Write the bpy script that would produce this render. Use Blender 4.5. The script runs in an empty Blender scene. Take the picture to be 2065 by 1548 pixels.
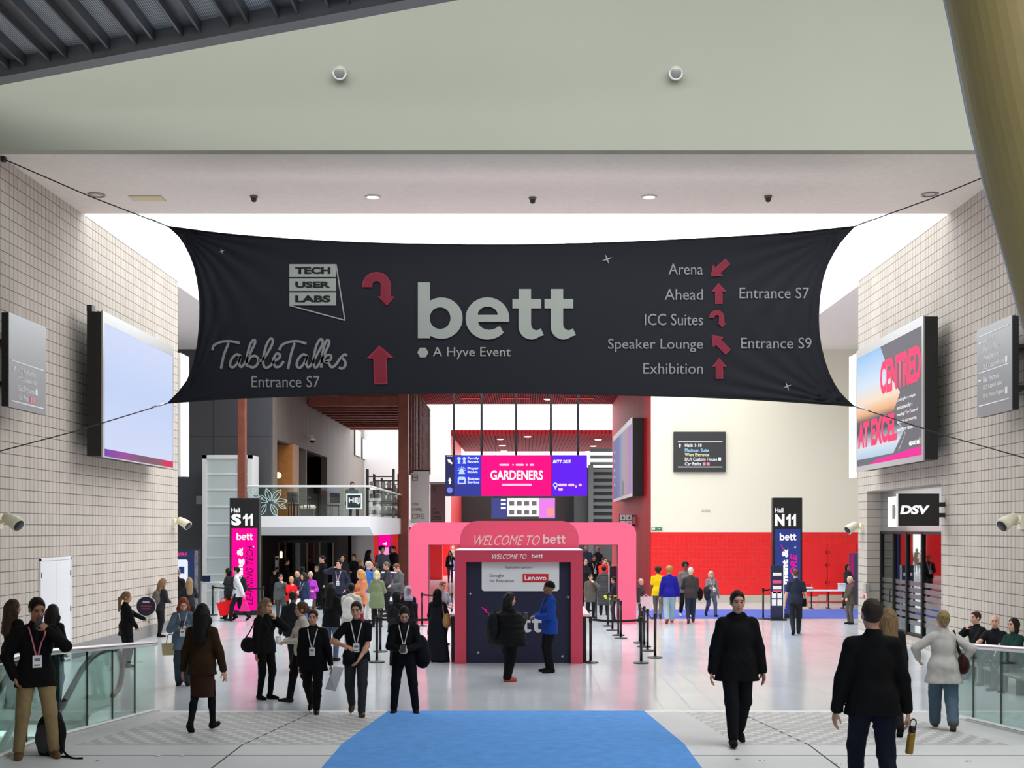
import bpy, math, random
import numpy as np
from mathutils import Vector, Matrix
from mathutils.geometry import tessellate_polygon

SC = bpy.context.scene
COL = SC.collection
# ------------------------------------------------------------------ camera (level, shifted lens) ----
W, H = 2065, 1548
F = 2450.0            # focal length in pixels of the 2065 px wide frame
XV, YH = 1060.0, 1066.0   # vanishing point of the hall / horizon
ZC = 2.93             # eye height above the hall floor
cam_d = bpy.data.cameras.new('camera')
cam_d.sensor_fit = 'HORIZONTAL'; cam_d.sensor_width = 36.0
cam_d.lens = 36.0 * F / W
cam_d.shift_x = (W / 2 - XV) / W
cam_d.shift_y = (YH - H / 2) / W
cam_d.clip_end = 600
cam = bpy.data.objects.new('camera', cam_d); COL.objects.link(cam)
cam.location = (0, 0, ZC); cam.rotation_euler = (math.pi / 2, 0, 0)
SC.camera = cam

# ------------------------------------------------------------------ daylight ------------------------
wd = bpy.data.worlds.new('overcast_sky'); SC.world = wd; wd.use_nodes = True
bg = wd.node_tree.nodes['Background']
bg.inputs[0].default_value = (0.94, 0.975, 1.0, 1)
bg.inputs[1].default_value = 3.8
SC.view_settings.view_transform = 'Standard'; SC.view_settings.look = 'None'
SC.view_settings.exposure = 0.0; SC.view_settings.gamma = 1.0
SC.view_settings.use_curve_mapping = False
SC.cycles.use_denoising = True
SC.cycles.max_bounces = 7; SC.cycles.diffuse_bounces = 4; SC.cycles.glossy_bounces = 3
SC.cycles.transparent_max_bounces = 12; SC.cycles.caustics_reflective = False; SC.cycles.caustics_refractive = False
SC.cycles.sample_clamp_indirect = 6.0

# ------------------------------------------------------------------ helpers -------------------------
S_RAMP = 170.0 / F
D_FOOT = F * ZC / 369.0                     # where the ramp meets the hall floor
D_TOP = (F * ZC - 170.0 * D_FOOT) / (436.0 - 170.0)
Z_PLAT = S_RAMP * (D_FOOT - D_TOP)
def floor_z(d):
    return 0.0 if d >= D_FOOT else min(Z_PLAT, S_RAMP * (D_FOOT - d))
def depth(py, z=None):
    "distance of the floor point seen at image row py"
    k = py - YH
    if z is not None: return F * (ZC - z) / k
    d = F * ZC / k
    if d >= D_FOOT: return d
    d = (F * ZC - F * S_RAMP * D_FOOT) / (k - F * S_RAMP)
    if d >= D_TOP: return d
    return F * (ZC - Z_PLAT) / k
def PX(px, d): return (px - XV) * d / F
def PZ(py, d): return ZC - (py - YH) * d / F
def P(px, py, d): return Vector((PX(px, d), d, PZ(py, d)))

def lin(c):
    def f(v):
        v /= 255.0
        return v / 12.92 if v <= .04045 else ((v + .055) / 1.055) ** 2.4
    return tuple(f(v) for v in c)
MATS = {}
def mat(name, rgb, rough=.6, metal=0., emit=0., noise=0., nscale=20., spec=.5, bump=0.):
    "plain or softly mottled principled material; rgb is 0-255 sRGB"
    if name in MATS: return MATS[name]
    m = bpy.data.materials.new(name); m.use_nodes = True
    nt = m.node_tree; b = nt.nodes['Principled BSDF']
    c = lin(rgb)
    b.inputs['Base Color'].default_value = (*c, 1); b.inputs['Roughness'].default_value = rough
    b.inputs['Metallic'].default_value = metal; b.inputs['Specular IOR Level'].default_value = spec
    if emit:
        b.inputs['Specular IOR Level'].default_value = .1
        b.inputs['Emission Color'].default_value = (*c, 1); b.inputs['Emission Strength'].default_value = emit
        b.inputs['Base Color'].default_value = (c[0]*.1, c[1]*.1, c[2]*.1, 1)
    if noise or bump:
        tc = nt.nodes.new('ShaderNodeTexCoord'); nz = nt.nodes.new('ShaderNodeTexNoise')
        nz.inputs['Scale'].default_value = nscale; nz.inputs['Detail'].default_value = 4
        nt.links.new(tc.outputs['Object'], nz.inputs['Vector'])
        if noise:
            r = nt.nodes.new('ShaderNodeValToRGB')
            r.color_ramp.elements[0].position = .3; r.color_ramp.elements[1].position = .7
            r.color_ramp.elements[0].color = (*[v * (1 - noise) for v in c], 1)
            r.color_ramp.elements[1].color = (*[min(1, v * (1 + noise)) for v in c], 1)
            nt.links.new(nz.outputs['Fac'], r.inputs['Fac']); nt.links.new(r.outputs['Color'], b.inputs['Base Color'])
        if bump:
            bp = nt.nodes.new('ShaderNodeBump'); bp.inputs['Strength'].default_value = bump; bp.inputs['Distance'].default_value = .01
            nt.links.new(nz.outputs['Fac'], bp.inputs['Height']); nt.links.new(bp.outputs['Normal'], b.inputs['Normal'])
    MATS[name] = m; return m

def tile_mat(name, axes, w, h, c1, c2, cm, mortar, rough, offset=0., noise=.06, rough_m=.8, spec=.5):
    "brick-texture material laid out in metres on two of the object axes"
    if name in MATS: return MATS[name]
    m = bpy.data.materials.new(name); m.use_nodes = True; nt = m.node_tree; b = nt.nodes['Principled BSDF']
    tc = nt.nodes.new('ShaderNodeTexCoord'); sp = nt.nodes.new('ShaderNodeSeparateXYZ'); cb = nt.nodes.new('ShaderNodeCombineXYZ')
    nt.links.new(tc.outputs['Object'], sp.inputs[0])
    nt.links.new(sp.outputs[axes[0]], cb.inputs[0]); nt.links.new(sp.outputs[axes[1]], cb.inputs[1])
    br = nt.nodes.new('ShaderNodeTexBrick'); br.offset = offset; br.squash = 1.0
    br.inputs['Scale'].default_value = 1.0; br.inputs['Brick Width'].default_value = w; br.inputs['Row Height'].default_value = h
    br.inputs['Mortar Size'].default_value = mortar; br.inputs['Mortar Smooth'].default_value = .1
    br.inputs['Color1'].default_value = (*lin(c1), 1); br.inputs['Color2'].default_value = (*lin(c2), 1); br.inputs['Mortar'].default_value = (*lin(cm), 1)
    nt.links.new(cb.outputs[0], br.inputs['Vector'])
    nz = nt.nodes.new('ShaderNodeTexNoise'); nz.inputs['Scale'].default_value = .8; nz.inputs['Detail'].default_value = 5
    nt.links.new(tc.outputs['Object'], nz.inputs['Vector'])
    mr = nt.nodes.new('ShaderNodeMapRange'); mr.inputs[3].default_value = 1 - noise; mr.inputs[4].default_value = 1 + noise
    nt.links.new(nz.outputs['Fac'], mr.inputs[0])
    mx = nt.nodes.new('ShaderNodeMixRGB'); mx.blend_type = 'MULTIPLY'; mx.inputs[0].default_value = 1
    nt.links.new(br.outputs['Color'], mx.inputs[1]); nt.links.new(mr.outputs[0], mx.inputs[2])
    nt.links.new(mx.outputs[0], b.inputs['Base Color'])
    rr = nt.nodes.new('ShaderNodeMapRange'); rr.inputs[3].default_value = rough; rr.inputs[4].default_value = rough_m
    nt.links.new(br.outputs['Fac'], rr.inputs[0]); nt.links.new(rr.outputs[0], b.inputs['Roughness'])
    b.inputs['Specular IOR Level'].default_value = spec
    MATS[name] = m; return m

def glass_mat(name, tint, refl=.12, rough=.02):
    if name in MATS: return MATS[name]
    m = bpy.data.materials.new(name); m.use_nodes = True; nt = m.node_tree
    for n in list(nt.nodes):
        if n.type != 'OUTPUT_MATERIAL': nt.nodes.remove(n)
    out = [n for n in nt.nodes][0]
    tr = nt.nodes.new('ShaderNodeBsdfTransparent'); tr.inputs[0].default_value = (*lin(tint), 1)
    gl = nt.nodes.new('ShaderNodeBsdfGlossy'); gl.inputs['Roughness'].default_value = rough; gl.inputs[0].default_value = (.9, .95, .93, 1)
    fr = nt.nodes.new('ShaderNodeFresnel'); fr.inputs[0].default_value = 1.5
    ad = nt.nodes.new('ShaderNodeMath'); ad.operation = 'MULTIPLY_ADD'; ad.inputs[1].default_value = .3; ad.inputs[2].default_value = refl; ad.use_clamp = True
    mx = nt.nodes.new('ShaderNodeMixShader')
    nt.links.new(fr.outputs[0], ad.inputs[0]); nt.links.new(ad.outputs[0], mx.inputs[0])
    nt.links.new(tr.outputs[0], mx.inputs[1]); nt.links.new(gl.outputs[0], mx.inputs[2]); nt.links.new(mx.outputs[0], out.inputs[0])
    MATS[name] = m; return m

class MB:
    "collects vertices and faces for ONE mesh"
    def __init__(s): s.v = []; s.f = []
    def add(s, vs, fs):
        o = len(s.v); s.v += [tuple(v) for v in vs]; s.f += [tuple(i + o for i in f) for f in fs]; return s
    def box(s, x0, x1, y0, y1, z0, z1):
        return s.add([(x0,y0,z0),(x1,y0,z0),(x1,y1,z0),(x0,y1,z0),(x0,y0,z1),(x1,y0,z1),(x1,y1,z1),(x0,y1,z1)],
                     [(3,2,1,0),(4,5,6,7),(0,1,5,4),(1,2,6,5),(2,3,7,6),(3,0,4,7)])
    def rbox(s, x0, x1, y0, y1, z0, z1, b=.02):
        "box with chamfered edges"
        xs, ys, zs = (x0,x1),(y0,y1),(z0,z1); vs = []; idx = {}
        for i in (0,1):
            for j in (0,1):
                for k in (0,1):
                    sx, sy, sz = (b if i==0 else -b), (b if j==0 else -b), (b if k==0 else -b)
                    c = (xs[i], ys[j], zs[k])
                    for a in range(3):
                        p = [c[0]+sx, c[1]+sy, c[2]+sz]; p[a] = c[a]
                        idx[(i,j,k,a)] = len(vs); vs.append(tuple(p))
        fs = []
        for a in range(3):
            o = [q for q in range(3) if q != a]
            for side in (0,1):
                q = []
                for u, w_ in ((0,0),(1,0),(1,1),(0,1)):
                    t = [0,0,0]; t[a] = side; t[o[0]] = u; t[o[1]] = w_; q.append(idx[(*t, a)])
                fs.append(q)
        for a in range(3):
            o = [q for q in range(3) if q != a]
            for u in (0,1):
                for w_ in (0,1):
                    t0 = [0,0,0]; t0[o[0]] = u; t0[o[1]] = w_; t1 = list(t0); t1[a] = 1
                    fs.append((idx[(*t0,o[0])], idx[(*t1,o[0])], idx[(*t1,o[1])], idx[(*t0,o[1])]))
        for i in (0,1):
            for j in (0,1):
                for k in (0,1): fs.append(tuple(idx[(i,j,k,a)] for a in range(3)))
        return s.add(vs, fs)
    def plate(s, poly, y0, y1, holes=()):
        "polygon in XZ (optionally with holes) given thickness along Y"
        loops = [list(poly)] + [list(h) for h in holes]
        tris = tessellate_polygon([[Vector((p[0], p[1], 0)) for p in l] for l in loops])
        flat = [p for l in loops for p in l]; n = len(flat)
        vs = [(p[0], y0, p[1]) for p in flat] + [(p[0], y1, p[1]) for p in flat]
        fs = [tuple(t) for t in tris] + [tuple(i + n for i in reversed(t)) for t in tris]
        o = 0
        for l in loops:
            m = len(l)
            fs += [(o+i, o+(i+1) % m, n+o+(i+1) % m, n+o+i) for i in range(m)]
            o += m
        return s.add(vs, fs)
    def prism(s, poly, axis, a0, a1):
        "polygon in the plane across axis ('x': (y,z), 'z': (x,y)), extruded from a0 to a1"
        n = len(poly)
        if axis == 'x': vs = [(a0, p[0], p[1]) for p in poly] + [(a1, p[0], p[1]) for p in poly]
        elif axis == 'z': vs = [(p[0], p[1], a0) for p in poly] + [(p[0], p[1], a1) for p in poly]
        else: vs = [(p[0], a0, p[1]) for p in poly] + [(p[0], a1, p[1]) for p in poly]
        return s.add(vs, [tuple(range(n)), tuple(range(2*n-1, n-1, -1))] + [(i, (i+1) % n, n+(i+1) % n, n+i) for i in range(n)])
    def tube(s, pts, r, n=10, cap=True):
        pts = [Vector(p) for p in pts]; rs = r if isinstance(r, (list, tuple)) else [r] * len(pts)
        rings = []; up = None
        for i, p in enumerate(pts):
            t = (pts[min(i+1, len(pts)-1)] - pts[max(i-1, 0)]).normalized()
            if up is None: up = Vector((0,0,1)) if abs(t.z) < .9 else Vector((0,1,0))
            a = t.cross(up).normalized(); b_ = a.cross(t).normalized(); up = b_
            rings.append([p + (a * math.cos(2*math.pi*k/n) + b_ * math.sin(2*math.pi*k/n)) * rs[i] for k in range(n)])
        vs = [v for rg in rings for v in rg]; fs = []
        for i in range(len(pts)-1):
            fs += [(i*n+k, i*n+(k+1) % n, (i+1)*n+(k+1) % n, (i+1)*n+k) for k in range(n)]
        if cap: fs += [tuple(reversed(range(n))), tuple(range((len(pts)-1)*n, len(pts)*n))]
        return s.add(vs, fs)
    def lathe(s, prof, c=(0,0,0), n=24):
        vs = [(c[0]+r*math.cos(2*math.pi*k/n), c[1]+r*math.sin(2*math.pi*k/n), c[2]+z) for r, z in prof for k in range(n)]
        fs = [(i*n+k, i*n+(k+1) % n, (i+1)*n+(k+1) % n, (i+1)*n+k) for i in range(len(prof)-1) for k in range(n)]
        fs += [tuple(reversed(range(n))), tuple(range((len(prof)-1)*n, len(prof)*n))]
        return s.add(vs, fs)
    def ribbon(s, pts, w, y):
        "flat stroke of width w along 2-D points (x,z) at depth y"
        L = []; R_ = []
        for i, p in enumerate(pts):
            a = pts[max(i-1,0)]; b = pts[min(i+1,len(pts)-1)]
            dx, dz = b[0]-a[0], b[1]-a[1]; l = math.hypot(dx, dz) or 1
            nx, nz = -dz/l*w/2, dx/l*w/2
            L.append((p[0]+nx, y, p[1]+nz)); R_.append((p[0]-nx, y, p[1]-nz))
        n = len(pts)
        return s.add(L + R_, [(i, i+1, n+i+1, n+i) for i in range(n-1)])

def spline(pts, k=8):
    "Catmull-Rom through points"
    out = []
    for i in range(len(pts)-1):
        p0 = pts[max(i-1,0)]; p1 = pts[i]; p2 = pts[i+1]; p3 = pts[min(i+2, len(pts)-1)]
        for j in range(k):
            t = j/k
            out.append(tuple(.5*((2*p1[a]) + (-p0[a]+p2[a])*t + (2*p0[a]-5*p1[a]+4*p2[a]-p3[a])*t*t + (-p0[a]+3*p1[a]-3*p2[a]+p3[a])*t**3) for a in range(len(p1))))
    out.append(tuple(pts[-1])); return out

def obj(name, mb, m, parent=None, smooth=False):
    me = bpy.data.meshes.new(name); me.from_pydata(mb.v, [], mb.f); me.materials.append(m)
    import bmesh
    bm = bmesh.new(); bm.from_mesh(me); bmesh.ops.recalc_face_normals(bm, faces=bm.faces); bm.to_mesh(me); bm.free()
    if smooth:
        me.polygons.foreach_set('use_smooth', [True]*len(me.polygons))
    o = bpy.data.objects.new(name, me); COL.objects.link(o)
    if parent: o.parent = parent
    return o
def thing(name, label, cat, loc=(0,0,0), rz=0., group=None):
    o = bpy.data.objects.new(name, None); COL.objects.link(o); o.empty_display_size = .1
    o.location = loc; o.rotation_euler = (0, 0, rz); o['label'] = label; o['category'] = cat
    if group: o['group'] = group
    return o
def tag(o, label, cat, group=None):
    o['label'] = label; o['category'] = cat
    if group: o['group'] = group
    return o
def struct(name, mb, m):
    o = obj(name, mb, m); o['kind'] = 'structure'; return o

def text_mesh(body, bold=0., shear=0., space=1.):
    cu = bpy.data.curves.new('lettering', 'FONT'); cu.body = body; cu.size = 1; cu.offset = bold; cu.shear = shear
    cu.space_character = space; cu.resolution_u = 3; cu.fill_mode = 'FRONT'
    o = bpy.data.objects.new('lettering', cu); COL.objects.link(o)
    dg = bpy.context.evaluated_depsgraph_get()
    me = bpy.data.meshes.new_from_object(o.evaluated_get(dg)); bpy.data.objects.remove(o); bpy.data.curves.remove(cu)
    return me
def txt(parent, body, rect, y, m, bold=0., shear=0., space=1., vert=False, name='lettering', mirror=False):
    "lettering fitted exactly into rect=(x0,x1,z0,z1) of the parent's face; vert: reading upwards"
    me = text_mesh(body, bold, 0., space)
    n = len(me.vertices); a = np.empty(n*3); me.vertices.foreach_get('co', a); a = a.reshape(-1, 3); a[:,0] += shear*a[:,1]
    if n == 0: return None
    u = (a[:,0]-a[:,0].min())/max(1e-6, np.ptp(a[:,0])); w = (a[:,1]-a[:,1].min())/max(1e-6, np.ptp(a[:,1]))
    x0, x1, z0, z1 = rect; b = np.zeros_like(a)
    if mirror: u = 1-u
    if vert: b[:,0] = x1+(x0-x1)*w; b[:,2] = z0+(z1-z0)*u
    else: b[:,0] = x0+(x1-x0)*u; b[:,2] = z0+(z1-z0)*w
    b[:,1] = y
    me.vertices.foreach_set('co', b.ravel()); me.update(); me.name = name
    me.materials.clear(); me.materials.append(m)
    o = bpy.data.objects.new(name, me); COL.objects.link(o); o.parent = parent
    return o
def arc(cx, cz, rx, rz_, a0, a1, n=20):
    return [(cx+rx*math.cos(math.radians(a0+(a1-a0)*i/n)), cz+rz_*math.sin(math.radians(a0+(a1-a0)*i/n))) for i in range(n+1)]
def rrect(x0, x1, z0, z1, tl, tr=None, br=None, bl=None):
    tr = tl if tr is None else tr; br = tl if br is None else br; bl = tl if bl is None else bl
    p = []
    for cx, cz, r, a in ((x1-tr, z1-tr, tr, 0), (x0+tl, z1-tl, tl, 90), (x0+bl, z0+bl, bl, 180), (x1-br, z0+br, br, 270)):
        p += arc(cx, cz, r, r, a, a+90, 10) if r > 0 else [(cx, cz)]
    return p
def logo(parent, rect, y, m, name='logo'):
    "the show's four-letter lower-case wordmark, fitted into rect"
    x0, x1, z0, z1 = rect
    T = lambda p: (x0+(p[0]-160)/(1332-160)*(x1-x0), z1-(p[1]-548)/(978-548)*(z1-z0))
    mb = MB(); n_ = [0]
    def pl(poly, holes=()):
        n_[0] += 1; mb.plate([T(p) for p in poly], y-.008-.0012*n_[0], y, [[T(p) for p in h] for h in holes])
    pl([(160,548),(250,548),(250,968),(160,968)])
    ring = [(p[0], p[1]) for p in arc(335,817,157,156,0,360,40)[:-1]]
    hole = [(p[0], p[1]) for p in arc(325,817,77,82,0,360,36)[:-1]]
    pl(ring, [hole])
    e = [(838,845)] + arc(676,819,162,159,5,-310,50)[0:]
    e = [(838,845),(838,819)] + [(p[0], p[1]) for p in arc(676,819,162,159,-2,-318,50)] + [(770,878)] + [(p[0], p[1]) for p in arc(690,835,84,70,40,170,14)] + [(606,845)]
    pl(e, [[(605,792)] + [(p[0], p[1]) for p in arc(678,792,74,62,180,360,18)][1:-1] + [(752,792)]])
    for s in (0, 238):
        q = [(908,598),(1000,598),(1000,672),(1075,672),(1075,743),(1000,743),(1000,860)] + arc(1040,862,40,46,180,55,8) + [(1072,893),(1095,945)] + arc(1002,880,94,98,50,180,14) + [(908,743),(862,743),(862,672),(908,672)]
        pl([(p[0]+s, p[1]) for p in q])
    return obj(name, mb, m, parent)
def star(parent, x, z, r, y, m, rot=20):
    pts = []
    for i in range(8):
        a = math.radians(rot+45*i); q = r if i % 2 == 0 else r*.22
        pts.append((x+q*math.cos(a), z+q*math.sin(a)))
    return obj('star', MB().plate(pts, y-.006, y), m, parent)
def arrow_poly(x, z, L, w, ang, head=.45):
    "block arrow pointing to ang (deg), centred"
    p = [(-L/2,-w/2),(L/2-L*head,-w/2),(L/2-L*head,-w),(L/2,0),(L/2-L*head,w),(L/2-L*head,w/2),(-L/2,w/2)]
    c, s = math.cos(math.radians(ang)), math.sin(math.radians(ang))
    return [(x+a*c-b*s, z+a*s+b*c) for a, b in p]
def hook_poly(x0, x1, z0, z1):
    "u-turn arrow: up, over and down to the lower corner"
    T = lambda u, v: (x0+u*(x1-x0), z0+v*(z1-z0))
    o = [(.0,.55)] + [(.44+.44*math.cos(math.radians(a)), .62+.38*math.sin(math.radians(a))) for a in range(180, -1, -15)] + [(.88,.28),(1.0,.27),(.76,0),(.48,.27),(.57,.28),(.57,.62)] + [(.44+.14*math.cos(math.radians(a)), .62+.12*math.sin(math.radians(a))) for a in range(0, 181, 30)] + [(.30,.55)]
    return [T(*p) for p in o]

# common materials
M_WHITE = mat('white_paint', (235,235,232), .5)
M_BLACK = mat('black_powder_coat', (20,20,22), .45)
M_DARK = mat('dark_metal', (48,49,52), .45, .3)
M_STEEL = mat('brushed_steel', (205,208,210), .28, .9)
M_RUBBER = mat('black_rubber', (16,16,17), .4)
M_PINK = mat('coral_pink_panel', (252,104,140), .5)
M_BOOTH = mat('deep_coral_panel', (208,62,88), .5)
M_NAVY = mat('navy_print', (21,24,56), .5)
M_LET = mat('pale_lettering', (214,218,210), .6)
M_LETW = mat('white_lettering', (245,245,245), .5)
# ================================================================== SETTING =========================
XL, XR = -10.2, 9.75            # side walls of the hall
D_S0, D_S1 = F*7.24/763, F*7.24/635      # soffit, front and rear edge
Z_S = 10.17
D_E = 35.6                      # where the side walls end at the cross hall
D_X = 48.2                      # rear walls of the cross hall
Z_C = 10.05
m_floor = tile_mat('polished_stone_tiles', (0,1), .45, .9, (216,221,226), (207,213,218), (128,132,138), .006, .15, 0., .05, .5, .55)
m_block = tile_mat('pale_blockwork', (1,2), .2, .232, (203,194,182), (195,185,173), (108,101,95), .009, .85, 0., .07)
m_blockx = tile_mat('pale_blockwork_end', (0,2), .4, .232, (203,194,182), (195,185,173), (108,101,95), .009, .85, 0., .07)
m_cream = mat('cream_paint', (250,243,220), .7)
m_soffit = mat('stippled_soffit_paint', (250,240,229), .85, noise=.03, nscale=9)
m_bulk = mat('grey_green_paint', (178,179,163), .8, noise=.02, nscale=.4)
m_dwall = mat('dark_grey_cladding', (74,74,79), .55, noise=.06, nscale=.7)
m_redtile = tile_mat('red_wall_tiles', (0,2), .17, .17, (252,36,35), (246,32,32), (222,58,54), .012, .35)
m_red = mat('red_paint', (248,34,38), .45)
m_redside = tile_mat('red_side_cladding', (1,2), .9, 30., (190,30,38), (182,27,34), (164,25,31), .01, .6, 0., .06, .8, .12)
m_skirt = mat('stone_skirting', (196,188,172), .7)
m_gskirt = mat('grey_skirting', (140,138,136), .6)
m_conc = tile_mat('concrete_paving', (0,1), 3.4, 1.39, (222,222,222), (216,216,216), (70,70,70), .012, .55, 0., .12, .8, .3)
m_taupe = tile_mat('taupe_boarding', (1,2), .35, 30., (138,130,122), (131,123,115), (98,92,86), .01, .6)

# floor of the hall and beyond, with the escalator well left open
struct('floor', MB().box(-24, 24, D_FOOT, 125, -.3, 0), m_floor)
# ramp and upper landing
X_WL, X_WR = -5.86, 6.45
def ramp_mat():
    m = tile_mat('ramp_paving', (0,1), 3.4, 30., (212,212,211), (205,205,204), (70,70,70), .014, .55, 0., .12, .8, .3)
    nt = m.node_tree; b = nt.nodes['Principled BSDF']
    src = b.inputs['Base Color'].links[0].from_socket
    tc = nt.nodes.new('ShaderNodeTexCoord'); sp = nt.nodes.new('ShaderNodeSeparateXYZ'); nt.links.new(tc.outputs['Object'], sp.inputs[0])
    def mth(op, a, bb):
        n = nt.nodes.new('ShaderNodeMath'); n.operation = op
        for i, q in enumerate((a, bb)):
            if q is None: continue
            if hasattr(q, 'is_linked') or hasattr(q, 'links'): nt.links.new(q, n.inputs[i])
            else: n.inputs[i].default_value = q
        return n.outputs[0]
    # rows of short pale anti-slip inserts, staggered
    yy = mth('DIVIDE', sp.outputs[1], .24); row = mth('FLOOR', yy, None)
    xx = mth('ADD', mth('DIVIDE', sp.outputs[0], .26), mth('MULTIPLY', row, .5))
    fx = mth('FRACT', xx, None); fy = mth('FRACT', yy, None)
    # groups: three rows on, one off
    on = mth('MULTIPLY', mth('LESS_THAN', fx, .46), mth('LESS_THAN', fy, .38))
    ax = mth('ABSOLUTE', mth('ADD', sp.outputs[0], -.2), None)
    on = mth('MULTIPLY', on, mth('GREATER_THAN', ax, 2.35))
    on = mth('MULTIPLY', on, mth('LESS_THAN', ax, 5.6))
    mx = nt.nodes.new('ShaderNodeMixRGB'); nt.links.new(mth('MULTIPLY', on, .85), mx.inputs[0]); nt.links.new(src, mx.inputs[1])
    mx.inputs[2].default_value = (.86, .85, .82, 1)
    zone = mth('MULTIPLY', mth('GREATER_THAN', ax, 2.35), mth('LESS_THAN', ax, 5.6)); dk = nt.nodes.new('ShaderNodeMixRGB'); dk.blend_type = 'MULTIPLY'
    nt.links.new(mth('MULTIPLY', zone, .62), dk.inputs[0]); nt.links.new(src, dk.inputs[1]); dk.inputs[2].default_value = (.60,.59,.58,1); nt.links.new(dk.outputs[0], mx.inputs[1])
    nt.links.new(mx.outputs[0], b.inputs['Base Color'])
    return m
rm = MB(); rm.add([(X_WL,D_FOOT,0),(X_WR,D_FOOT,0),(X_WR,D_TOP,Z_PLAT),(X_WL,D_TOP,Z_PLAT),(X_WL,D_FOOT,-.3),(X_WR,D_FOOT,-.3),(X_WR,D_TOP,-.3),(X_WL,D_TOP,-.3)],
    [(0,1,2,3),(7,6,5,4),(0,4,5,1),(1,5,6,2),(2,6,7,3),(3,7,4,0)])
struct('floor_ramp', rm, ramp_mat())
struct('floor_landing', MB().box(X_WL, X_WR, -9, D_TOP, -.3, Z_PLAT), m_conc)
struct('trim_ramp_foot', MB().box(X_WL, X_WR, D_FOOT-.03, D_FOOT+.09, -.05, .006), mat('pale_nosing', (236,236,232), .5))
struct('trim_well_left', MB().add([(X_WL-.12,D_FOOT,-.35),(X_WL,D_FOOT,-.35),(X_WL,D_FOOT,.03),(X_WL-.12,D_FOOT,.03),(X_WL-.12,D_TOP,-.35),(X_WL,D_TOP,-.35),(X_WL,D_TOP,Z_PLAT+.03),(X_WL-.12,D_TOP,Z_PLAT+.03),(X_WL-.12,0,-.35),(X_WL,0,-.35),(X_WL,0,Z_PLAT+.03),(X_WL-.12,0,Z_PLAT+.03)],
    [(0,1,2,3),(0,4,5,1),(1,5,6,2),(2,6,7,3),(3,7,4,0),(4,8,9,5),(5,9,10,6),(6,10,11,7),(7,11,8,4),(8,11,10,9)]), mat('pale_kerb', (206,206,202), .6))
struct('trim_well_right', MB().add([(X_WR,D_FOOT-1.6,-.35),(X_WR+.12,D_FOOT-1.6,-.35),(X_WR+.12,D_FOOT-1.6,.14),(X_WR,D_FOOT-1.6,.14),(X_WR,D_TOP,-.35),(X_WR+.12,D_TOP,-.35),(X_WR+.12,D_TOP,Z_PLAT+.03),(X_WR,D_TOP,Z_PLAT+.03),(X_WR,0,-.35),(X_WR+.12,0,-.35),(X_WR+.12,0,Z_PLAT+.03),(X_WR,0,Z_PLAT+.03)],
    [(0,1,2,3),(0,4,5,1),(1,5,6,2),(2,6,7,3),(3,7,4,0),(4,8,9,5),(5,9,10,6),(6,10,11,7),(7,11,8,4),(8,11,10,9)]), MATS['pale_kerb'])
# floor of the level below, seen through the glass of the wells
struct('floor_lower', MB().box(-24, 24, -9, D_FOOT, -4.6, -4.3), mat('lower_level_floor', (190,196,196), .4))
struct('floor_side_right', MB().box(X_WR+.12, 24, D_FOOT-3.2, D_FOOT, -.3, 0), m_floor)

# blockwork side walls (the wall on the shop side has the shop's opening in it)
struct('wall_left', MB().box(XL-.6, XL, 9, D_E, -4.6, Z_S), m_block)
D0, D1 = 28.5, 34.7            # shop opening
wr = MB(); wr.box(XR, XR+.6, 9, D0, -4.6, Z_S); wr.box(XR, XR+.6, D1, D_E, -.3, Z_S); wr.box(XR, XR+.6, D0, D1, 4.0, Z_S); wr.box(XR, XR+.6, D0, D1, -.3, .12)
struct('wall_right', wr, m_block)
struct('trim_end_left', MB().box(XL-.61, XL, D_E, D_E+.02, 0, Z_S), m_blockx)
struct('trim_end_right', MB().box(XR, XR+.61, D_E, D_E+.02, 0, Z_S), m_blockx)
struct('baseboard_left', MB().box(XL, XL+.015, D_FOOT, D_E, 0, .32), m_gskirt)
struct('trim_coping_left', MB().box(XL-.6, XL+.01, D_S1, D_E, Z_S, Z_S+.06), mat('metal_coping', (200,202,203), .5))
struct('trim_coping_right', MB().box(XR-.01, XR+.6, D_S1, D_E, Z_S, Z_S+.06), MATS['metal_coping'])

# soffit with the tall bulkhead above it
struct('ceiling_soffit', MB().box(-13, 13, D_S0+.25, D_S1, Z_S, Z_S+.5), m_soffit)
struct('ceiling_bulkhead', MB().box(-13, 13, D_S0, D_S0+.25, Z_S, 17), m_bulk)

# near roof: ribbed metal deck ending at a slanting edge beam
Z_D = 11.2
e0 = Vector((PX(0, 21.84), 21.84)); e1 = Vector((PX(930, 18.3), 18.3)); eu = (e1-e0).normalized(); en = Vector((-eu.y, eu.x))
def edge_d(x): return e0.y + (x-e0.x)*eu.y/eu.x
XD0, XD1 = -13.5, 2.5
deck = MB()
deck.prism([(XD0,-9),(XD1,-9),(XD1,edge_d(XD1)-.1),(XD0,edge_d(XD0)-.1)], 'z', Z_D, Z_D+.12)
m_deck = tile_mat('perforated_deck_sheet', (0,1), .035, 30., (226,230,232), (216,220,224), (120,124,126), .009, .45, 0., .1)
struct('ceiling_deck', deck, m_deck)
ribs = MB(); x = XD0+.1
while x < XD1-.3:
    ye = edge_d(x)-.2
    for q in (0, .34): ribs.box(x+q, x+q+.04, -9, ye-(.0), Z_D-.2, Z_D)
    ribs.box(x+.04, x+.34, -9, ye, Z_D-.06, Z_D-.02)
    x += .86
struct('ceiling_deck_ribs', ribs, mat('dark_deck_rib', (112,114,116), .35, .4))
bm_ = MB(); a = e0-eu*4.5; b = e0+eu*13.0; th = en*.3
bm_.prism([(a.x,a.y),(b.x,b.y),(b.x-th.x,b.y-th.y),(a.x-th.x,a.y-th.y)], 'z', Z_D-.3, Z_D+.35)
struct('trim_deck_edge', bm_, mat('grey_edge_beam', (150,150,151), .5))
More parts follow.
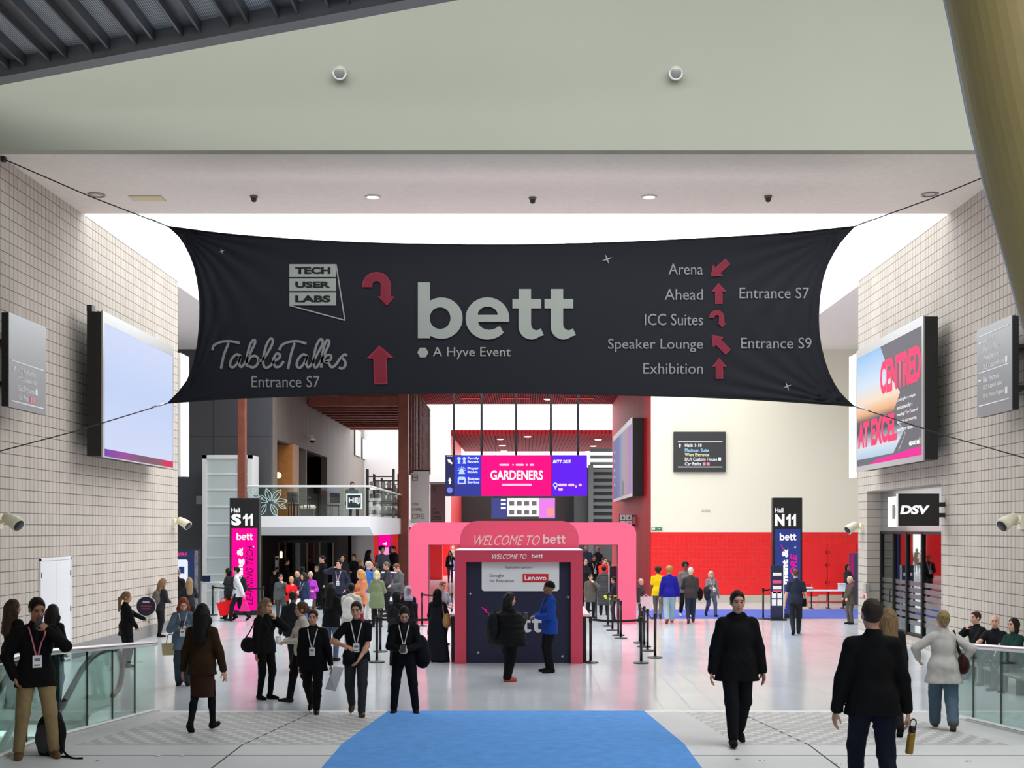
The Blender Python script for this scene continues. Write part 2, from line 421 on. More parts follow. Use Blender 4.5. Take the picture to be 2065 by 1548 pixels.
# unseen walls and roof added around the viewer to hold back the sky light
struct('wall_unseen_rear', MB().box(-24, 24, -9.3, -9, -4.6, 9).box(-24,-15,-9.3,-9,9,16).box(15,24,-9.3,-9,9,16).box(-15,15,-9.3,-9,13,16), mat('unseen_wall_paint', (84,82,80), .8))  # high opening shaped to let frontal daylight reach the bulkhead
struct('wall_unseen_near_left', MB().box(-24, XL-.6, 9, 9.4, -4.6, Z_S), mat('unseen_wall_paint', (84,82,80), .8))
struct('wall_unseen_near_right', MB().box(XR+.6, 24, 9, 9.4, -4.6, Z_S), MATS['unseen_wall_paint'])
struct('wall_unseen_far_left', MB().box(-24.3, -24, -9, 60, -4.6, 17), MATS['unseen_wall_paint'])
struct('wall_unseen_far_right', MB().box(24, 24.3, -9, 60, -4.6, 17), MATS['unseen_wall_paint'])
struct('ceiling_unseen_near', MB().box(2.5, 24, -9, -1, Z_D, Z_D+.2).box(-24, XD0, -9, 22, Z_D, Z_D+.2).box(-24, 24, 18, D_S0, 17, 17.3).box(-24,2.5,7.8,8,Z_D+.1,17.3).box(2.5,24,-1.2,-1,Z_D+.1,17.3), mat('unseen_roof_paint', (150,150,146), .8))  # added roof pieces, gaps left to light the bulkhead and landing

# raking steel column at the landing
d_k = 9.6
kc = MB()
pts = []
for py, px in ((-260,1912),(0,1970),(170,2003),(330,2041),(470,2080),(900,2195),(1560,2380)):
    pts.append((PX(px,d_k)+.46, d_k+.45, PZ(py,d_k)))
pts[-1] = (pts[-1][0], pts[-1][1], Z_PLAT)
kc.tube(pts, .46, 40)
struct('column_raking', kc, mat('olive_column_paint', (186,164,106), .5, noise=.04, nscale=.8))
fl = MB(); fl.tube([(p[0]-.438, p[1]+.165, p[2]) for p in pts], .02, 8)
struct('trim_column_highlight', fl, mat('painted_highlight', (240,240,240), .2))  # white highlight along the column's outline, modelled as a thin bright tube

# cross hall: soffits either side, rear walls
struct('ceiling_cross_left', MB().box(-24, XL, D_E, D_X, Z_C, Z_C+.4), mat('pale_soffit_paint', (255,247,238), .8))
struct('ceiling_cross_right', MB().box(XR, 24, D_E, D_X, Z_C, Z_C+.4), MATS['pale_soffit_paint'])
struct('trim_bulkhead_left', MB().box(XL-.2, PX(372, D_E+.5), D_E+.1, D_E+1.0, PZ(960, D_E+.5), 8.1), M_WHITE)
struct('trim_bulkhead_right', MB().box(PX(1721, D_E+.5), XR+.3, D_E+.1, D_E+1.0, PZ(963, D_E+.5), 8.1), m_cream)
X_RW = 4.95
struct('wall_cream', MB().box(X_RW+.02, 24, D_X, D_X+.3, 2.8, Z_C), m_cream)
struct('wall_red', MB().box(X_RW+.02, 24, D_X, D_X+.3, .3, 2.8), m_redtile)
struct('baseboard_right', MB().box(X_RW+.02, 24, D_X-.03, D_X+.3, 0, .3), m_skirt)
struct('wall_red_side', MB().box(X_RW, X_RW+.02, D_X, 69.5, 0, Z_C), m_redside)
struct('wall_red_return', MB().box(X_RW+.02, X_RW+.4, D_X+.3, 69.5, 0, Z_C), m_red)
struct('wall_red_front', MB().box(X_RW-.01, X_RW+.3, D_X-.05, D_X, 0, Z_C), m_red) if False else None
struct('wall_dark', MB().box(-24, -10.1, D_X, D_X+.3, 3.2, Z_C).box(-24, -10.5, D_X, D_X+.3, 0, 3.2), m_dwall)
jt = MB()
for px in (430,): jt.box(PX(px,D_X)-.012, PX(px,D_X)+.012, D_X-.004, D_X, 3, Z_C)
jt.box(-16,-10.1, D_X-.004, D_X, PZ(880,D_X)-.012, PZ(880,D_X)+.012)
struct('trim_dark_joints', jt, mat('dark_joint', (36,36,38), .7))
# passage beyond: boarded wall on the cafe side, slatted red ceilings, white end wall
X_CW = -10.1
tw = MB(); tw.box(X_CW-.3, X_CW, D_X+.3, 76, 6.57, Z_C); tw.box(X_CW-.3, X_CW, D_X+.3, 49.4, 3.4, 6.57); tw.box(X_CW-.3, X_CW, 55.8, 56.1, 3.4, 6.57); tw.box(X_CW-.3, X_CW, 61.8, 76, 3.4, 6.57)
struct('wall_cafe', tw, m_taupe)
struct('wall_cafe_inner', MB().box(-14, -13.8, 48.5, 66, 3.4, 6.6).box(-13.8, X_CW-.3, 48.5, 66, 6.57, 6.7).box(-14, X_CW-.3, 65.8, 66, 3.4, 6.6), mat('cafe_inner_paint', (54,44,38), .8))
struct('floor_cafe', MB().box(-14, X_CW, 48.5, 66, 3.2, 3.4), mat('cafe_floor_boards', (120,96,74), .6))
def slat_mat(name, c1, c2, w=.13):
    return tile_mat(name, (0,1), w, 60., c1, c1, c2, .035, .8, 0., .08, .9, .05)
struct('ceiling_red_slats', MB().box(-10.1, X_RW, D_X, 69.5, Z_C, Z_C+.3), slat_mat('red_ceiling_slats', (150,26,32), (50,8,12)))
struct('ceiling_red_far', MB().box(-5.65, 8, 91, 112, Z_C, Z_C+.3), slat_mat('red_far_slats', (112,14,20), (58,6,10), .3))
struct('wall_white_far', MB().box(-10.1, -4.72, 76, 76.3, 3.0, 16), M_WHITE)
struct('wall_red_far', MB().box(-24, -4.72, 76, 76.3, 0, 3.0), m_red)
struct('wall_red_end', MB().box(-5.95, -5.65, 91, 107, 0, Z_C), mat('red_far_paint', (222,64,66), .5))
# entrance recess under the balcony
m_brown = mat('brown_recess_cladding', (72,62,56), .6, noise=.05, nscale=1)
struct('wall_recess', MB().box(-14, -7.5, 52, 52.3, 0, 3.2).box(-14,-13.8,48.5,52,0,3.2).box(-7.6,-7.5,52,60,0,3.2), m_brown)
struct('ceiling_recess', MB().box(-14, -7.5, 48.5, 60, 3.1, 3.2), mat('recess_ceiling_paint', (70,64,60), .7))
# dark glazed end of the building
fe = MB(); fe.box(-5.65, 8, 107, 107.3, 0, 6.4)
struct('wall_end_facade', fe, mat('dark_facade', (34,36,36), .3))
lv = MB()
for i in range(12): lv.box(PX(1190,100), PX(1250,100), 99.8, 100.1, 3.2+i*.55, 3.2+i*.55+.28)
lv.box(PX(1186,100), PX(1196,100), 99.6, 100.2, 0, 8.2)
struct('trim_louvres', lv, mat('grey_louvre', (70,74,74), .5))
struct('wall_far_end', MB().box(4, 9, 100.4, 100.7, 0, 8.0), mat('far_dark_panel', (46,48,48), .5))
# arched roof members glimpsed in the daylight above
def arch_rib(name, pix, d, r):
    mb = MB(); mb.tube([P(px, py, d) for px, py in spline([tuple(p) for p in pix], 6)], r, 8)
    return struct(name, mb, mat('white_roof_steel', (226,228,230), .5))
arch_rib('trim_roof_rib_1', [(934,418),(925,445),(911,468),(888,492)], 41, .02)
arch_rib('trim_roof_rib_2', [(1152,418),(1162,445),(1178,470),(1202,492)], 41, .02)
arch_rib('trim_roof_rib_3', [(880,495),(960,488),(1045,485),(1130,488),(1210,495)], 44, .03)

# service door in the blockwork wall
xf = XL
d_a, d_b = F*(-XL)/(XV-81), F*(-XL)/(XV-140)
dr = thing('door_1', 'white double service door with small lever handles in the pale block wall', 'door', (XL, (d_a+d_b)/2, 0), math.pi/2)
dr['kind'] = 'structure'
hw = (d_b-d_a)/2
obj('door_frame', MB().box(-hw-.05, -hw, -.03, 0, 0, 2.3).box(hw, hw+.05, -.03, 0, 0, 2.3).box(-hw-.05, hw+.05, -.03, 0, 2.25, 2.32), mat('white_gloss', (238,240,242), .35), dr)
for s in (-1, 1):
    lf = obj('door_leaf', MB().rbox(min(0, s*hw)+.004, max(0, s*hw)-.004, -.025, 0, .02, 2.245, .006), MATS['white_gloss'], dr)
    obj('door_handle', MB().rbox(s*.07-.04, s*.07+.04, -.035, -.025, .98, 1.14, .004).tube([(s*.07,-.035,1.08),(s*.07,-.07,1.08),(s*.2,-.07,1.08)], .012), M_STEEL, lf)
    for z in (.35, 1.15, 1.95): obj('hinge', MB().box(s*hw-.02, s*hw+.02, -.034, -.02, z-.06, z+.06), M_DARK, lf)

# red double doors in the tiled wall
dr = thing('door_2', 'tall red double doors flush in the red tiled wall', 'door', (PX(1668, D_X), D_X-.02, 0))
dr['kind'] = 'structure'
wd_ = (PX(1728,D_X)-PX(1610,D_X))/2
for s in (-1, 1):
    lf = obj('door_leaf', MB().rbox(min(0,s*wd_)+.01, max(0,s*wd_)-.01, -.04, .02, .02, 2.35, .01), m_red, dr)
    obj('kick_plate', MB().box(min(0,s*wd_)+.05, max(0,s*wd_)-.05, -.05, -.04, .06, .32), m_skirt, lf)
    for z in (.8, 1.5, 2.0): obj('hinge', MB().box(s*.06-.02, s*.06+.02, -.055, -.04, z-.06, z+.06), mat('dark_red_hinge', (120,14,16), .5), lf)
# ================================================================== FIXTURES ========================
def disc_light(px, py, r, label, lit, ring=True, name='downlight', group=None):
    d = F*(Z_S-ZC)/(YH-py); t = thing(name, label, 'ceiling light', (PX(px,d), d, Z_S), 0, group)
    prof = [(r*.78,-.02),(r,-.02),(r*1.05,0)]
    obj('trim_ring', MB().lathe([(r*1.05,0),(r,-.03),(r*.8,-.03),(r*.78,-.012)], n=28), M_WHITE if lit else mat('grey_ring', (168,160,152), .5), t, True)
    obj('lens', MB().lathe([(r*.78,-.012),(r*.5,-.03 if lit else -.014),(.01,-.034 if lit else -.015)], n=24),
        mat('lit_lens', (255,250,240), emit=5.) if lit else mat('unlit_lens', (222,212,202), .5), t, True)
    return t
disc_light(752, 396, .17, 'lit round ceiling light in the soffit above the hooked arrow on the banner', True)
disc_light(1309, 396, .17, 'lit round ceiling light in the soffit above the word Arena on the banner', True)
disc_light(195, 392, .18, 'unlit round ceiling light in the soffit beside the yellowish access panel', False)
disc_light(1875, 391, .18, 'unlit round ceiling light in the soffit close to the blockwork above the pink poster screen', False)
for px, py, lab in ((512,395,'small grey detector in the soffit beside the yellowish access panel'),(1074,398,'small grey detector in the soffit between the two lit ceiling lights'),(1549,395,'small grey detector in the soffit above the lettering Entrance S7')):
    d = F*(Z_S-ZC)/(YH-py); t = thing('smoke_detector', lab, 'detector', (PX(px,d), d, Z_S))
    obj('base', MB().lathe([(.085,0),(.085,-.03),(.07,-.05)], n=18), mat('detector_grey', (120,116,110), .6), t, True)
    obj('head', MB().lathe([(.06,-.05),(.055,-.11),(.03,-.13)], n=18), mat('detector_dark', (70,66,62), .6), t, True)
d = F*(Z_S-ZC)/(YH-399); t = thing('access_panel', 'yellowish rectangular access panel in the pale soffit', 'panel', (PX(297,d), d, Z_S))
obj('frame', MB().box(-.36,.36,-.22,.22,-.012,0), mat('panel_edge', (214,200,170), .7), t)
obj('leaf', MB().box(-.33,.33,-.19,.19,-.018,-.012), mat('panel_yellow', (236,220,178), .7), t)
# spot lamps on the tall bulkhead
for px, lab in ((687,'round spot lamp on the grey green bulkhead above the bent arrow side of the banner'),(1361,'round spot lamp on the grey green bulkhead above the list side of the banner')):
    t = thing('bulkhead_lamp', lab, 'wall light', (PX(px, D_S0), D_S0, PZ(151, D_S0)))
    bd = MB(); bd.tube([(0,0,.03),(0,-.06,.02),(0,-.13,-.02)], [.1,.125,.135], 28); obj('housing', bd, mat('cream_housing', (206,204,190), .4), t, True)
    ln = MB(); ln.tube([(0,-.131,-.022),(0,-.142,-.026)], [.108,.1], 24); obj('lens', ln, mat('grey_lens', (150,152,148), .15), t, True)
    rg = MB(); rg.tube([(.118*math.cos(a_),-.138-.0*math.sin(a_),-.022+.118*math.sin(a_)) for a_ in [i*math.pi/12 for i in range(25)]], .018, 8); obj('rim', rg, M_WHITE, t, True)

# ---------------------------------------------------------------- big stretched banner
D_B = 25.0
root = thing('fabric_banner', 'wide black stretched fabric banner with pale lettering hung across the hall', 'banner', (0, D_B, PZ(818, D_B)))
bz = PZ(818, D_B)
def BR(x0, x1, y0, y1): return (PX(x0,D_B), PX(x1,D_B), PZ(y1,D_B)-bz, PZ(y0,D_B)-bz)
def BP(px, py): return (PX(px,D_B), PZ(py,D_B)-bz)
top = spline([(340,457),(480,474),(690,488),(880,493),(1040,494),(1220,490),(1400,482),(1580,471),(1722,457)], 14)
bot = spline([(340,812),(470,803),(640,797),(820,793),(1040,792),(1260,796),(1480,803),(1720,818)], 16)
lef = spline([(340,457),(366,482),(390,530),(402,590),(403,650),(396,710),(378,768),(340,812)], 7)
rig = spline([(1722,457),(1688,497),(1662,550),(1651,615),(1652,680),(1668,745),(1692,790),(1720,818)], 7)
def at(c, t):
    q = t*(len(c)-1); i = min(int(q), len(c)-2); r = q-i
    return tuple(c[i][k]*(1-r)+c[i+1][k]*r for k in (0,1))
NU, NV = 150, 46; vs = []; fs = []
for j in range(NV+1):
    v = j/NV
    for i in range(NU+1):
        u = i/NU
        T_, B_, L_, R_ = at(top,u), at(bot,u), at(lef,v), at(rig,v)
        q = [(1-v)*T_[k]+v*B_[k]+(1-u)*L_[k]+u*R_[k]-((1-u)*(1-v)*top[0][k]+u*(1-v)*top[-1][k]+(1-u)*v*bot[0][k]+u*v*bot[-1][k]) for k in (0,1)]
        x, z = BP(*q); y = 0.
        for cx, cz in ((0,0),(1,0),(0,1),(1,1)):          # folds fanning from the four corners
            dx, dz = abs(u-cx)*14, abs(v-cz)*3.7; rr = math.hypot(dx, dz)
            if rr < 3.2:
                an = math.atan2(dz, dx); y += .05*math.sin(an*26+1.3*cx)*max(0, 1-rr/3.2)**1.5*min(1, rr*2)
        w_ = math.exp(-((u-.79)/.07)**2-((v-.5)/.16)**2); y += .012*w_*math.sin((q[0]*.6+q[1])*.19)
        vs.append((x, y, z))
for j in range(NV):
    for i in range(NU):
        a_ = j*(NU+1)+i; fs.append((a_, a_+1, a_+NU+2, a_+NU+1))
m_ban = mat('black_stretch_fabric', (14,17,30), .75, bump=.08, nscale=180)
bo = obj('fabric', MB().add(vs, fs), m_ban, root, True)
so = bo.modifiers.new('thickness', 'SOLIDIFY'); so.thickness = .008; so.offset = 1
hem = MB()
for c in (top, lef, bot, rig): hem.tube([(BP(*p)[0], 0, BP(*p)[1]) for p in c[::3]+[c[-1]]], .018, 6)
obj('hem', hem, mat('black_hem', (18,18,20), .8), root, True)
YB = -.03
m_grey = mat('printed_grey', (172,177,168), .7); m_mar = mat('printed_maroon', (138,28,52), .7); m_mar2 = mat('printed_maroon_light', (168,44,70), .7)
for (y0, y1, w_) in ((533,559,'TECH'),(562,587,'USER'),(590,616,'LABS')):
    r = BR(584,678,y0,y1); pn = obj('name_panel', MB().box(r[0],r[1],YB,YB+.012,r[2],r[3]), m_grey, root)
    txt(pn, w_, BR(596,667,y0+6,y1-6), YB-.006, mat('panel_black', (14,15,20), .7), bold=.05)
ln = MB()
ln.ribbon([BP(678,533), BP(696,646)], .025, YB); ln.ribbon([BP(696,646), BP(584,616)], .025, YB)
obj('outline', ln, m_grey, root)
Z4 = lambda p: (320+p[0]/3.5603, 420+p[1]/3.5603)
tt = MB()
for st in ([(388,1020),(400,985),(450,960),(510,955),(560,962),(585,968)],[(505,968),(472,1050),(450,1150)],
    [(592,1062),(560,1050),(525,1085),(515,1130),(540,1140),(572,1105),(592,1062),(580,1110),(592,1138),(615,1120),(660,1040),(695,962),(680,948),(655,990),(634,1085),(636,1138)],
    [(636,1110),(665,1068),(700,1062),(718,1090),(705,1128),(675,1142),(645,1130)],[(718,1092),(745,1090),(790,1030),(822,960),(806,936),(775,985),(752,1085),(762,1140),(795,1138),(832,1098),(868,1075),(872,1050),(846,1046),(826,1090),(838,1136),(872,1134),(900,1098)],
    [(868,1020),(885,985),(930,962),(1000,955),(1062,972)],[(978,968),(952,1050),(930,1155)],
    [(1068,1062),(1038,1050),(1003,1085),(994,1130),(1018,1144),(1050,1105),(1070,1062),(1060,1110),(1072,1140),(1098,1122),(1142,1045),(1180,968),(1164,940),(1133,990),(1112,1092),(1124,1142),(1152,1122),(1200,1030),(1226,965),(1210,948),(1184,1010),(1168,1145)],
    [(1172,1108),(1205,1058),(1238,1058),(1232,1090),(1195,1102),(1222,1112),(1240,1140),(1268,1128),(1310,1072),(1338,1050),(1352,1060)],[(1316,1072),(1340,1100),(1340,1132),(1318,1150),(1295,1142)]):
    tt.ribbon([BP(*Z4(p)) for p in spline(st, 6)], .052, YB)
obj('script_lettering', tt, mat('script_grey', (150,152,150), .7), root)
m_tx = mat('printed_text_grey', (154,156,158), .7)
txt(root, 'Entrance S7', BR(508,645,758,781), YB, m_tx)
logo(root, BR(843,1161,570,685), YB, m_grey)
hx = MB(); c_ = BP(853,711); hx.plate([(c_[0]+.115*math.cos(math.radians(60*i)), c_[1]+.115*math.sin(math.radians(60*i))) for i in range(6)], YB-.004, YB); obj('hexagon', hx, m_grey, root)
txt(root, 'A Hyve Event', BR(873,1030,700,725), YB, m_grey)
for w_, x0, y0, y1 in (('Arena',1348,532,554),('Ahead',1340,583,605),('ICC Suites',1300,633,656),('Speaker Lounge',1226,683,710),('Exhibition',1297,732,754)):
    txt(root, w_, BR(x0,1417,y0,y1), YB, m_tx)
txt(root, 'Entrance S7', BR(1491,1631,580,602), YB, m_tx); txt(root, 'Entrance S9', BR(1494,1636,681,703), YB, m_tx)
def arrow(px, py, L, w_, ang, hd=.42):
    c = BP(px,py); k = D_B/F
    a_ = obj('arrow', MB().plate(arrow_poly(c[0],c[1],L*k,w_*k,ang,hd), YB-.004, YB), m_mar2, root)
    obj('hatching', MB().plate(arrow_poly(c[0]-.0,c[1],L*k*.92,w_*k*.8,ang,hd), YB-.009, YB-.0045), m_mar, a_)
arrow(767,736,78,27,92,.32); arrow(1450,543,46,15,222); arrow(1449,592,42,15,91); arrow(1451,693,48,15,134); arrow(1450,743,42,15,91)
for r in ((731,796,549,617),(1430,1464,626,661)):
    q = BR(*r); c0 = (q[0]+q[1])/2; c1 = (q[2]+q[3])/2
    a_ = obj('arrow', MB().plate(hook_poly(*q), YB-.004, YB), m_mar2, root)
    obj('hatching', MB().plate([(c0+(p[0]-c0)*.94, c1+(p[1]-c1)*.95) for p in hook_poly(*q)], YB-.009, YB-.0045), m_mar, a_)
for px, py, r in ((448,507,7),(1224,523,11),(1587,779,9)): star(root, *BP(px,py), r*D_B/F, YB, m_grey)
# guy cables from the banner corners to the side walls
def cable(name, label, a_, b_):
    t = thing(name, label, 'cable', tuple(a_))
    A = Vector(a_); Bv = Vector(b_)-A
    obj('wire', MB().tube([(0,0,0), tuple(Bv*.5+Vector((0,0,-.04))), tuple(Bv)], .012, 6), M_DARK, t, True)
    n = Bv.normalized(); obj('turnbuckle', MB().tube([tuple(n*.1), tuple(n*.38)], .02, 8), M_STEEL, t, True)
    obj('wall_hook', MB().rbox(Bv.x-.05, Bv.x+.05, Bv.y-.05, Bv.y+.05, Bv.z-.06, Bv.z+.06, .01), M_DARK, t)
def wallpt(px, py, X): d = F*X/(px-XV); return (X, d, PZ(py,d))
cable('guy_cable', 'thin steel cable from the banner top corner to the wall near the yellowish access panel', P(340,457,D_B), wallpt(6,320,XL+.03))
cable('guy_cable', 'thin steel cable from the banner\'s bottom corner across the blank pale blue screen', P(340,812,D_B), wallpt(-60,925,XL+.03))
cable('guy_cable', 'thin steel cable from the banner top corner to the wall above the poster screen', P(1722,457,D_B), wallpt(2050,330,XR-.03))
cable('guy_cable', 'thin steel cable from the banner\'s bottom corner across the pink poster screen', P(1720,818,D_B), wallpt(2120,938,XR-.03))

# ---------------------------------------------------------------- wall signs and screens
def side_sign(X, side, d0, d1, zb, zt, name, label, cat):
    "side=+1: on the wall whose face looks towards +X; local x runs along the wall, local y into the wall"
    t = thing(name, label, cat, (X, (d0+d1)/2, zb), math.pi/2*side)
    return t, (d1-d0)/2, zt-zb
m_sgn = mat('brushed_grey_sign', (150,152,153), .38, .5)
def rows(t, w, h, items, near_left, m, ty):
    pass
t, hw, hh = side_sign(-9.6, 1, F*9.6/1042, F*9.6/967, 5.2, 6.96, 'direction_sign', 'grey metal direction sign listing ICC Auditorium and car parks high on the block wall', 'sign')
obj('panel', MB().rbox(-hw,hw,0,.02,0,hh,.004), m_sgn, t); obj('side_box', MB().rbox(-hw,hw,.02,.14,.01,hh-.01,.004), M_BLACK, t)
for z in (.5, 1.3): obj('bracket', MB().box(-.3,.3,.14,.6,z-.04,z+.04), M_DARK, t)
def S(u0,u1,v0,v1,hw,hh): return (-hw+u0*2*hw, -hw+u1*2*hw, hh*(1-v1), hh*(1-v0))
for v in (.50, .93): obj('rule', MB().box(-hw+.1,hw-.14,-.006,0,hh*(1-v)-.012,hh*(1-v)+.012), M_LETW, t)
for w_, u1, v0 in (('ICC Auditorium',.70,.55),('ICC Capital Hall',.72,.645),('East Entrance',.66,.74),('Car Parks',.52,.835)):
    txt(t, w_, S(.24,u1,v0,v0+.062,hw,hh), -.004, M_LETW, bold=.012)
q = S(.11,.155,.555,.60,hw,hh); obj('arrow', MB().plate(arrow_poly((q[0]+q[1])/2,(q[2]+q[3])/2,.16,.035,225,.5), -.006, 0), M_LETW, t)
q = S(.69,.75,.735,.805,hw,hh); obj('pictogram', MB().box(q[0],q[1],-.006,0,q[2],q[3]), M_LETW, t)
for u in (.55,.63): q = S(u,u+.055,.835,.90,hw,hh); obj('pictogram', MB().box(q[0],q[1],-.006,0,q[2],q[3]), mat('pinkish_pictogram', (240,150,160), .5), t)

t, hw, hh = side_sign(9.2, -1, F*9.2/980, F*9.2/910, 5.18, 6.98, 'direction_sign', 'grey metal direction sign listing Halls and Custom House high on the block wall', 'sign')
obj('panel', MB().rbox(-hw,hw,0,.02,0,hh,.004), m_sgn, t); obj('side_box', MB().rbox(-hw,hw,.02,.14,.01,hh-.01,.004), M_BLACK, t)
for z in (.5, 1.3): obj('bracket', MB().box(-.3,.3,.14,.55,z-.04,z+.04), M_DARK, t)
for v in (.09, .50, .87): obj('rule', MB().box(-hw+.12,hw-.12,-.006,0,hh*(1-v)-.01,hh*(1-v)+.01), M_LETW, t)
for w_, u1, v0 in (('Halls 1-11',.52,.13),('Platinum Suite',.66,.225),('West Entrance',.66,.32),('DLR Custom House',.80,.415),('East Entrance',.66,.555),('ICC Capital Suite',.74,.65),('DLR Prince Regent',.80,.745)):
    txt(t, w_, S(.20,u1,v0,v0+.06,hw,hh), -.004, M_LETW, bold=.012)
for v, ang in ((.165,180),(.585,0)):
    q = S(.06,.14,v-.03,v+.03,hw,hh); obj('arrow', MB().plate(arrow_poly((q[0]+q[1])/2,(q[2]+q[3])/2,.14,.03,ang,.5), -.006, 0), M_LETW, t)
for v in (.41,.74): q = S(.83,.89,v,v+.07,hw,hh); obj('pictogram', MB().box(q[0],q[1],-.006,0,q[2],q[3]), M_LETW, t)

def gradient_screen(name, stops, strength, axis=0, rng=(0,1)):
    "emissive display picture: colours graded along the display itself"
    m = bpy.data.materials.new(name); m.use_nodes = True; nt = m.node_tree; b = nt.nodes['Principled BSDF']
    tc = nt.nodes.new('ShaderNodeTexCoord'); sp = nt.nodes.new('ShaderNodeSeparateXYZ'); nt.links.new(tc.outputs['Object'], sp.inputs[0])
    mr = nt.nodes.new('ShaderNodeMapRange'); mr.inputs[1].default_value = rng[0]; mr.inputs[2].default_value = rng[1]
    nt.links.new(sp.outputs[axis], mr.inputs[0]); r = nt.nodes.new('ShaderNodeValToRGB'); nt.links.new(mr.outputs[0], r.inputs[0])
    while len(r.color_ramp.elements) < len(stops): r.color_ramp.elements.new(.5)
    for el, (p, c) in zip(r.color_ramp.elements, stops): el.position = p; el.color = (*lin(c), 1)
    nt.links.new(r.outputs[0], b.inputs['Emission Color']); b.inputs['Emission Strength'].default_value = strength
    b.inputs['Base Color'].default_value = (.01,.01,.01,1); b.inputs['Roughness'].default_value = .6; b.inputs['Specular IOR Level'].default_value = .1
    return m
E_WHITE = mat('screen_white', (250,250,250), emit=1.)
m_bez = mat('silver_bezel', (176,176,174), .35, .4)
# blank pale blue LED screen
t, hw, hh = side_sign(-9.55, 1, F*9.55/853, F*9.55/710, 4.55, 7.86, 'led_screen', 'large blank pale blue LED screen in a deep black case on the block wall', 'screen')
obj('case', MB().rbox(-hw,hw,.03,.36,.02,hh-.02,.01), M_BLACK, t)
obj('bezel', MB().box(-hw,-hw+.13,0,.03,0,hh).box(hw-.05,hw,0,.03,0,hh).box(-hw+.13,hw-.05,0,.03,hh-.26,hh).box(-hw+.13,hw-.05,0,.03,0,.03), m_bez, t)
obj('display', MB().box(-hw+.13,hw-.05,.005,.03,.2,hh-.26), gradient_screen('pale_blue_display', [(0,(206,216,244)),(.5,(190,206,240)),(1,(204,214,243))], 1., 2, (0,hh)), t)
obj('bezel_reflection', MB().box(-hw+.13,hw-.05,.002,.03,.03,.2), gradient_screen('bezel_reflection_glow', [(0,(110,60,180)),(.25,(170,70,170)),(.5,(130,90,110)),(.78,(150,90,110)),(.86,(232,20,90)),(1,(236,20,92))], .8, 0, (-hw,hw)), t)  # glowing colours stand in for the reflection on the bottom bezel
obj('bracket', MB().box(-hw+.0,-hw+.16,.24,.36,hh-.02,hh+.13), M_DARK, t)
for z in (.6,2.6): obj('wall_bracket', MB().box(-.5,.5,.36,.645,z-.06,z+.06), M_DARK, t)
# poster screen
t, hw, hh = side_sign(9.15, -1, F*9.15/802, F*9.15/667, 4.5, 7.84, 'led_screen', 'large LED screen with pink lettering and a sunset dock picture on the block wall', 'screen')
obj('case', MB().rbox(-hw,hw,.03,.34,.02,hh-.02,.01), M_BLACK, t)
obj('bezel', MB().box(-hw,-hw+.05,0,.03,0,hh).box(hw-.12,hw,0,.03,0,hh).box(-hw+.05,hw-.12,0,.03,hh-.22,hh).box(-hw+.05,hw-.12,0,.03,0,.14), m_bez, t)
def G(u0,u1,v0,v1):
    x0, x1, z0, z1 = -hw+.05, hw-.12, .14, hh-.22
    return (x0+u0*(x1-x0), x0+u1*(x1-x0), z1-v1*(z1-z0), z1-v0*(z1-z0))
def GP(u, v): q = G(u,u,v,v); return (q[0], q[2])
q = G(0,1,0,1); obj('display', MB().box(q[0],q[1],.01,.03,q[2],q[3]), mat('slate_display', (108,106,112), emit=1.), t)
sky = MB(); sky.plate([GP(0,0),GP(.40,0),GP(.56,.30),GP(.70,.45),GP(.60,.60),GP(.75,.78),GP(.60,.94),GP(0,.94)], .004, .0095)
dsp = obj('dock_picture', sky, gradient_screen('dock_display', [(0,(150,190,222)),(.16,(214,226,236)),(.30,(70,76,92)),(.40,(96,92,100)),(.46,(238,176,128)),(.56,(246,222,196)),(.72,(214,228,244)),(1,(150,196,240))], 1., 2, (q[2],q[3])), t)
E_PK = mat('pink_led', (255,62,112), emit=1.)
for nm, a_, b_ in (('CENTRED',(.40,.99,.13,.42),None),('AT EXCEL',(.02,.66,.60,.84),None)):
    txt(t, nm, G(*a_), .002, E_PK, bold=.05)
for i, w_ in enumerate(('Looking for a unique','environment for a','meeting? Try Centred','at Excel, our stunning','waterfront venue.')):
    txt(t, w_, G(.66,.66+.3*(.85,.72,.95,.9,.75)[i],.50+i*.06,.533+i*.06), .002, E_WHITE, bold=.01)
txt(t, 'excel', G(.83,.98,.86,.91), .002, E_WHITE, bold=.03)
cv = MB(); cv.ribbon([GP(.66,.68),GP(.78,.80),GP(.68,.93)], .03, .003); cv.ribbon([GP(.36,.93),GP(.45,.82),GP(.5,.93)], .03, .003); cv.ribbon([GP(.28,0),GP(.36,.2)], .02, .0035); obj('line_pattern', cv, mat('pale_violet_led', (200,200,236), emit=1.), t)
wv = MB(); wv.plate([GP(.2,1),GP(.35,.965),GP(.6,.955),GP(.85,.935),GP(1,.93),GP(1,1)], .003, .0085); obj('wave_pattern', wv, mat('magenta_led', (232,40,150), emit=1.), t)
for z in (.6,2.6): obj('wall_bracket', MB().box(-.5,.5,.34,.6,z-.06,z+.06), M_DARK, t)
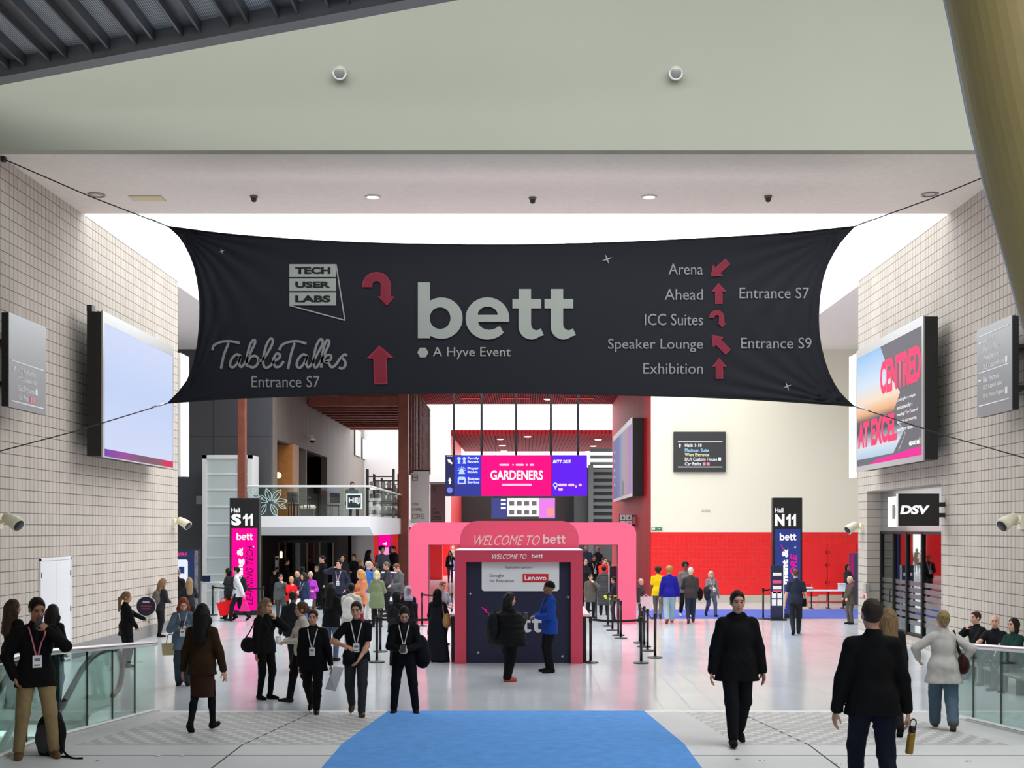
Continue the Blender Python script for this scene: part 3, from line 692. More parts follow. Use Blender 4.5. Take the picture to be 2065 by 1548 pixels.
# screen on the red side wall
d0, d1 = F*4.6/220, F*4.6/178
t, hw, hh = side_sign(4.45, -1, F*4.45/214, F*4.45/177, PZ(1003,F*4.45/214)+.05, PZ(841,F*4.45/214), 'led_screen', 'LED screen with a violet programme picture on the red side wall', 'screen')
obj('case', MB().rbox(-hw,hw,.03,.495,.02,hh-.02,.01), M_BLACK, t)
obj('bezel', MB().box(-hw,-hw+.06,0,.03,0,hh).box(hw-.1,hw,0,.03,0,hh).box(-hw+.06,hw-.1,0,.03,hh-.26,hh).box(-hw+.06,hw-.1,0,.03,0,.14), mat('white_bezel', (230,226,224), .4), t)
obj('display', MB().box(-hw+.06,hw-.1,.01,.03,.14,hh-.26), gradient_screen('violet_display', [(0,(84,88,150)),(.3,(92,96,158)),(.55,(150,150,170)),(.75,(176,140,150)),(1,(150,120,200))], .9, 0, (-hw,hw)), t)
ln = MB()
for v in (.25,.38,.52,.62,.74): ln.box(-hw+.4,-hw+1.1,.004,.0095,hh*(1-v)-.08,hh*(1-v)+.03)
obj('text_lines', ln, mat('pale_violet_text', (170,172,220), emit=.9), t)
ph = MB(); ph.box(0,.6,.004,.0095,.2,.9).box(.7,1.1,.004,.0095,.2,.8); obj('photo_tile', ph, mat('greenish_photo', (120,130,120), emit=.8), t)
# small frontal signs on the cream wall
d = D_X-.12
t = thing('direction_sign', 'black direction sign with white and coloured lines on the cream wall', 'sign', (PX(1411,d), d, PZ(951,d)))
hw = (PX(1464,d)-PX(1359,d))/2; hh = PZ(870,d)-PZ(951,d)
obj('panel', MB().rbox(-hw,hw,0,.12,0,hh,.01), mat('charcoal_sign', (58,58,58), .5), t)
def SR(x0,x1,y0,y1): return (PX(x0,d)-PX(1411,d), PX(x1,d)-PX(1411,d), PZ(y1,d)-PZ(951,d), PZ(y0,d)-PZ(951,d))
for y in (890.5, 941.5): q = SR(1367,1457,y-.8,y+.8); obj('rule', MB().box(q[0],q[1],-.008,0,q[2],q[3]), M_LETW, t)
for w_, x1, y0, c in (('Halls 1-18',1415,894,M_LETW),('Platinum Suite',1430,904,mat('pale_blue_text',(170,214,250),.5)),('West Entrance',1430,913,mat('pale_yellow_text',(250,240,190),.5)),('DLR Custom House',1446,922,M_LETW),('Car Parks',1414,931.5,M_LETW)):
    txt(t, w_, SR(1381,x1,y0,y0+7), -.006, c, bold=.02)
q = SR(1371,1371,898,898); obj('arrow', MB().plate(arrow_poly(q[0],q[2],.17,.05,90,.5), -.008, 0), M_LETW, t)
for x0, c in ((1448,M_LETW),(1417,mat('pink_pictogram',(250,150,160),.5)),(1425,mat('pink_pictogram',(250,150,160),.5))):
    y0 = 922 if x0 == 1448 else 932; q = SR(x0,x0+6,y0,y0+6.5); obj('pictogram', MB().box(q[0],q[1],-.008,0,q[2],q[3]), c, t)
t = thing('exit_sign', 'small green exit sign low on the cream wall above the red tiles', 'sign', (PX(1325,d), D_X-.05, PZ(1069,d)))
obj('panel', MB().rbox(-.21,.21,0,.05,0,.12,.006), mat('exit_green', (70,140,90), .5), t)
obj('symbol', MB().box(-.19,-.07,-.006,0,.02,.10), M_LETW, t); obj('arrow', MB().plate(arrow_poly(.1,.06,.12,.025,0,.5), -.006, 0), M_LETW, t)
t = thing('wall_vent', 'small pale triple vent on the cream wall below the black direction sign', 'vent', (PX(1424,d), D_X-.02, PZ(1031,d)))
for i in (-1,0,1): obj('slot', MB().box(i*.12-.045,i*.12+.045,0,.02,0,.08), mat('pale_grey_slot', (206,200,186), .6), t)
d = 47.6
t = thing('symbol_sign', 'white four square facilities sign on the red side wall above the pink arch', 'sign', (PX(1262,55), 55, PZ(1062,55)))
obj('board', MB().box(-.3,.3,0,.05,0,.58), M_BLACK, t)
for i in (0,1):
    for j in (0,1): (obj('wall_arm', MB().box(.3,4.95-PX(1262,55),.01,.04,.05,.12).box(.3,4.95-PX(1262,55),.01,.04,.46,.53), M_BLACK, t) if i+j == 0 else None); tl = obj('pictogram_tile', MB().box(-.27+i*.285,-.015+i*.285,-.008,0,.03+j*.28,.275+j*.28), M_WHITE, t); obj('figure', MB().plate([(-.17+i*.285,.08+j*.28),(-.10+i*.285,.08+j*.28),(-.12+i*.285,.2+j*.28),(-.15+i*.285,.2+j*.28)], -.013, -.008), M_DARK, tl)

# cream flood lamps on the wall ends and side walls
def flood(px, py, X, d, label, sx):
    t = thing('flood_lamp', label, 'wall light', (X, d, PZ(py,d)))
    cr = mat('cream_lamp', (236,230,204), .45)
    obj('mount', MB().rbox(-.04*1,.04,-.1,.1,-.14,.14,.01), cr, t)
    obj('arm', MB().tube([(0,0,0),(.22*sx,0,.02)], .04, 10), cr, t, True)
    obj('lamp_head', MB().tube([(.14*sx,-.02,.1),(.34*sx,-.1,0),(.44*sx,-.14,-.07)], [.10,.13,.14], 18), cr, t, True)
    obj('lens', MB().tube([(.44*sx,-.14,-.071),(.452*sx,-.144,-.079)], [.115,.11], 16), M_DARK, t, True)
flood(340, 1055, XL+.02, 35.2, 'cream flood lamp at the end of the block wall beside the dark cladding', 1)
flood(0, 1052, XL+.02, F*10.2/1064, 'cream flood lamp at the picture edge above the man in the dark blazer', 1)
flood(2066, 1053, XR-.02, F*9.75/1002, 'cream flood lamp on the block wall above the seated three', -1)
flood(1732, 1064, XR-.02, 35.2, 'cream flood lamp on the wall end beside the shop doorway', -1)

# ---------------------------------------------------------------- shop in the side wall
t = thing('shopfront', 'dark framed glass shopfront with frosted bands in the block wall', 'shopfront', (XR+.42, (D0+D1)/2, 0), -math.pi/2)
hw = (D1-D0)/2
g_shop = glass_mat('shop_glass', (120,124,122), .30, .02)
fz = 2.86
obj('fascia', MB().box(-hw,hw,-.02,.06,fz,4.0), mat('silver_fascia', (170,172,174), .18, .7), t)
xs = [-hw+.05, -hw+1.25, -hw+2.4, -hw+3.65, hw-.05]
for x in xs: obj('mullion', MB().box(x-.055,x+.055,-.06,.06,.12,fz), M_BLACK, t)
obj('transom', MB().box(-hw,hw,-.05,.05,fz-.07,fz), M_BLACK, t); obj('sill_rail', MB().box(-hw,hw,-.05,.05,.12,.2), M_BLACK, t)
for a_, b_ in zip(xs, xs[1:]):
    pn = obj('glass_panel', MB().box(a_+.055,b_-.055,-.008,.008,.2,fz-.07), g_shop, t)
    bd = MB()
    for i in range(7): bd.box(a_+.055,b_-.055,-.014,-.009,.42+i*.17,.42+i*.17+.115)
    obj('frosted_band', bd, glass_mat('frosted_film', (196,198,196), .32, .35), pn)
obj('door_pull', MB().tube([(-hw+1.1,-.1,.9),(-hw+1.1,-.1,1.3)], .018, 8), M_DARK, t, True)
fl = MB(); fl.plate(rrect(-hw+.75,-hw+1.75,2.98,3.82,.02,.3,.3,.02), -.05, -.02, [rrect(-hw+1.05,-hw+1.45,3.2,3.6,.02,.12,.12,.02)]); obj('fascia_letter', fl, E_WHITE, t)
sb = MB(); sb.box(XR+.6, 14, D0-.2, D0-.1, -.1, 4.2).box(XR+.6, 14, D1+.1, D1+.2, -.1, 4.2).box(13.9, 14, D0-.2, D1+.2, -.1, 4.2).box(XR+.6,14,D0-.2,D1+.2,4.1,4.2)
struct('wall_shop_inner', sb, mat('shop_inner_paint', (150,146,142), .8))
dd = 28.2
t = thing('blade_sign', 'black lit blade sign with a white three letter logo over the shopfront', 'sign', (PX(1853,dd), dd, PZ(1060,dd)))
hw = (PX(1895,dd)-PX(1812,dd))/2; hh = PZ(995,dd)-PZ(1060,dd)
obj('case', MB().rbox(-hw,hw,0,.14,0,hh,.01), mat('black_display', (30,30,32), .3), t)
obj('side_light', MB().box(-hw-.012,-hw,0,.12,0,hh), M_WHITE, t)
txt(t, 'DSV', (-hw*.92,hw*.52,hh*.36,hh*.64), -.01, E_WHITE, bold=.05, shear=.15)
obj('wall_arm', MB().box(hw,XR+.02-PX(1853,dd),.03,.1,.2,.3).box(hw,XR+.02-PX(1853,dd),.03,.1,hh-.3,hh-.2), M_DARK, t)

# ---------------------------------------------------------------- glass balustrades and escalator
g_bal = glass_mat('green_glass', (234,247,243), .03, .02)
g_edge = mat('green_glass_edge', (40,70,62), .2)
def balustrade(X, d_far, d_near, n, label, face):
    t = thing('glass_balustrade', label, 'balustrade', (X, d_far, 0))
    ds = [d_far+(d_near-d_far)*i/n for i in range(n+1)]
    for a_, b_ in zip(ds, ds[1:]):
        za, zb = floor_z(a_)+.03, floor_z(b_)+.03
        vs = []
        for x in (-.008,.008): vs += [(x,a_-d_far-.012,za),(x,b_-d_far+.012,zb),(x,b_-d_far+.012,zb+1.05),(x,a_-d_far-.012,za+1.05)]
        pn = obj('glass_panel', MB().add(vs, [(0,1,2,3),(7,6,5,4),(0,4,5,1),(1,5,6,2),(2,6,7,3),(3,7,4,0)]), g_bal, t)
        ev = []
        for x in (-.011,.011): ev += [(x,b_-d_far+.012,zb),(x,b_-d_far-.006,zb),(x,b_-d_far-.006,zb+1.05),(x,b_-d_far+.012,zb+1.05)]
        obj('panel_edge', MB().add(ev, [(0,1,2,3),(7,6,5,4),(0,4,5,1),(1,5,6,2),(2,6,7,3),(3,7,4,0)]), g_edge, pn)
    pts = [(0, d_-d_far, floor_z(d_)+1.10) for d_ in [d_far+.05]+[x for x in np.linspace(d_far, d_near, 40)][1:]]
    obj('handrail', MB().tube(pts, .042, 14), M_STEEL, t, True)
    sh = MB(); p2 = [(0, p[1], p[2]-1.06) for p in pts]; sh.tube(p2, .03, 4); obj('base_channel', sh, mat('pale_channel', (210,212,210), .4), t)
    return t
balustrade(X_WL-.06, 19.4, 10.4, 9, 'glass balustrade with steel rail beside the man on the phone', 1)
balustrade(X_WR+.06, 18.7, 9.4, 9, 'glass balustrade with steel rail beside the woman in the white shirt', -1)
# escalator going down behind the glass balustrade
ex0, ex1, ed = -7.75, -6.55, 19.6
t = thing('escalator', 'escalator going down behind the glass balustrade, with black curved handrails', 'escalator', ((ex0+ex1)/2, ed, 0))
hwE = (ex1-ex0)/2
sl = math.tan(math.radians(30))
st = MB()
y = -1.1; z = 0.
for i in range(18): obj('step', MB().box(-hwE+.16,hwE-.16,y-.4*(i+1),y-.4*i,-.23*(i+1)-.2,-.23*(i+1)+.0), mat('grooved_steps', (86,88,90), .4, .4), t)
obj('landing_plate', MB().box(-hwE+.1,hwE-.1,-1.1,.1,-.05,.012), mat('comb_plate', (176,178,178), .35, .6), t)
for s in (-1, 1):
    x = s*(hwE-.08)
    path = [(x,-.1,.25),(x,.22,.36),(x,.36,.62),(x,.25,.88),(x,-.05,1.0),(x,-.8,1.0),(x,-1.3,.88),(x,-1.9,.58),(x,-4.5,.58-2.6*sl),(x,-8.5,.58-6.6*sl)]
    sp_ = spline(path, 8)
    obj('handrail', MB().tube(sp_, .045, 10), M_RUBBER, t, True)
    gp = MB(); up = [(p[1],p[2]-.04) for p in sp_ if p[2] < 1.1 and p[1] < .37][12:]
    poly = [(-8.5,-.35-7.4*sl),(-1.2,-.05),(.1,0)] + [(p[1]*.97, p[2]-.05) for p in sp_[6:]]
    gp.prism(poly, 'x', x-.006, x+.006); obj('glass_side', gp, g_bal, t)
    sk = MB(); sk.prism([(-8.5,-.75-7.4*sl),(-1.2,-.3),(.15,-.3),(.15,.12),(-1.2,.12),(-8.5,.05-7.4*sl)], 'x', x-.05, x+.05); obj('skirt_panel', sk, mat('white_skirt_panel', (216,220,220), .35), t)

# ---------------------------------------------------------------- carpet
cp = MB(); xs0, xs1, h_ = -2.2, 1.9, .014
pr = [(D_FOOT+.02,0),(D_TOP,Z_PLAT),(-2,Z_PLAT)]
vs = [(x,d_,z+k) for x in (xs0,xs1) for d_, z in pr for k in (.003,h_+.003)]
cp.add(vs, [(1,3,9,7),(3,5,11,9),(0,6,8,2),(2,8,10,4),(0,1,7,6),(4,10,11,5),(0,2,3,1),(2,4,5,3),(6,7,9,8),(8,9,11,10)])
tag(obj('carpet_runner', cp, mat('blue_carpet_pile', (104,166,238), .95, noise=.10, nscale=6, bump=.3, spec=.1)), 'wide blue carpet running up the ramp onto the landing', 'carpet')
tag(obj('carpet_runner', MB().box(PX(1284,44), 13, depth(1247), depth(1229), .002, .014), mat('violet_blue_carpet', (92,106,186), .95, spec=.1)), 'violet blue carpet strip along the red tiled wall', 'carpet')

# ---------------------------------------------------------------- hall totems
def totem(pxc, hw, d, z1, name, word, scr, label, lines):
    t = thing('totem_sign', label, 'sign', (PX(pxc,d), d, 0))
    obj('body', MB().rbox(-hw,hw,0,.28,0,z1,.012), mat('black_totem', (26,26,27), .4), t)
    zs = z1*.742
    obj('display', MB().box(-hw*.86,hw*.86,-.012,0,.16,zs), scr, t)
    txt(t, 'Hall', (-hw*.88,-hw*.30,z1*.875,z1*.915), -.008, E_WHITE, bold=.03)
    txt(t, word[0], (-hw*.88,-hw*.22,z1*.765,z1*.865), -.008, E_WHITE, bold=.055)
    for i in (0,1):
        xa, za, zb, wd = -hw*.10+i*hw*.36, z1*.765, z1*.865, hw*.30
        obj('lettering', MB().plate([(xa+wd*.5,za),(xa+wd,za),(xa+wd,zb),(xa+wd*.62,zb),(xa+wd*.38,zb-.08),(xa,zb-.11),(xa,zb-.19),(xa+wd*.5,zb-.16)], -.01, -.002), E_WHITE, t)
    lines(t, hw, z1, zs)
    return t
M_MAG = mat('magenta_display', (255,0,150), emit=1.0)
def lines_s(t, hw, z1, zs):
    logo(t, (-hw*.52,hw*.58,zs-.40,zs-.16), -.016, E_WHITE)
    txt(t, 'ning &', (-hw*.50,hw*.02,zs*.42,zs*.78), -.016, E_WHITE, bold=.05, vert=True)
    txt(t, 'LEARNING TECH', (hw*.12,hw*.58,zs*.12,zs*.80), -.016, mat('dark_plum_text', (96,8,72), emit=.6), bold=.0, shear=.25, vert=True)
    star(t, hw*.62, zs-.62, .05, -.016, E_WHITE)
totem(493, (PX(523,41.25)-PX(463,41.25))/2, depth(1240), 3.98, 'S', 'S11', M_MAG, 'hall S11 totem with a glowing magenta display', lines_s)
def lines_n(t, hw, z1, zs):
    logo(t, (-hw*.55,hw*.58,zs-.38,zs-.14), -.016, E_WHITE)
    txt(t, 'ment &', (-hw*.40,hw*.02,zs*.38,zs*.78), -.016, E_WHITE, bold=.05, vert=True)
    txt(t, 'ORE', (hw*.18,hw*.62,zs*.48,zs*.72), -.016, M_MAG, bold=.02, shear=.2, vert=True)
    star(t, hw*.5, zs-.6, .05, -.016, E_WHITE)
    obj('spark', MB().plate([(-hw*.5,zs-.5),(-hw*.3,zs-.62),(-hw*.36,zs-.6),(-hw*.15,zs-.78),(-hw*.35,zs-.66),(-hw*.3,zs-.68)], -.022, -.016), M_MAG, t)
totem(1588.5, (PX(1618,39.7)-PX(1559,39.7))/2, depth(1247), 3.95, 'N', 'N11', mat('indigo_display', (52,62,134), emit=1.), 'hall N11 totem with an indigo display', lines_n)
# slim programme stand beside the N11 totem
d = depth(1249)-.25
t = thing('programme_stand', 'slim dark programme stand with white panels beside the hall N11 totem', 'sign', (PX(1567,d), d, 0))
hw = (PX(1580,d)-PX(1555,d))/2; hh = PZ(1139,d)
obj('body', MB().rbox(-hw,hw,0,.1,.05,hh,.008), mat('night_blue_stand', (34,40,72), .4), t); obj('base', MB().box(-hw-.05,hw+.08,-.2,.25,0,.05), M_BLACK, t)
obj('edge', MB().box(hw,hw+.03,-.01,.1,.05,hh), M_WHITE, t)
for v, m_ in ((.16,M_LETW),(.30,mat('pink_strip',(230,80,130),.5)),(.40,M_LETW),(.48,mat('pink_strip',(230,80,130),.5))):
    obj('title_strip', MB().box(-hw*.7,hw*.7,-.006,0,hh*(1-v)-.06,hh*(1-v)+.04), m_, t)
for i in (0,1):
    for j in (0,1): obj('white_panel', MB().box(-hw*.85+i*hw*.9,-hw*.1+i*hw*.9,-.006,0,hh*.40-j*.24,hh*.40+.2-j*.24), M_LETW, t)

# ---------------------------------------------------------------- welcome arch and booth
d = depth(1258)
t = thing('welcome_arch', 'tall coral pink free standing arch with rounded corners behind the booth', 'arch', (PX(1054,d), d, 0))
x0, x1 = PX(825,d)-PX(1054,d), PX(1283,d)-PX(1054,d); z1 = PZ(1053,d)
lo0, lo1 = PX(864,d)-PX(1054,d), PX(1246,d)-PX(1054,d); zi = PZ(1098,d)
pl = [(x0,0),(lo0,0),(lo0,zi),(lo1,zi),(lo1,0),(x1,0)] + arc(x1-.36,z1-.36,.36,.36,0,90,8) + arc(x0+.36,z1-.36,.36,.36,90,180,8)
obj('portal', MB().plate(pl, 0, .35), M_PINK, t)
obj('inner_lining', MB().box(lo0,lo0+.012,.01,.34,0,zi-.012).box(lo1-.012,lo1,.01,.34,0,zi-.012).box(lo0,lo1,.01,.34,zi-.012,zi), mat('plum_lining', (120,24,52), .6), t)
d = depth(1338)
t = thing('welcome_booth', 'pink framed welcome booth with a navy front and sponsor panel in mid hall', 'booth', (PX(1046,d), d, 0))
bx = lambda px: PX(px,d)-PX(1046,d)
bzz = lambda py: PZ(py,d)
def BR2(a_,b_,c_,e_): return (bx(a_),bx(b_),bzz(e_),bzz(c_))
x0, x1, z1 = bx(917), bx(1175), bzz(1110)
obj('portal', MB().plate([(x0,0),(bx(940),0),(bx(940),bzz(1133)),(bx(1151),bzz(1133)),(bx(1151),0),(x1,0),(x1,z1),(x0,z1)], 0, 3.2), M_BOOTH, t)
obj('top_edge', MB().box(x0-.01,x1+.01,-.012,3.2,z1,z1+.02), mat('pale_pink_edge', (255,190,204), .5), t)
fr = obj('front_panel', MB().box(bx(940),bx(1151),.16,.24,0,bzz(1133)), M_NAVY, t)
pan = obj('sponsor_panel', MB().plate(rrect(bx(971),bx(1128),bzz(1192),bzz(1133),0,0,.06,.06), .12, .16), mat('pale_grey_panel', (224,224,226), .5), t)
m_ink = mat('dark_ink', (70,72,80), .6)
txt(pan, 'Registration sponsors', BR2(1018,1074,1141,1147.5), .115, m_ink)
for w_, a_, b_, y0, y1, c in (('G',987,992,1157,1163.5,mat('ink_g',(72,100,170),.6)),('oogle',992.6,1015,1157,1165.5,m_ink),('for Education',987,1036,1168,1174,m_ink)):
    txt(pan, w_, BR2(a_,b_,y0,y1), .115, c)
rp = obj('red_label', MB().box(bx(1054),bx(1106),.112,.12,bzz(1174),bzz(1157)), mat('label_red', (206,24,44), .5), pan)
txt(rp, 'Lenovo', BR2(1058,1102,1160,1170), .106, M_LETW, bold=.02)
txt(t, 'WELCOME TO', BR2(993,1062,1117,1127), -.006, M_LETW, shear=.4)
logo(t, BR2(1072,1095,1116,1125), -.006, M_LETW)
logo(fr, BR2(985,1094,1240,1276), .15, mat('navy_face_lettering', (206,208,214), .5))
txt(fr, 'A Hyve Event', BR2(994,1054,1280,1287), .15, MATS['navy_face_lettering'])
for px, py, r in ((948,1197,2.6),(1146,1204,3.2),(964,1317,2.6),(1135,1324,2.6)): star(fr, bx(px), bzz(py), r*1.4*d/F, .15, M_LETW)
obj('spark', MB().plate([(bx(970),bzz(1224)),(bx(982),bzz(1231)),(bx(979),bzz(1232)),(bx(987),bzz(1238)),(bx(978),bzz(1234)),(bx(979),bzz(1232.5))], .14, .155), M_MAG, fr)
for s, px in ((-1,905),(1,1191)):
    xa = x0 if s < 0 else x1; xb = bx(px)
    ct = obj('side_counter', MB().rbox(min(xa,xb),max(xa,xb),.35,2.9,1.0,1.06,.01), M_WHITE, t)
    obj('counter_support', MB().box(xa+s*.02,xa+s*.10,.4,2.8,0,1.0), M_BLACK, ct)
hd_d = d+2.6
cr = MB(); hx_ = lambda px: PX(px,hd_d)-PX(1046,d); hz = lambda py: PZ(py,hd_d)
cr.plate(rrect(hx_(928),hx_(1167),z1+.02,hz(1050),.42,.42,0,0), 2.6, 2.9); cw = obj('crown_board', cr, M_PINK, t)
txt(cw, 'WELCOME TO', (hx_(957),hx_(1089),hz(1099),hz(1079)), 2.592, M_LETW, shear=.4)
logo(cw, (hx_(1095),hx_(1141),hz(1096),hz(1077)), 2.592, M_LETW)

# ---------------------------------------------------------------- hanging LED sign with its rods
d = 46.5
hx_ = lambda px: PX(px,d)-PX(1041,d); z0 = PZ(1000,d); hz = lambda py: PZ(py,d)-z0
def HR(a_,b_,c_,e_): return (hx_(a_),hx_(b_),hz(e_),hz(c_))
t = thing('hanging_sign', 'long hanging LED sign in navy, magenta and violet on thin rods', 'sign', (PX(1041,d), d, z0))
obj('case', MB().rbox(hx_(898),hx_(1184),.0,.3,0,hz(917),.01), M_BLACK, t)
for a_, b_, nm in ((898,916.5,(46,46,86)),(916.5,970,(52,60,150)),(970.5,1112,(255,4,128)),(1113,1184,(98,30,232))):
    q = HR(a_,b_,917.5,1000); obj('display', MB().box(q[0],q[1],-.012,0,q[2]+.01,q[3]), mat('led_%d_%d_%d' % nm, nm, emit=1.), t)
for y0 in (918.5, 938.5, 958):
    q = HR(918,969,y0,y0+18); obj('direction_row', MB().box(q[0],q[1],-.016,-.0125,q[2],q[3]), mat('royal_blue_led', (50,66,214), emit=1.), t)
for w_, a_, b_, y0 in (('Family\nRoom',943,966,921),('Prayer\nRoom',943,965,941.5),('Business\nServices',943,967,962)):
    txt(t, w_, HR(a_,b_,y0,y0+12.5), -.02, E_WHITE, bold=.02)
for i, y0 in enumerate((921,941,961)):
    ic = MB(); c = ((hx_(931)), hz(y0+7))
    if i == 0:
        for s in (-1,1): ic.plate([(c[0]+s*.1+.07*math.cos(k*.524), c[1]+.06+.07*math.sin(k*.524)) for k in range(12)], -.02, -.0165); ic.plate([(c[0]+s*.1-.06,c[1]-.13),(c[0]+s*.1+.06,c[1]-.13),(c[0]+s*.1+.03,c[1]+.02),(c[0]+s*.1-.03,c[1]+.02)], -.02, -.0165)
    elif i == 1:
        for k in range(7): a_ = math.radians(180*k/6); ic.ribbon([(c[0]+.07*math.cos(a_),c[1]+.07*math.sin(a_)),(c[0]+.16*math.cos(a_),c[1]+.16*math.sin(a_))], .02, -.02)
        ic.plate([(c[0]-.13,c[1]-.14),(c[0]+.13,c[1]-.14),(c[0]+.04,c[1]+.06),(c[0]-.04,c[1]+.06)], -.02, -.0165)
    else:
        ic.plate(rrect(c[0]-.15,c[0]+.15,c[1]-.15,c[1]+.13,.07,.07,.01,.01), -.02, -.0165, [(lambda r: r)(rrect(c[0]-.1,c[0]+.1,c[1]-.1,c[1]+.02,.01))])
    obj('pictogram', ic, mat('pale_blue_led', (190,214,250), emit=1.), t)
for a_, b_ in ((930,135),(969,90)): c = (hx_(907), hz(a_)); obj('arrow', MB().plate(arrow_poly(c[0],c[1],.26,.07,b_,.5), -.02, -.0125), E_WHITE, t)
c = (hx_(907), hz(988)); obj('round_symbol', MB().plate([(c[0]+.11*math.cos(k*.262),c[1]+.11*math.sin(k*.262)) for k in range(24)], -.02, -.0125), mat('periwinkle_led', (120,130,240), emit=1.), t)
dots = MB()
for px in (903,907,911): dots.box(hx_(px)-.025,hx_(px)+.025,-.02,-.0125,hz(918.5)-.03,hz(918.5)); 
obj('dot_pattern', dots, E_WHITE, t)
txt(t, 'GARDENERS', HR(989,1095,948,967.5), -.018, E_WHITE, bold=.03)
txt(t, 'JANUARY IS GOOD TO GROW'.replace('JANUARY IS GOOD TO GROW','...... . ...  . ...'), HR(1007,1077,936,939), -.018, E_WHITE, bold=.03) if False else None
bl = MB()
for a_, b_ in ((1007,1027),(1033,1036),(1040,1056),(1060,1064),(1068,1077)): q = HR(a_,b_,935,939); bl.plate(rrect(q[0],q[1],q[2],q[3],.03), -.02, -.0125)
q = HR(1012,1072,975,979.5); bl.plate(rrect(q[0],q[1],q[2],q[3],.04), -.02, -.0125); obj('blurred_line', bl, mat('pale_pink_led', (255,196,226), emit=1.), t)
txt(t, 'BETT 2025', HR(1115,1151,927,934), -.018, E_WHITE, bold=.03, shear=.25)
for a_, b_, y0 in ((1126,1143,975),(1146,1158,975),(1160,1163,978),(1167,1173,975),(1126,1135,984)): q = HR(a_,b_,y0,y0+5); obj('blurred_line', MB().plate(rrect(q[0],q[1],q[2],q[3],.03), -.02, -.0125), MATS['pale_pink_led'], t)
c = (hx_(1120), hz(979)); obj('pin_symbol', MB().plate([(c[0],c[1]-.16)]+arc(c[0],c[1]+.03,.09,.09,-20,200,10), -.02, -.0125, [[(p[0],p[1]) for p in arc(c[0],c[1]+.03,.05,.05,0,330,11)]]), MATS['pale_blue_led'], t)
for px in (915,971,1041,1111,1166):
    zt = Z_C-z0 if D_X < d else 8.0
    obj('rod', MB().tube([(hx_(px),.1,hz(918)),(hx_(px),.1,10.0-z0)], .045, 10), M_DARK, t, True)
struct('trim_hanger_beam', MB().box(XL-.5, XR+.5, d+.0, d+.2, 10.0, 10.3), M_DARK)
# second, smaller sign further down the passage
d = 93.
hx2 = lambda px: PX(px,d)-PX(1055,d); z2 = PZ(1046,d); hz2 = lambda py: PZ(py,d)-z2
t = thing('hanging_sign', 'small three part hanging LED sign with a white middle down the passage', 'sign', (PX(1055,d), d, z2))
obj('case', MB().rbox(hx2(990),hx2(1120),0,.25,0,hz2(1003),.01), M_BLACK, t)
for a_, b_, y1, nm in ((991,1023,1044,(62,66,130)),(1023,1087,1041,(244,238,240)),(1087,1119,1044,(220,120,220))): obj('display', MB().box(hx2(a_),hx2(b_),-.012,0,hz2(y1),hz2(1004)), mat('led2_%d' % nm[0], nm, emit=1.), t)
for i in range(4):
    for j in range(2): obj('logo_block', MB().box(hx2(1027+i*15),hx2(1037+i*15),-.018,-.0125,hz2(1019+j*18),hz2(1010+j*18)), mat('grey_logo_block', (116,110,112), emit=.8), t)
obj('text_lines', MB().box(hx2(1010),hx2(1020),-.018,-.0125,hz2(1010),hz2(1006)).box(hx2(1010),hx2(1020),-.018,-.0125,hz2(1018),hz2(1014)).box(hx2(1010),hx2(1020),-.018,-.0125,hz2(1026),hz2(1022)), E_WHITE, t)
obj('portrait_tile', MB().box(hx2(1103),hx2(1118),-.018,-.0125,hz2(1040),hz2(1023)), mat('salmon_tile', (240,150,150), emit=.9), t)
for px in (1000,1110): obj('rod', MB().tube([(hx2(px),.1,hz2(1003)),(hx2(px),.1,Z_C-z2)], .03, 8), M_DARK, t, True)

# ---------------------------------------------------------------- cafe balcony
d0, d1 = 44.8, 56.1
x0, x1 = PX(525,d0), -5.75
struct('floor_balcony', MB().prism([(d0,3.0),(d0,3.4),(d1,3.4),(d1,2.7),(d0+1.2,2.68)], 'x', x0-1.0, x1).box(PX(486,d0), x0-1.0, d0, d1-7.6, 3.0, 3.4), mat('white_balcony_paint', (238,238,238), .5))
t = thing('glass_balustrade', 'cafe balcony glass balustrade with white leaf drawings and a square sign', 'balustrade', (x0, d0+.05, 3.4))
g_b2 = glass_mat('balcony_glass', (236,244,242), .06, .02)
xa, xb = PX(485,d0)-x0, x1-x0
n = 5
for i in range(n):
    a_, b_ = xa+(xb-xa)*i/n, xa+(xb-xa)*(i+1)/n
    obj('glass_panel', MB().box(a_+.012,b_-.012,-.008,.008,0,1.06), g_b2, t)
for i in range(5):
    a_, b_ = (d1-d0-.1)*i/5, (d1-d0-.1)*(i+1)/5
    obj('glass_panel', MB().box(xb-.008,xb+.008,a_+.012,b_-.012,0,1.06), g_b2, t)
obj('handrail', MB().tube([(xa,0,1.1),(xb,0,1.1),(xb,d1-d0-.1,1.1)], .04, 10), M_WHITE, t)
lf = MB()
bl_ = lambda px, py: (PX(px,d0)-x0, PZ(py,d0)-3.4)
def leaf(cx, cy, L, w_, ang):
    pts = []
    for s in (1,-1):
        for k in range(9):
            u = k/8 if s > 0 else 1-k/8; q = s*w_*math.sin(math.pi*u)*.5
            pts.append((cx+(u*L)*math.cos(ang)-q*math.sin(ang), cy+(u*L)*math.sin(ang)+q*math.cos(ang)))
    lf.ribbon(pts, .022, -.012); lf.ribbon([(cx,cy),(cx+L*math.cos(ang),cy+L*math.sin(ang))], .018, -.012)
for px, py, L, w_, ang in ((545,1010,.5,.22,1.9),(548,1010,.55,.24,.9),(552,1012,.5,.2,.1),(540,1012,.55,.25,2.7),(536,1016,.5,.2,4.2),(546,1016,.5,.22,5.2),(520,1000,.5,.2,2.6),(515,1004,.45,.2,3.6),(512,1000,.4,.2,1.6),(530,1004,.4,.18,3.2),(560,1016,.35,.14,-.5)):
    leaf(*bl_(px,py), L, w_, ang)
obj('leaf_drawing', lf, mat('pale_mint_film', (200,232,228), .5), t)
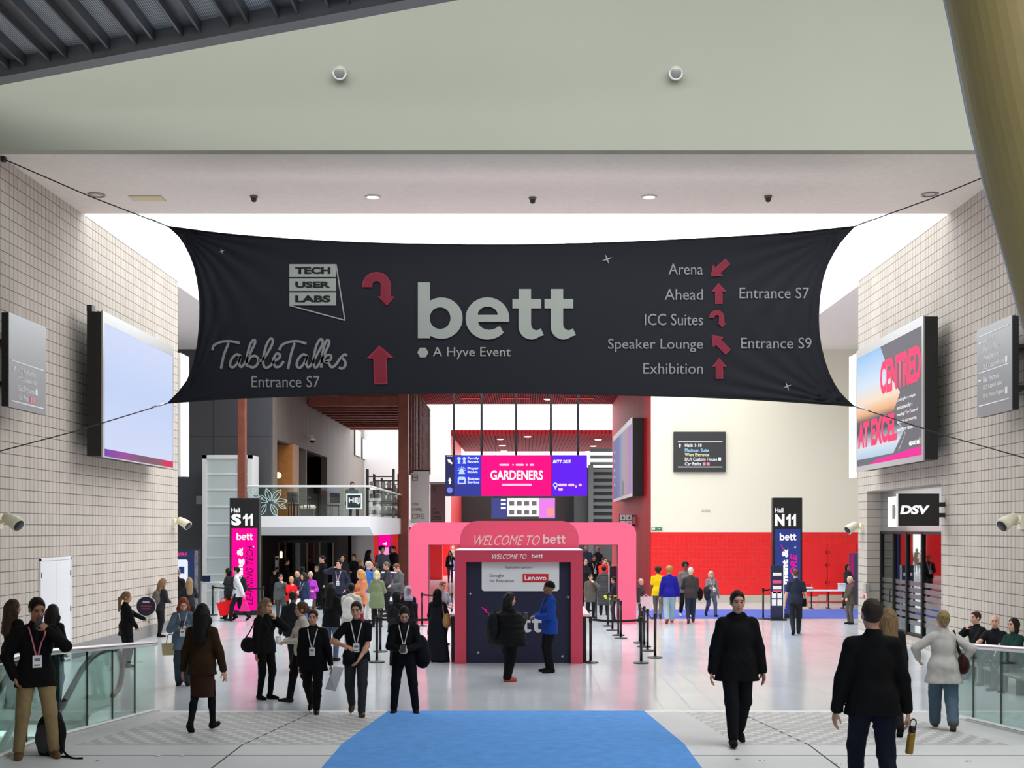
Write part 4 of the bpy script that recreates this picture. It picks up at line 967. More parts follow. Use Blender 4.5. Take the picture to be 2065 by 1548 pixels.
q0 = bl_(698,1026); q1 = bl_(730,995)
sq = MB(); sq.box(q0[0],q1[0],-.02,-.012,q0[1],q1[1]); sg = obj('square_sign', sq, mat('mint_frame', (226,240,236), .5), t)
sq = MB(); sq.box(q0[0]+.05,q1[0]-.05,-.024,-.02,q0[1]+.05,q1[1]-.05); obj('square_face', sq, mat('bottle_green_face', (24,46,48), .4), sg)
a_ = bl_(703,1016); b_ = bl_(725,1003); txt(sg, 'HEJ', (a_[0],b_[0],a_[1],b_[1]), -.028, M_LETW, bold=.03)
# timber pergola: posts, beams and fins
t = thing('timber_pergola', 'brown timber pergola of beams and fins over the cafe balcony', 'pergola', (-5.66, 56.1, 0))
m_tim = mat('brown_timber', (128,66,48), .55, noise=.18, nscale=3.)
m_tim2 = mat('brown_timber_dark', (104,62,50), .55, noise=.18, nscale=3.)
obj('post', MB().rbox(-.22,.22,0,.6,0,Z_C-.3,.02), m_tim, t)
for i in range(11): obj('beam', MB().rbox(-4.4,-.22,.02+i*1.35,.32+i*1.35,5.68+ZC,6.14+ZC,.01), m_tim, t)
for i in range(15): obj('fin', MB().rbox(-.12,.30,.85+i*.82,1.0+i*.82,PZ(945,62) if i > 4 else 5.6,Z_C-.35-.0*i,.01), (m_tim, m_tim2)[i % 2], t)
d = 44.3
tag(obj('timber_post', MB().rbox(PX(479,d),PX(494,d),d,d+.3,0,Z_C-.02,.015), m_tim), 'slim rust brown timber post rising past the balcony behind the S11 totem', 'post')
# white framed glazed lobby
d = 46.6
t = thing('glazed_lobby', 'white framed glazed lobby with level transoms against the dark cladding', 'lobby', (PX(458,d), d, 0))
x0, x1 = PX(408,d)-PX(458,d), PX(508,d)-PX(458,d); z1 = PZ(917,d)
obj('frame', MB().box(x0,x0+.17,0,.16,0,z1).box(x1-.17,x1,0,.16,0,z1).box(x0+1.38,x0+1.5,0,.16,0,z1).box(x0,x1,0,.16,z1-.14,z1).box(x0,x0+.12,.16,1.2,0,z1).box(x1-.12,x1,.16,1.2,0,z1), M_WHITE, t)
zz = [PZ(v,d) for v in (955,987,1021,1055,1080,1124,1158,1190)]
for z in zz: obj('transom', MB().box(x0+.17,x1-.17,.03,.12,z-.035,z+.035), M_WHITE, t)
obj('glass_panel', MB().box(x0+.17,x1-.17,.06,.075,0,z1-.14), mat('pale_lobby_glass', (204,214,214), .12), t)
obj('rear_lining', MB().box(x0+.12,x1-.12,1.15,1.2,0,z1), mat('pale_lining', (200,204,202), .7), t)
d = 48.17
t = thing('control_panel', 'small grey control panel on the dark cladding beside the glazed lobby', 'panel', (PX(402,d), d-.0, PZ(1016,d)))
obj('plate', MB().rbox(-.12,.12,-.03,.03,0,.32,.005), mat('mid_grey_plate', (150,146,144), .5), t)
# digital kiosk past the end of the block wall
d = 42.
t = thing('digital_kiosk', 'tall navy digital kiosk with a white page past the block wall\'s end', 'kiosk', (PX(368,d), d, 0))
x0, x1 = PX(330,d)-PX(368,d), PX(400,d)-PX(368,d); z1 = PZ(1107,d); kx = lambda px: PX(px,d)-PX(368,d); kz = lambda py: PZ(py,d)
obj('body', MB().rbox(x0,x1,0,.35,0,z1,.01), mat('kiosk_case', (38,40,48), .4), t)
obj('display', MB().box(x0+.04,kx(391),-.01,0,.1,z1-.04), mat('kiosk_navy', (42,54,92), emit=.9), t)
obj('white_page', MB().plate(rrect(x0+.06,kx(379),.14,kz(1128),.08), -.016, -.0105), mat('kiosk_page', (226,234,250), emit=1.), t)
txt(t, 'E HERE', (kx(346),kx(378),kz(1121),kz(1114)), -.016, mat('kiosk_pink', (236,60,110), emit=1.), bold=.02, shear=.2)
for a_, b_, y0, y1, c in ((345,359,1134,1155,(150,160,190)),(361,372,1142,1156,(40,60,120)),(350,372,1166,1186,(240,150,160)),(364,371,1191,1203,(40,60,120))):
    obj('page_tile', MB().box(kx(a_),kx(b_),-.02,-.0165,kz(y1),kz(y0)), mat('kiosk_tile_%d_%d' % (c[0],y0), c, emit=.9), t)
obj('side_strip', MB().box(kx(392),x1-.01,-.012,0,.1,z1-.05), mat('grey_pattern_strip', (120,120,130), .5, noise=.6, nscale=9), t)
# reception counter with a small card
d = 43.
t = thing('reception_counter', 'narrow white counter between the kiosk and the glazed lobby', 'counter', (PX(420,d), d, 0))
obj('top', MB().rbox(-.40,.45,-.1,.4,1.0,1.05,.01), M_WHITE, t)
for x in (-.3,.3): obj('leg', MB().box(x-.04,x+.04,.1,.2,0,1.0), M_WHITE, t)
t = thing('table_card', 'small navy card standing on the narrow white counter', 'card', (PX(416,d), d, 1.052))
obj('card', MB().rbox(-.14,.14,0,.02,0,.22,.004), mat('navy_card', (34,40,84), .5), t)

# posters, lamp, dome camera and openings on the boarded cafe wall
def cwall(px0, px1, py0, py1, name, label, cat, m, inner=None):
    a_, b_ = F*(-X_CW)/(XV-px0), F*(-X_CW)/(XV-px1); dm = (a_+b_)/2
    t = thing(name, label, cat, (X_CW+.02, dm, PZ(py1,dm)), math.pi/2); w_ = (b_-a_)/2; h_ = PZ(py0,dm)-PZ(py1,dm)
    obj('frame', MB().rbox(-w_,w_,-.05,.02,0,h_,.005), M_DARK, t); obj('picture', MB().box(-w_+.05,w_-.02,-.056,-.05,.03,h_-.03), m, t); return t
cwall(714,725,866,920,'wall_poster','pale pinkish poster in a black frame on the boarded cafe wall','poster',mat('pale_pink_poster',(232,214,206),.6))
cwall(729,735,884,926,'wall_poster','narrow bluish white poster on the boarded cafe wall beyond the pink one','poster',mat('bluish_poster',(222,230,244),.6))
a_, b_ = 52.2, 55.6
tag(obj('timber_door_leaf', MB().rbox(X_CW-2.6,X_CW+.06,a_+.0,a_+.12,3.4,6.55,.01), mat('orange_timber', (196,128,66), .5, noise=.15, nscale=4)), 'tall orange timber panel standing in the cafe doorway', 'panel')
tag(obj('pale_timber_jamb', MB().rbox(X_CW-.06,X_CW+.14,a_+.12,a_+1.2,3.4,6.57,.01), mat('pale_jamb_timber', (206,160,130), .5)), 'pale timber jamb beside the orange panel of the cafe doorway', 'panel')
lam = thing('globe_lamp', 'glowing globe lamp hanging inside the dark cafe doorway', 'lamp', (PX(561,49.8), 49.8, PZ(958,49.8)))
gb = MB(); gb.lathe([(.13*math.sin(math.pi*k/12)+.001,-.13*math.cos(math.pi*k/12)) for k in range(13)], n=20); obj('globe', gb, mat('lamp_glow', (255,240,170), emit=2.2), lam, True)
obj('cord', MB().tube([(0,0,.13),(0,0,6.56-PZ(958,49.8))], .008, 6), M_DARK, lam)
dd = F*(-X_CW)/(XV-617)
t = thing('dome_camera', 'white dome security camera on the boarded wall above the cafe doorway', 'camera', (X_CW, dd, PZ(885,dd)))
obj('arm', MB().tube([(0,0,.12),(.3,0,.12),(.3,0,.05)], .04, 8), M_WHITE, t, True); dm = MB(); dm.lathe([(.13,.06),(.15,0),(.15,-.06)], (.3,0,0), 18); obj('housing', dm, M_WHITE, t, True)
dm = MB(); dm.lathe([(.13,-.06),(.11,-.13),(.05,-.18),(.005,-.19)], (.3,0,0), 18); obj('dome', dm, mat('smoked_dome', (30,30,32), .1), t, True)
# black shelving frames on the balcony
for i, (px, py, dd) in enumerate(((766,945,57.5),(778,955,61.5),(792,963,65.5))):
    t = thing('shelf_frame', ('black metal shelf frame with glowing jars behind the balcony glass, tallest of three','black metal shelf frame with glowing jars on the balcony, middle of three','black metal shelf frame with glowing jars on the balcony beside the timber post')[i], 'shelf', (PX(px,dd), dd, 3.4), 0, 'shelf frames on the balcony')
    h_ = PZ(py,dd)-3.4; fr = MB(); w_ = .62
    for x in (-w_,w_):
        for y in (0,.5): fr.box(x-.03,x+.03,y-.03,y+.03,0,h_)
    obj('frame', fr, M_DARK, t)
    for k in range(4): obj('shelf', MB().box(-w_,w_,-.02,.52,h_*(k+.4)/4-.02,h_*(k+.4)/4+.02), M_DARK, t)
    for k in range(1,4):
        for j in range(4): obj('jar', MB().lathe([(.09,0),(.1,.03),(.1,.3),(.07,.34)], (-.42+j*.28,.25,h_*(k-.6)/4+.02), 12), mat('pale_jar', (236,232,224), .4), t, True)
struct('floor_balcony_rear', MB().box(X_CW, -5.75, 56.1, 72, 3.1, 3.4), MATS['white_balcony_paint'])
# cafe chair and table near the edge
def cafe_chair(px, d, rz, label):
    t = thing('cafe_chair', label, 'chair', (PX(px,d), d, 3.4), rz, None)
    obj('seat', MB().rbox(-.24,.24,-.24,.24,.42,.48,.02), M_BLACK, t); obj('backrest', MB().rbox(-.24,.24,.2,.25,.55,.95,.02), M_BLACK, t)
    for x in (-.21,.21):
        for y in (-.21,.21): obj('leg', MB().tube([(x,y,0),(x*.95,y*.95,.43)], .016, 8), M_BLACK, t)
    return t
cafe_chair(597, 46.6, .8, 'black cafe chair on the balcony beside the orange timber panel')
cafe_chair(668, 48.0, -.5, 'black cafe chair on the balcony facing the square sign')
t = thing('cafe_table', 'small dark cafe table on the balcony between the leaf drawing and the sign', 'table', (PX(606,45.8), 45.8, 3.4))
obj('tabletop', MB().rbox(-.35,.35,-.3,.3,.70,.74,.01), M_BLACK, t)
for x in (-.3,.3):
    for y in (-.24,.24): obj('leg', MB().box(x-.02,x+.02,y-.02,y+.02,0,.7), M_BLACK, t)
t = thing('cafe_cushion', 'pale cushioned stool on the balcony beside the orange timber panel', 'stool', (PX(621,47.2), 47.2, 3.4))
obj('seat', MB().rbox(-.28,.28,-.28,.28,.3,.46,.06), mat('cream_cushion', (224,212,194), .8), t)
obj('base', MB().rbox(-.24,.24,-.24,.24,0,.3,.02), M_DARK, t)
# hanging coffee banners
for px0, px1, py0, py1, dd, c, lab, ink in ((828,866,950,1054,58.,(226,222,218),'white hanging coffee banner beside the timber post',(70,64,62)),(868,898,975,1054,64.,(150,118,122),'dull plum hanging coffee banner beyond the white one',(58,40,44))):
    t = thing('hanging_banner', lab, 'banner', (PX((px0+px1)/2,dd), dd, PZ(py1,dd))); w_ = (PX(px1,dd)-PX(px0,dd))/2; h_ = PZ(py0,dd)-PZ(py1,dd)
    fb = obj('cloth', MB().box(-w_,w_,0,.02,0,h_), mat('banner_%d' % c[0], c, .8), t)
    obj('top_bar', MB().tube([(-5.4-PX((px0+px1)/2,dd),.01,h_+.04),(w_+.05,.01,h_+.04)], .03, 8), M_DARK, t)
    m_ = mat('ink_%d' % ink[0], ink, .7)
    for k, (s, yy) in enumerate(((.42,.335),(.62,.22),(.80,.08))): txt(fb, 'COFFEE.' if k == 2 else 'COFFEE,', (-w_*.85,-w_*.85+w_*1.7*s,h_*yy,h_*yy+h_*(.05,.07,.095)[k]), -.008, m_, bold=.01)
    lb = MB(); lb.ribbon([(-w_*.8,h_*.93),(-w_*.8,h_*.82),(-w_*.25,h_*.82),(-w_*.25,h_*.93),(-w_*.8,h_*.93)], .03, -.008); obj('square_mark', lb, m_, fb)
    txt(fb, 'HEJ', (-w_*.68,-w_*.37,h_*.85,h_*.90), -.008, m_, bold=.02)
# recess under the balcony: chromed doors, posters, lamp, red end with a magenta screen
d = 51.6
t = thing('glass_entrance', 'chrome framed glass entrance doors in the dark recess under the balcony', 'door', (PX(618,d), d, 0))
gx = lambda px: PX(px,d)-PX(618,d)
z1 = PZ(1094,d)
for px in (563,576,620,645,672): obj('frame_post', MB().box(gx(px)-.035,gx(px)+.035,-.06,.06,0,z1), mat('bronze_chrome', (150,132,112), .25, .8), t)
obj('frame_head', MB().box(gx(560),gx(675),-.06,.06,z1,z1+.12), M_DARK, t)
for a_, b_ in ((576,620),(620,645),(645,672)): obj('glass_panel', MB().box(gx(a_)+.035,gx(b_)-.035,-.01,.01,0,z1), glass_mat('dim_glass', (110,96,92), .12, .03), t)
t = thing('wall_poster', 'dim magenta poster behind the glass entrance doors', 'poster', (PX(600,51.9), 51.9, 1.0))
obj('board', MB().box(-.45,.45,0,.04,0,1.25), mat('grey_poster_edge', (120,110,110), .6), t); obj('picture', MB().box(-.38,.38,-.008,0,.05,1.2), mat('dim_magenta_print', (122,30,66), .6, noise=.5, nscale=5), t)
t = thing('wall_sconce', 'small lit wall sconce beside the glass entrance doors', 'wall light', (PX(567,51.4), 51.4, PZ(1118,51.4)))
obj('shade', MB().rbox(-.05,.05,-.06,.0,-.14,.14,.02), mat('sconce_glow', (255,226,170), emit=4.), t); obj('back_plate', MB().rbox(-.07,.07,0,.03,-.2,.2,.01), M_DARK, t)
t = thing('notice_board', 'narrow white notice with black squares beside the glass entrance', 'notice', (PX(558,51.3), 51.3, PZ(1152,51.3)))
obj('board', MB().rbox(-.07,.07,0,.03,0,.65,.005), M_WHITE, t)
for z in (.08,.48): obj('black_square', MB().box(-.05,.05,-.006,0,z,z+.1), M_BLACK, t)
d = 62.
t = thing('led_column', 'magenta display column in front of the red wall behind the timber post', 'screen', (PX(776,d), d, 0))
w_ = (PX(790,d)-PX(763,d))/2; z1 = PZ(1075,d)
obj('body', MB().rbox(-w_,w_,0,.2,0,z1,.01), M_BLACK, t); obj('display', MB().box(-w_+.03,w_-.03,-.012,0,PZ(1102,d),z1-.03), M_MAG, t); obj('display', MB().box(-w_+.03,w_-.12,-.016,0,.5,PZ(1103,d)), mat('pale_magenta_led', (255,150,220), emit=1.), t)
obj('symbol', MB().plate([(-.15,PZ(1097,d)),(.1,PZ(1099,d)),(.1,PZ(1092,d))], -.018, -.0125), E_WHITE, t)
struct('wall_red_passage', MB().box(-10, -4.8, 70, 70.3, 0, 3.05), m_red)
# registration notice in the crowd
d = depth(1232)
t = thing('notice_totem', 'navy registration notice in a white frame among the queue beside the arch', 'sign', (PX(788,d), d, 0))
w_ = (PX(806,d)-PX(768,d))/2; zt, zb = PZ(1155,d), PZ(1219,d)
nx = lambda px: PX(px,d)-PX(788,d)
obj('board', MB().rbox(-w_,w_,0,.06,zb,zt,.006), mat('navy_notice', (38,42,70), .5), t)
obj('white_frame', MB().box(-w_,w_+.05,-.01,.07,zt,zt+.045).box(w_,w_+.05,-.01,.07,0,zt), M_WHITE, t)
obj('foot', MB().box(-w_,w_+.05,-.2,.25,0,.03).box(-.03,.03,.02,.05,0,zb), M_DARK, t)
logo(t, (nx(779),nx(790),PZ(1163,d),PZ(1158,d)), -.006, M_LETW)
for a_, b_, y0, y1, c in ((776,795,1168,1173,(196,70,130)),(776,793,1175,1178,(220,220,230)),(772,798,1180,1182,(120,130,190)),(772,798,1184,1186,(120,130,190)),(775,795,1203,1212,(236,238,242))):
    obj('text_line', MB().box(nx(a_),nx(b_),-.006,0,PZ(y1,d),PZ(y0,d)), mat('notice_%d_%d' % (c[0],y0), c, .6), t)

# ---------------------------------------------------------------- barrier posts with belts
m_belt = mat('black_belt', (17,17,19), .7)
POSTS = {}
def post_at(px, py, label, z0=0.):
    d = depth(py)
    t = thing('barrier_post', label, 'barrier post', (PX(px,d), d, z0), 0, 'black belt barrier posts')
    obj('base', MB().lathe([(.17,0),(.175,.012),(.16,.025),(.05,.035),(.032,.06)], n=24), M_BLACK, t, True)
    obj('pole', MB().lathe([(.03,.05),(.03,.93)], n=14), M_BLACK, t, True)
    obj('belt_head', MB().lathe([(.032,.88),(.038,.89),(.038,1.0),(.03,1.015)], n=14), M_RUBBER, t, True)
    return (PX(px,d), d, 0)
def belt(a_, b_, label, sag=.03):
    A = Vector(a_)+Vector((0,0,.945)); B = Vector(b_)+Vector((0,0,.945)); u_ = (B-A).normalized()*.042; A += u_; B -= u_; n = 8; vs = []
    for i in range(n+1):
        u = i/n; q = A.lerp(B, u); q.z -= sag*4*u*(1-u); vs += [(q.x-A.x,q.y-A.y,q.z-.025),(q.x-A.x,q.y-A.y,q.z+.025)]
    o = obj('barrier_belt', MB().add(vs, [(2*i,2*i+2,2*i+3,2*i+1) for i in range(n)]), m_belt)
    o.modifiers.new('thickness','SOLIDIFY').thickness = .004
    o.location = (A.x, A.y, 0); tag(o, label, 'belt', 'black barrier belts')
p1 = post_at(1191,1336,'black barrier post at the booth\'s pink frame on the counter side with red wall'); p2 = post_at(1293,1337,'black barrier post at the outer end of the long belt beside the booth')
belt(p1, p2, 'black belt stretched from the booth corner to the outer post')
q = [post_at(px,py,l) for px,py,l in ((1321,1326,'front black barrier post of the row curving behind the long belt'),(1306,1312,'second black barrier post of the row behind the long belt'),(1299,1304,'third black barrier post of the row behind the long belt'),(1290,1296,'last black barrier post of the row beside the arch leg'))]
belt(q[0],q[1],'slack black belt between the two front posts of the curving row',.1); belt(q[1],q[2],'short black belt in the middle of the curving row'); belt(q[2],q[3],'short black belt at the arch end of the curving row')
q = [post_at(px,py,l) for px,py,l in ((1252,1287,'black barrier post in front of the pink arch leg, front of its line'),(1247,1281,'black barrier post just behind the front one at the pink arch leg'),(1235,1271,'black barrier post midway in the line inside the arch'),(1226,1262,'black barrier post under the long dark coat inside the arch'),(1202,1250,'black barrier post beside the child in the yellow vest'))]
for i, l in enumerate(('black belt between the two posts at the arch leg','black belt to the middle post inside the arch','black belt below the long dark coat','black belt across the child in the yellow vest')): belt(q[i], q[i+1], l)
q = [post_at(px,py,l) for px,py,l in ((760,1335,'black barrier post behind the man in the black T-shirt'),(767,1314,'black barrier post just beyond the one behind the T-shirt man'),(892,1334,'black barrier post in front of the long black dress'),(840,1296,'black barrier post behind the man with the bulging bag'))]
belt(q[0],q[1],'short black belt beside the man in the black T-shirt'); belt(q[2],p1,'x') if False else belt(q[0],q[2],'long black belt in front of the long black dress',.02); belt(q[1],q[3],'black belt behind the man with the bulging bag')
q = [post_at(px,py,l) for px,py,l in ((1539,1248,'black barrier post in front of the red tiled wall near the totem'),(1558,1243,'black barrier post tucked behind the slim programme stand'),(429,1240,'black barrier post between the glazed lobby and the puffer coat'),(531,1243,'black barrier post beside the magenta totem'),(851,1262,'black barrier post in front of the arch\'s pink leg, queue side'),(911,1262,'black barrier post seen through the arch beside the booth'))]
belt(q[0],q[1],'black belt from the post to the slim programme stand'); belt(q[4],q[5],'black belt across the arch opening on the queue side'); belt(q[2],q[3],'black belt passing in front of the magenta totem')

# ---------------------------------------------------------------- table and chair by the red doors
d = 44.6
t = thing('trestle_table', 'long white topped table in front of the red doors', 'table', (PX(1668,d), d, 0))
w_ = (PX(1712,d)-PX(1622,d))/2; tz = PZ(1189,d)
obj('tabletop', MB().rbox(-w_,w_,-.3,.3,tz-.05,tz,.01), M_WHITE, t)
for x in (-w_*.7, 0.05, w_*.72): obj('leg', MB().tube([(x,0,tz-.05),(x,0,.02)], .025, 8).box(x-.03,x+.03,-.28,.28,0,.03), M_DARK, t)
t = thing('side_chair', 'red chair with pale legs behind the white topped table', 'chair', (PX(1634,45.4), 45.4, 0), .4)
obj('seat', MB().rbox(-.22,.22,-.22,.22,.42,.47,.015), m_red, t); obj('backrest', MB().rbox(-.22,.22,.19,.23,.6,.88,.01), m_red, t)
for x in (-.2,.2):
    for y in (-.2,.2): obj('leg', MB().tube([(x,y,0),(x,y,.43 if y < 0 else .86)], .016, 8), mat('pale_tan_leg', (214,160,120), .5), t)
t = thing('card_box', 'pale box standing on the white topped table', 'box', (PX(1698,d), d, tz+.002))
obj('body', MB().rbox(-.13,.13,-.1,.1,0,.2,.008), mat('pale_blue_card', (206,216,234), .6), t); obj('lid', MB().rbox(-.14,.14,-.11,.11,.2,.24,.006), M_WHITE, t)
t = thing('paper_tray', 'grey tray on the white topped table behind the staff member', 'tray', (PX(1630,d), d, tz+.002))
obj('tray', MB().rbox(-.18,.18,-.12,.12,0,.06,.01), mat('grey_tray', (130,124,122), .6), t); obj('paper', MB().box(-.15,.15,-.1,.1,.06,.1), M_WHITE, t)
t = thing('narrow_screen', 'narrow magenta and navy screen at the shop side wall end', 'screen', (PX(1722,46.8), 46.8, 0))
obj('body', MB().rbox(-.16,.2,0,.12,0,PZ(1115,46.8),.006), mat('slate_case', (70,70,96), .4), t); obj('display', MB().box(-.14,0,-.008,0,.3,PZ(1118,46.8)), mat('plum_display', (150,40,110), emit=.9), t)
d = 34.6
t = thing('wall_box', 'small grey control box on the block pier beside the shop', 'box', (XR-.05, d, PZ(1195,d)), -math.pi/2)
obj('body', MB().rbox(-.12,.12,-.05,.05,0,.28,.01), mat('grey_box', (168,166,160), .5), t); obj('button', MB().rbox(-.05,.05,-.07,-.05,-.16,-.05,.01), m_red, t)
# bench under the seated three
t = thing('wall_bench', 'long grey bench along the block wall under the seated three', 'bench', (8.85, 22.9, 0))
obj('seat', MB().rbox(-.3,.3,-1.9,1.9,.30,.36,.02), mat('grey_bench', (120,118,116), .6), t)
for y in (-1.5,0,1.5): obj('leg', MB().rbox(-.2,.2,y-.05,y+.05,0,.30,.01), M_DARK, t)
# red ceiling lights in the passage
for px, py, dd, l in ((648,0,0,''),):
    pass
def passage_light(px, py, label, r=.16):
    dd = F*(Z_C-ZC)/(YH-py); t = thing('downlight', label, 'ceiling light', (PX(px,dd), dd, Z_C), 0, 'downlights in the red slatted ceilings')
    obj('trim_ring', MB().lathe([(r*1.15,0),(r*1.1,-.05),(r,-.05)], n=18), mat('pinkish_ring', (240,120,120), .5), t, True); obj('lens', MB().lathe([(r,-.05),(r*.6,-.09),(.01,-.1)], n=18), MATS['lit_lens'], t, True)
passage_light(1104, 803, 'lit downlight in the first red slatted ceiling near the hanging sign\'s fourth rod', .2)
for px, py, l in ((1009,884,'front lit downlight of the three above GARDENERS'),(1013,897,'middle lit downlight of the three above GARDENERS'),(1016,908,'rear lit downlight of the three above GARDENERS'),(1064,879,'lone lit downlight at the front edge of the far red ceiling'),(1206,885,'front lit downlight of the three above the violet display'),(1196,898,'middle lit downlight of the three above the violet display'),(1187,909,'rear lit downlight of the three above the violet display')):
    passage_light(px, py, l, .28)
for px0, px1, py, l in ((930,968,802,'thin glowing strip light in the red ceiling beside the first rod'),(1010,1068,802,'thin glowing strip light in the red ceiling over the middle rod'),(1140,1198,802,'thin glowing strip light in the red ceiling beside the last rod')):
    dd = F*(Z_C-ZC)/(YH-py); t = thing('strip_light', l, 'ceiling light', (PX((px0+px1)/2,dd), dd, Z_C))
    w_ = (PX(px1,dd)-PX(px0,dd))/2; obj('housing', MB().box(-w_,w_,-.08,.08,-.04,0), m_red, t); obj('diffuser', MB().box(-w_+.03,w_-.03,-.05,.05,-.05,-.04), mat('coral_glow', (255,110,100), emit=1.2), t)
# ================================================================== PEOPLE ==========================
# Each body is one closed surface grown from a posed skeleton (rounded limbs blended together and skinned on a
# grid); clothes and hair are grown the same way as children.  Canonical figure: 1.75 m, facing -Y.
def grid_axis(lo, hi, h, fine=(), hf=None):
    "axis from lo to hi with step h, and step hf inside the fine intervals"
    iv = sorted((max(lo, a), min(hi, b)) for a, b in fine if b > lo and a < hi)
    mg = []
    for a, b in iv:
        if mg and a <= mg[-1][1]+h: mg[-1][1] = max(mg[-1][1], b)
        else: mg.append([a, b])
    out = []; c = lo
    def seg(a, b, s):
        n = max(1, int(math.ceil((b-a)/s))); return list(np.linspace(a, b, n+1)[:-1])
    for a, b in mg:
        if a > c: out += seg(c, a, h)
        out += seg(a, b, hf); c = b
    if hi > c: out += seg(c, hi, h)
    return np.array(out+[hi])

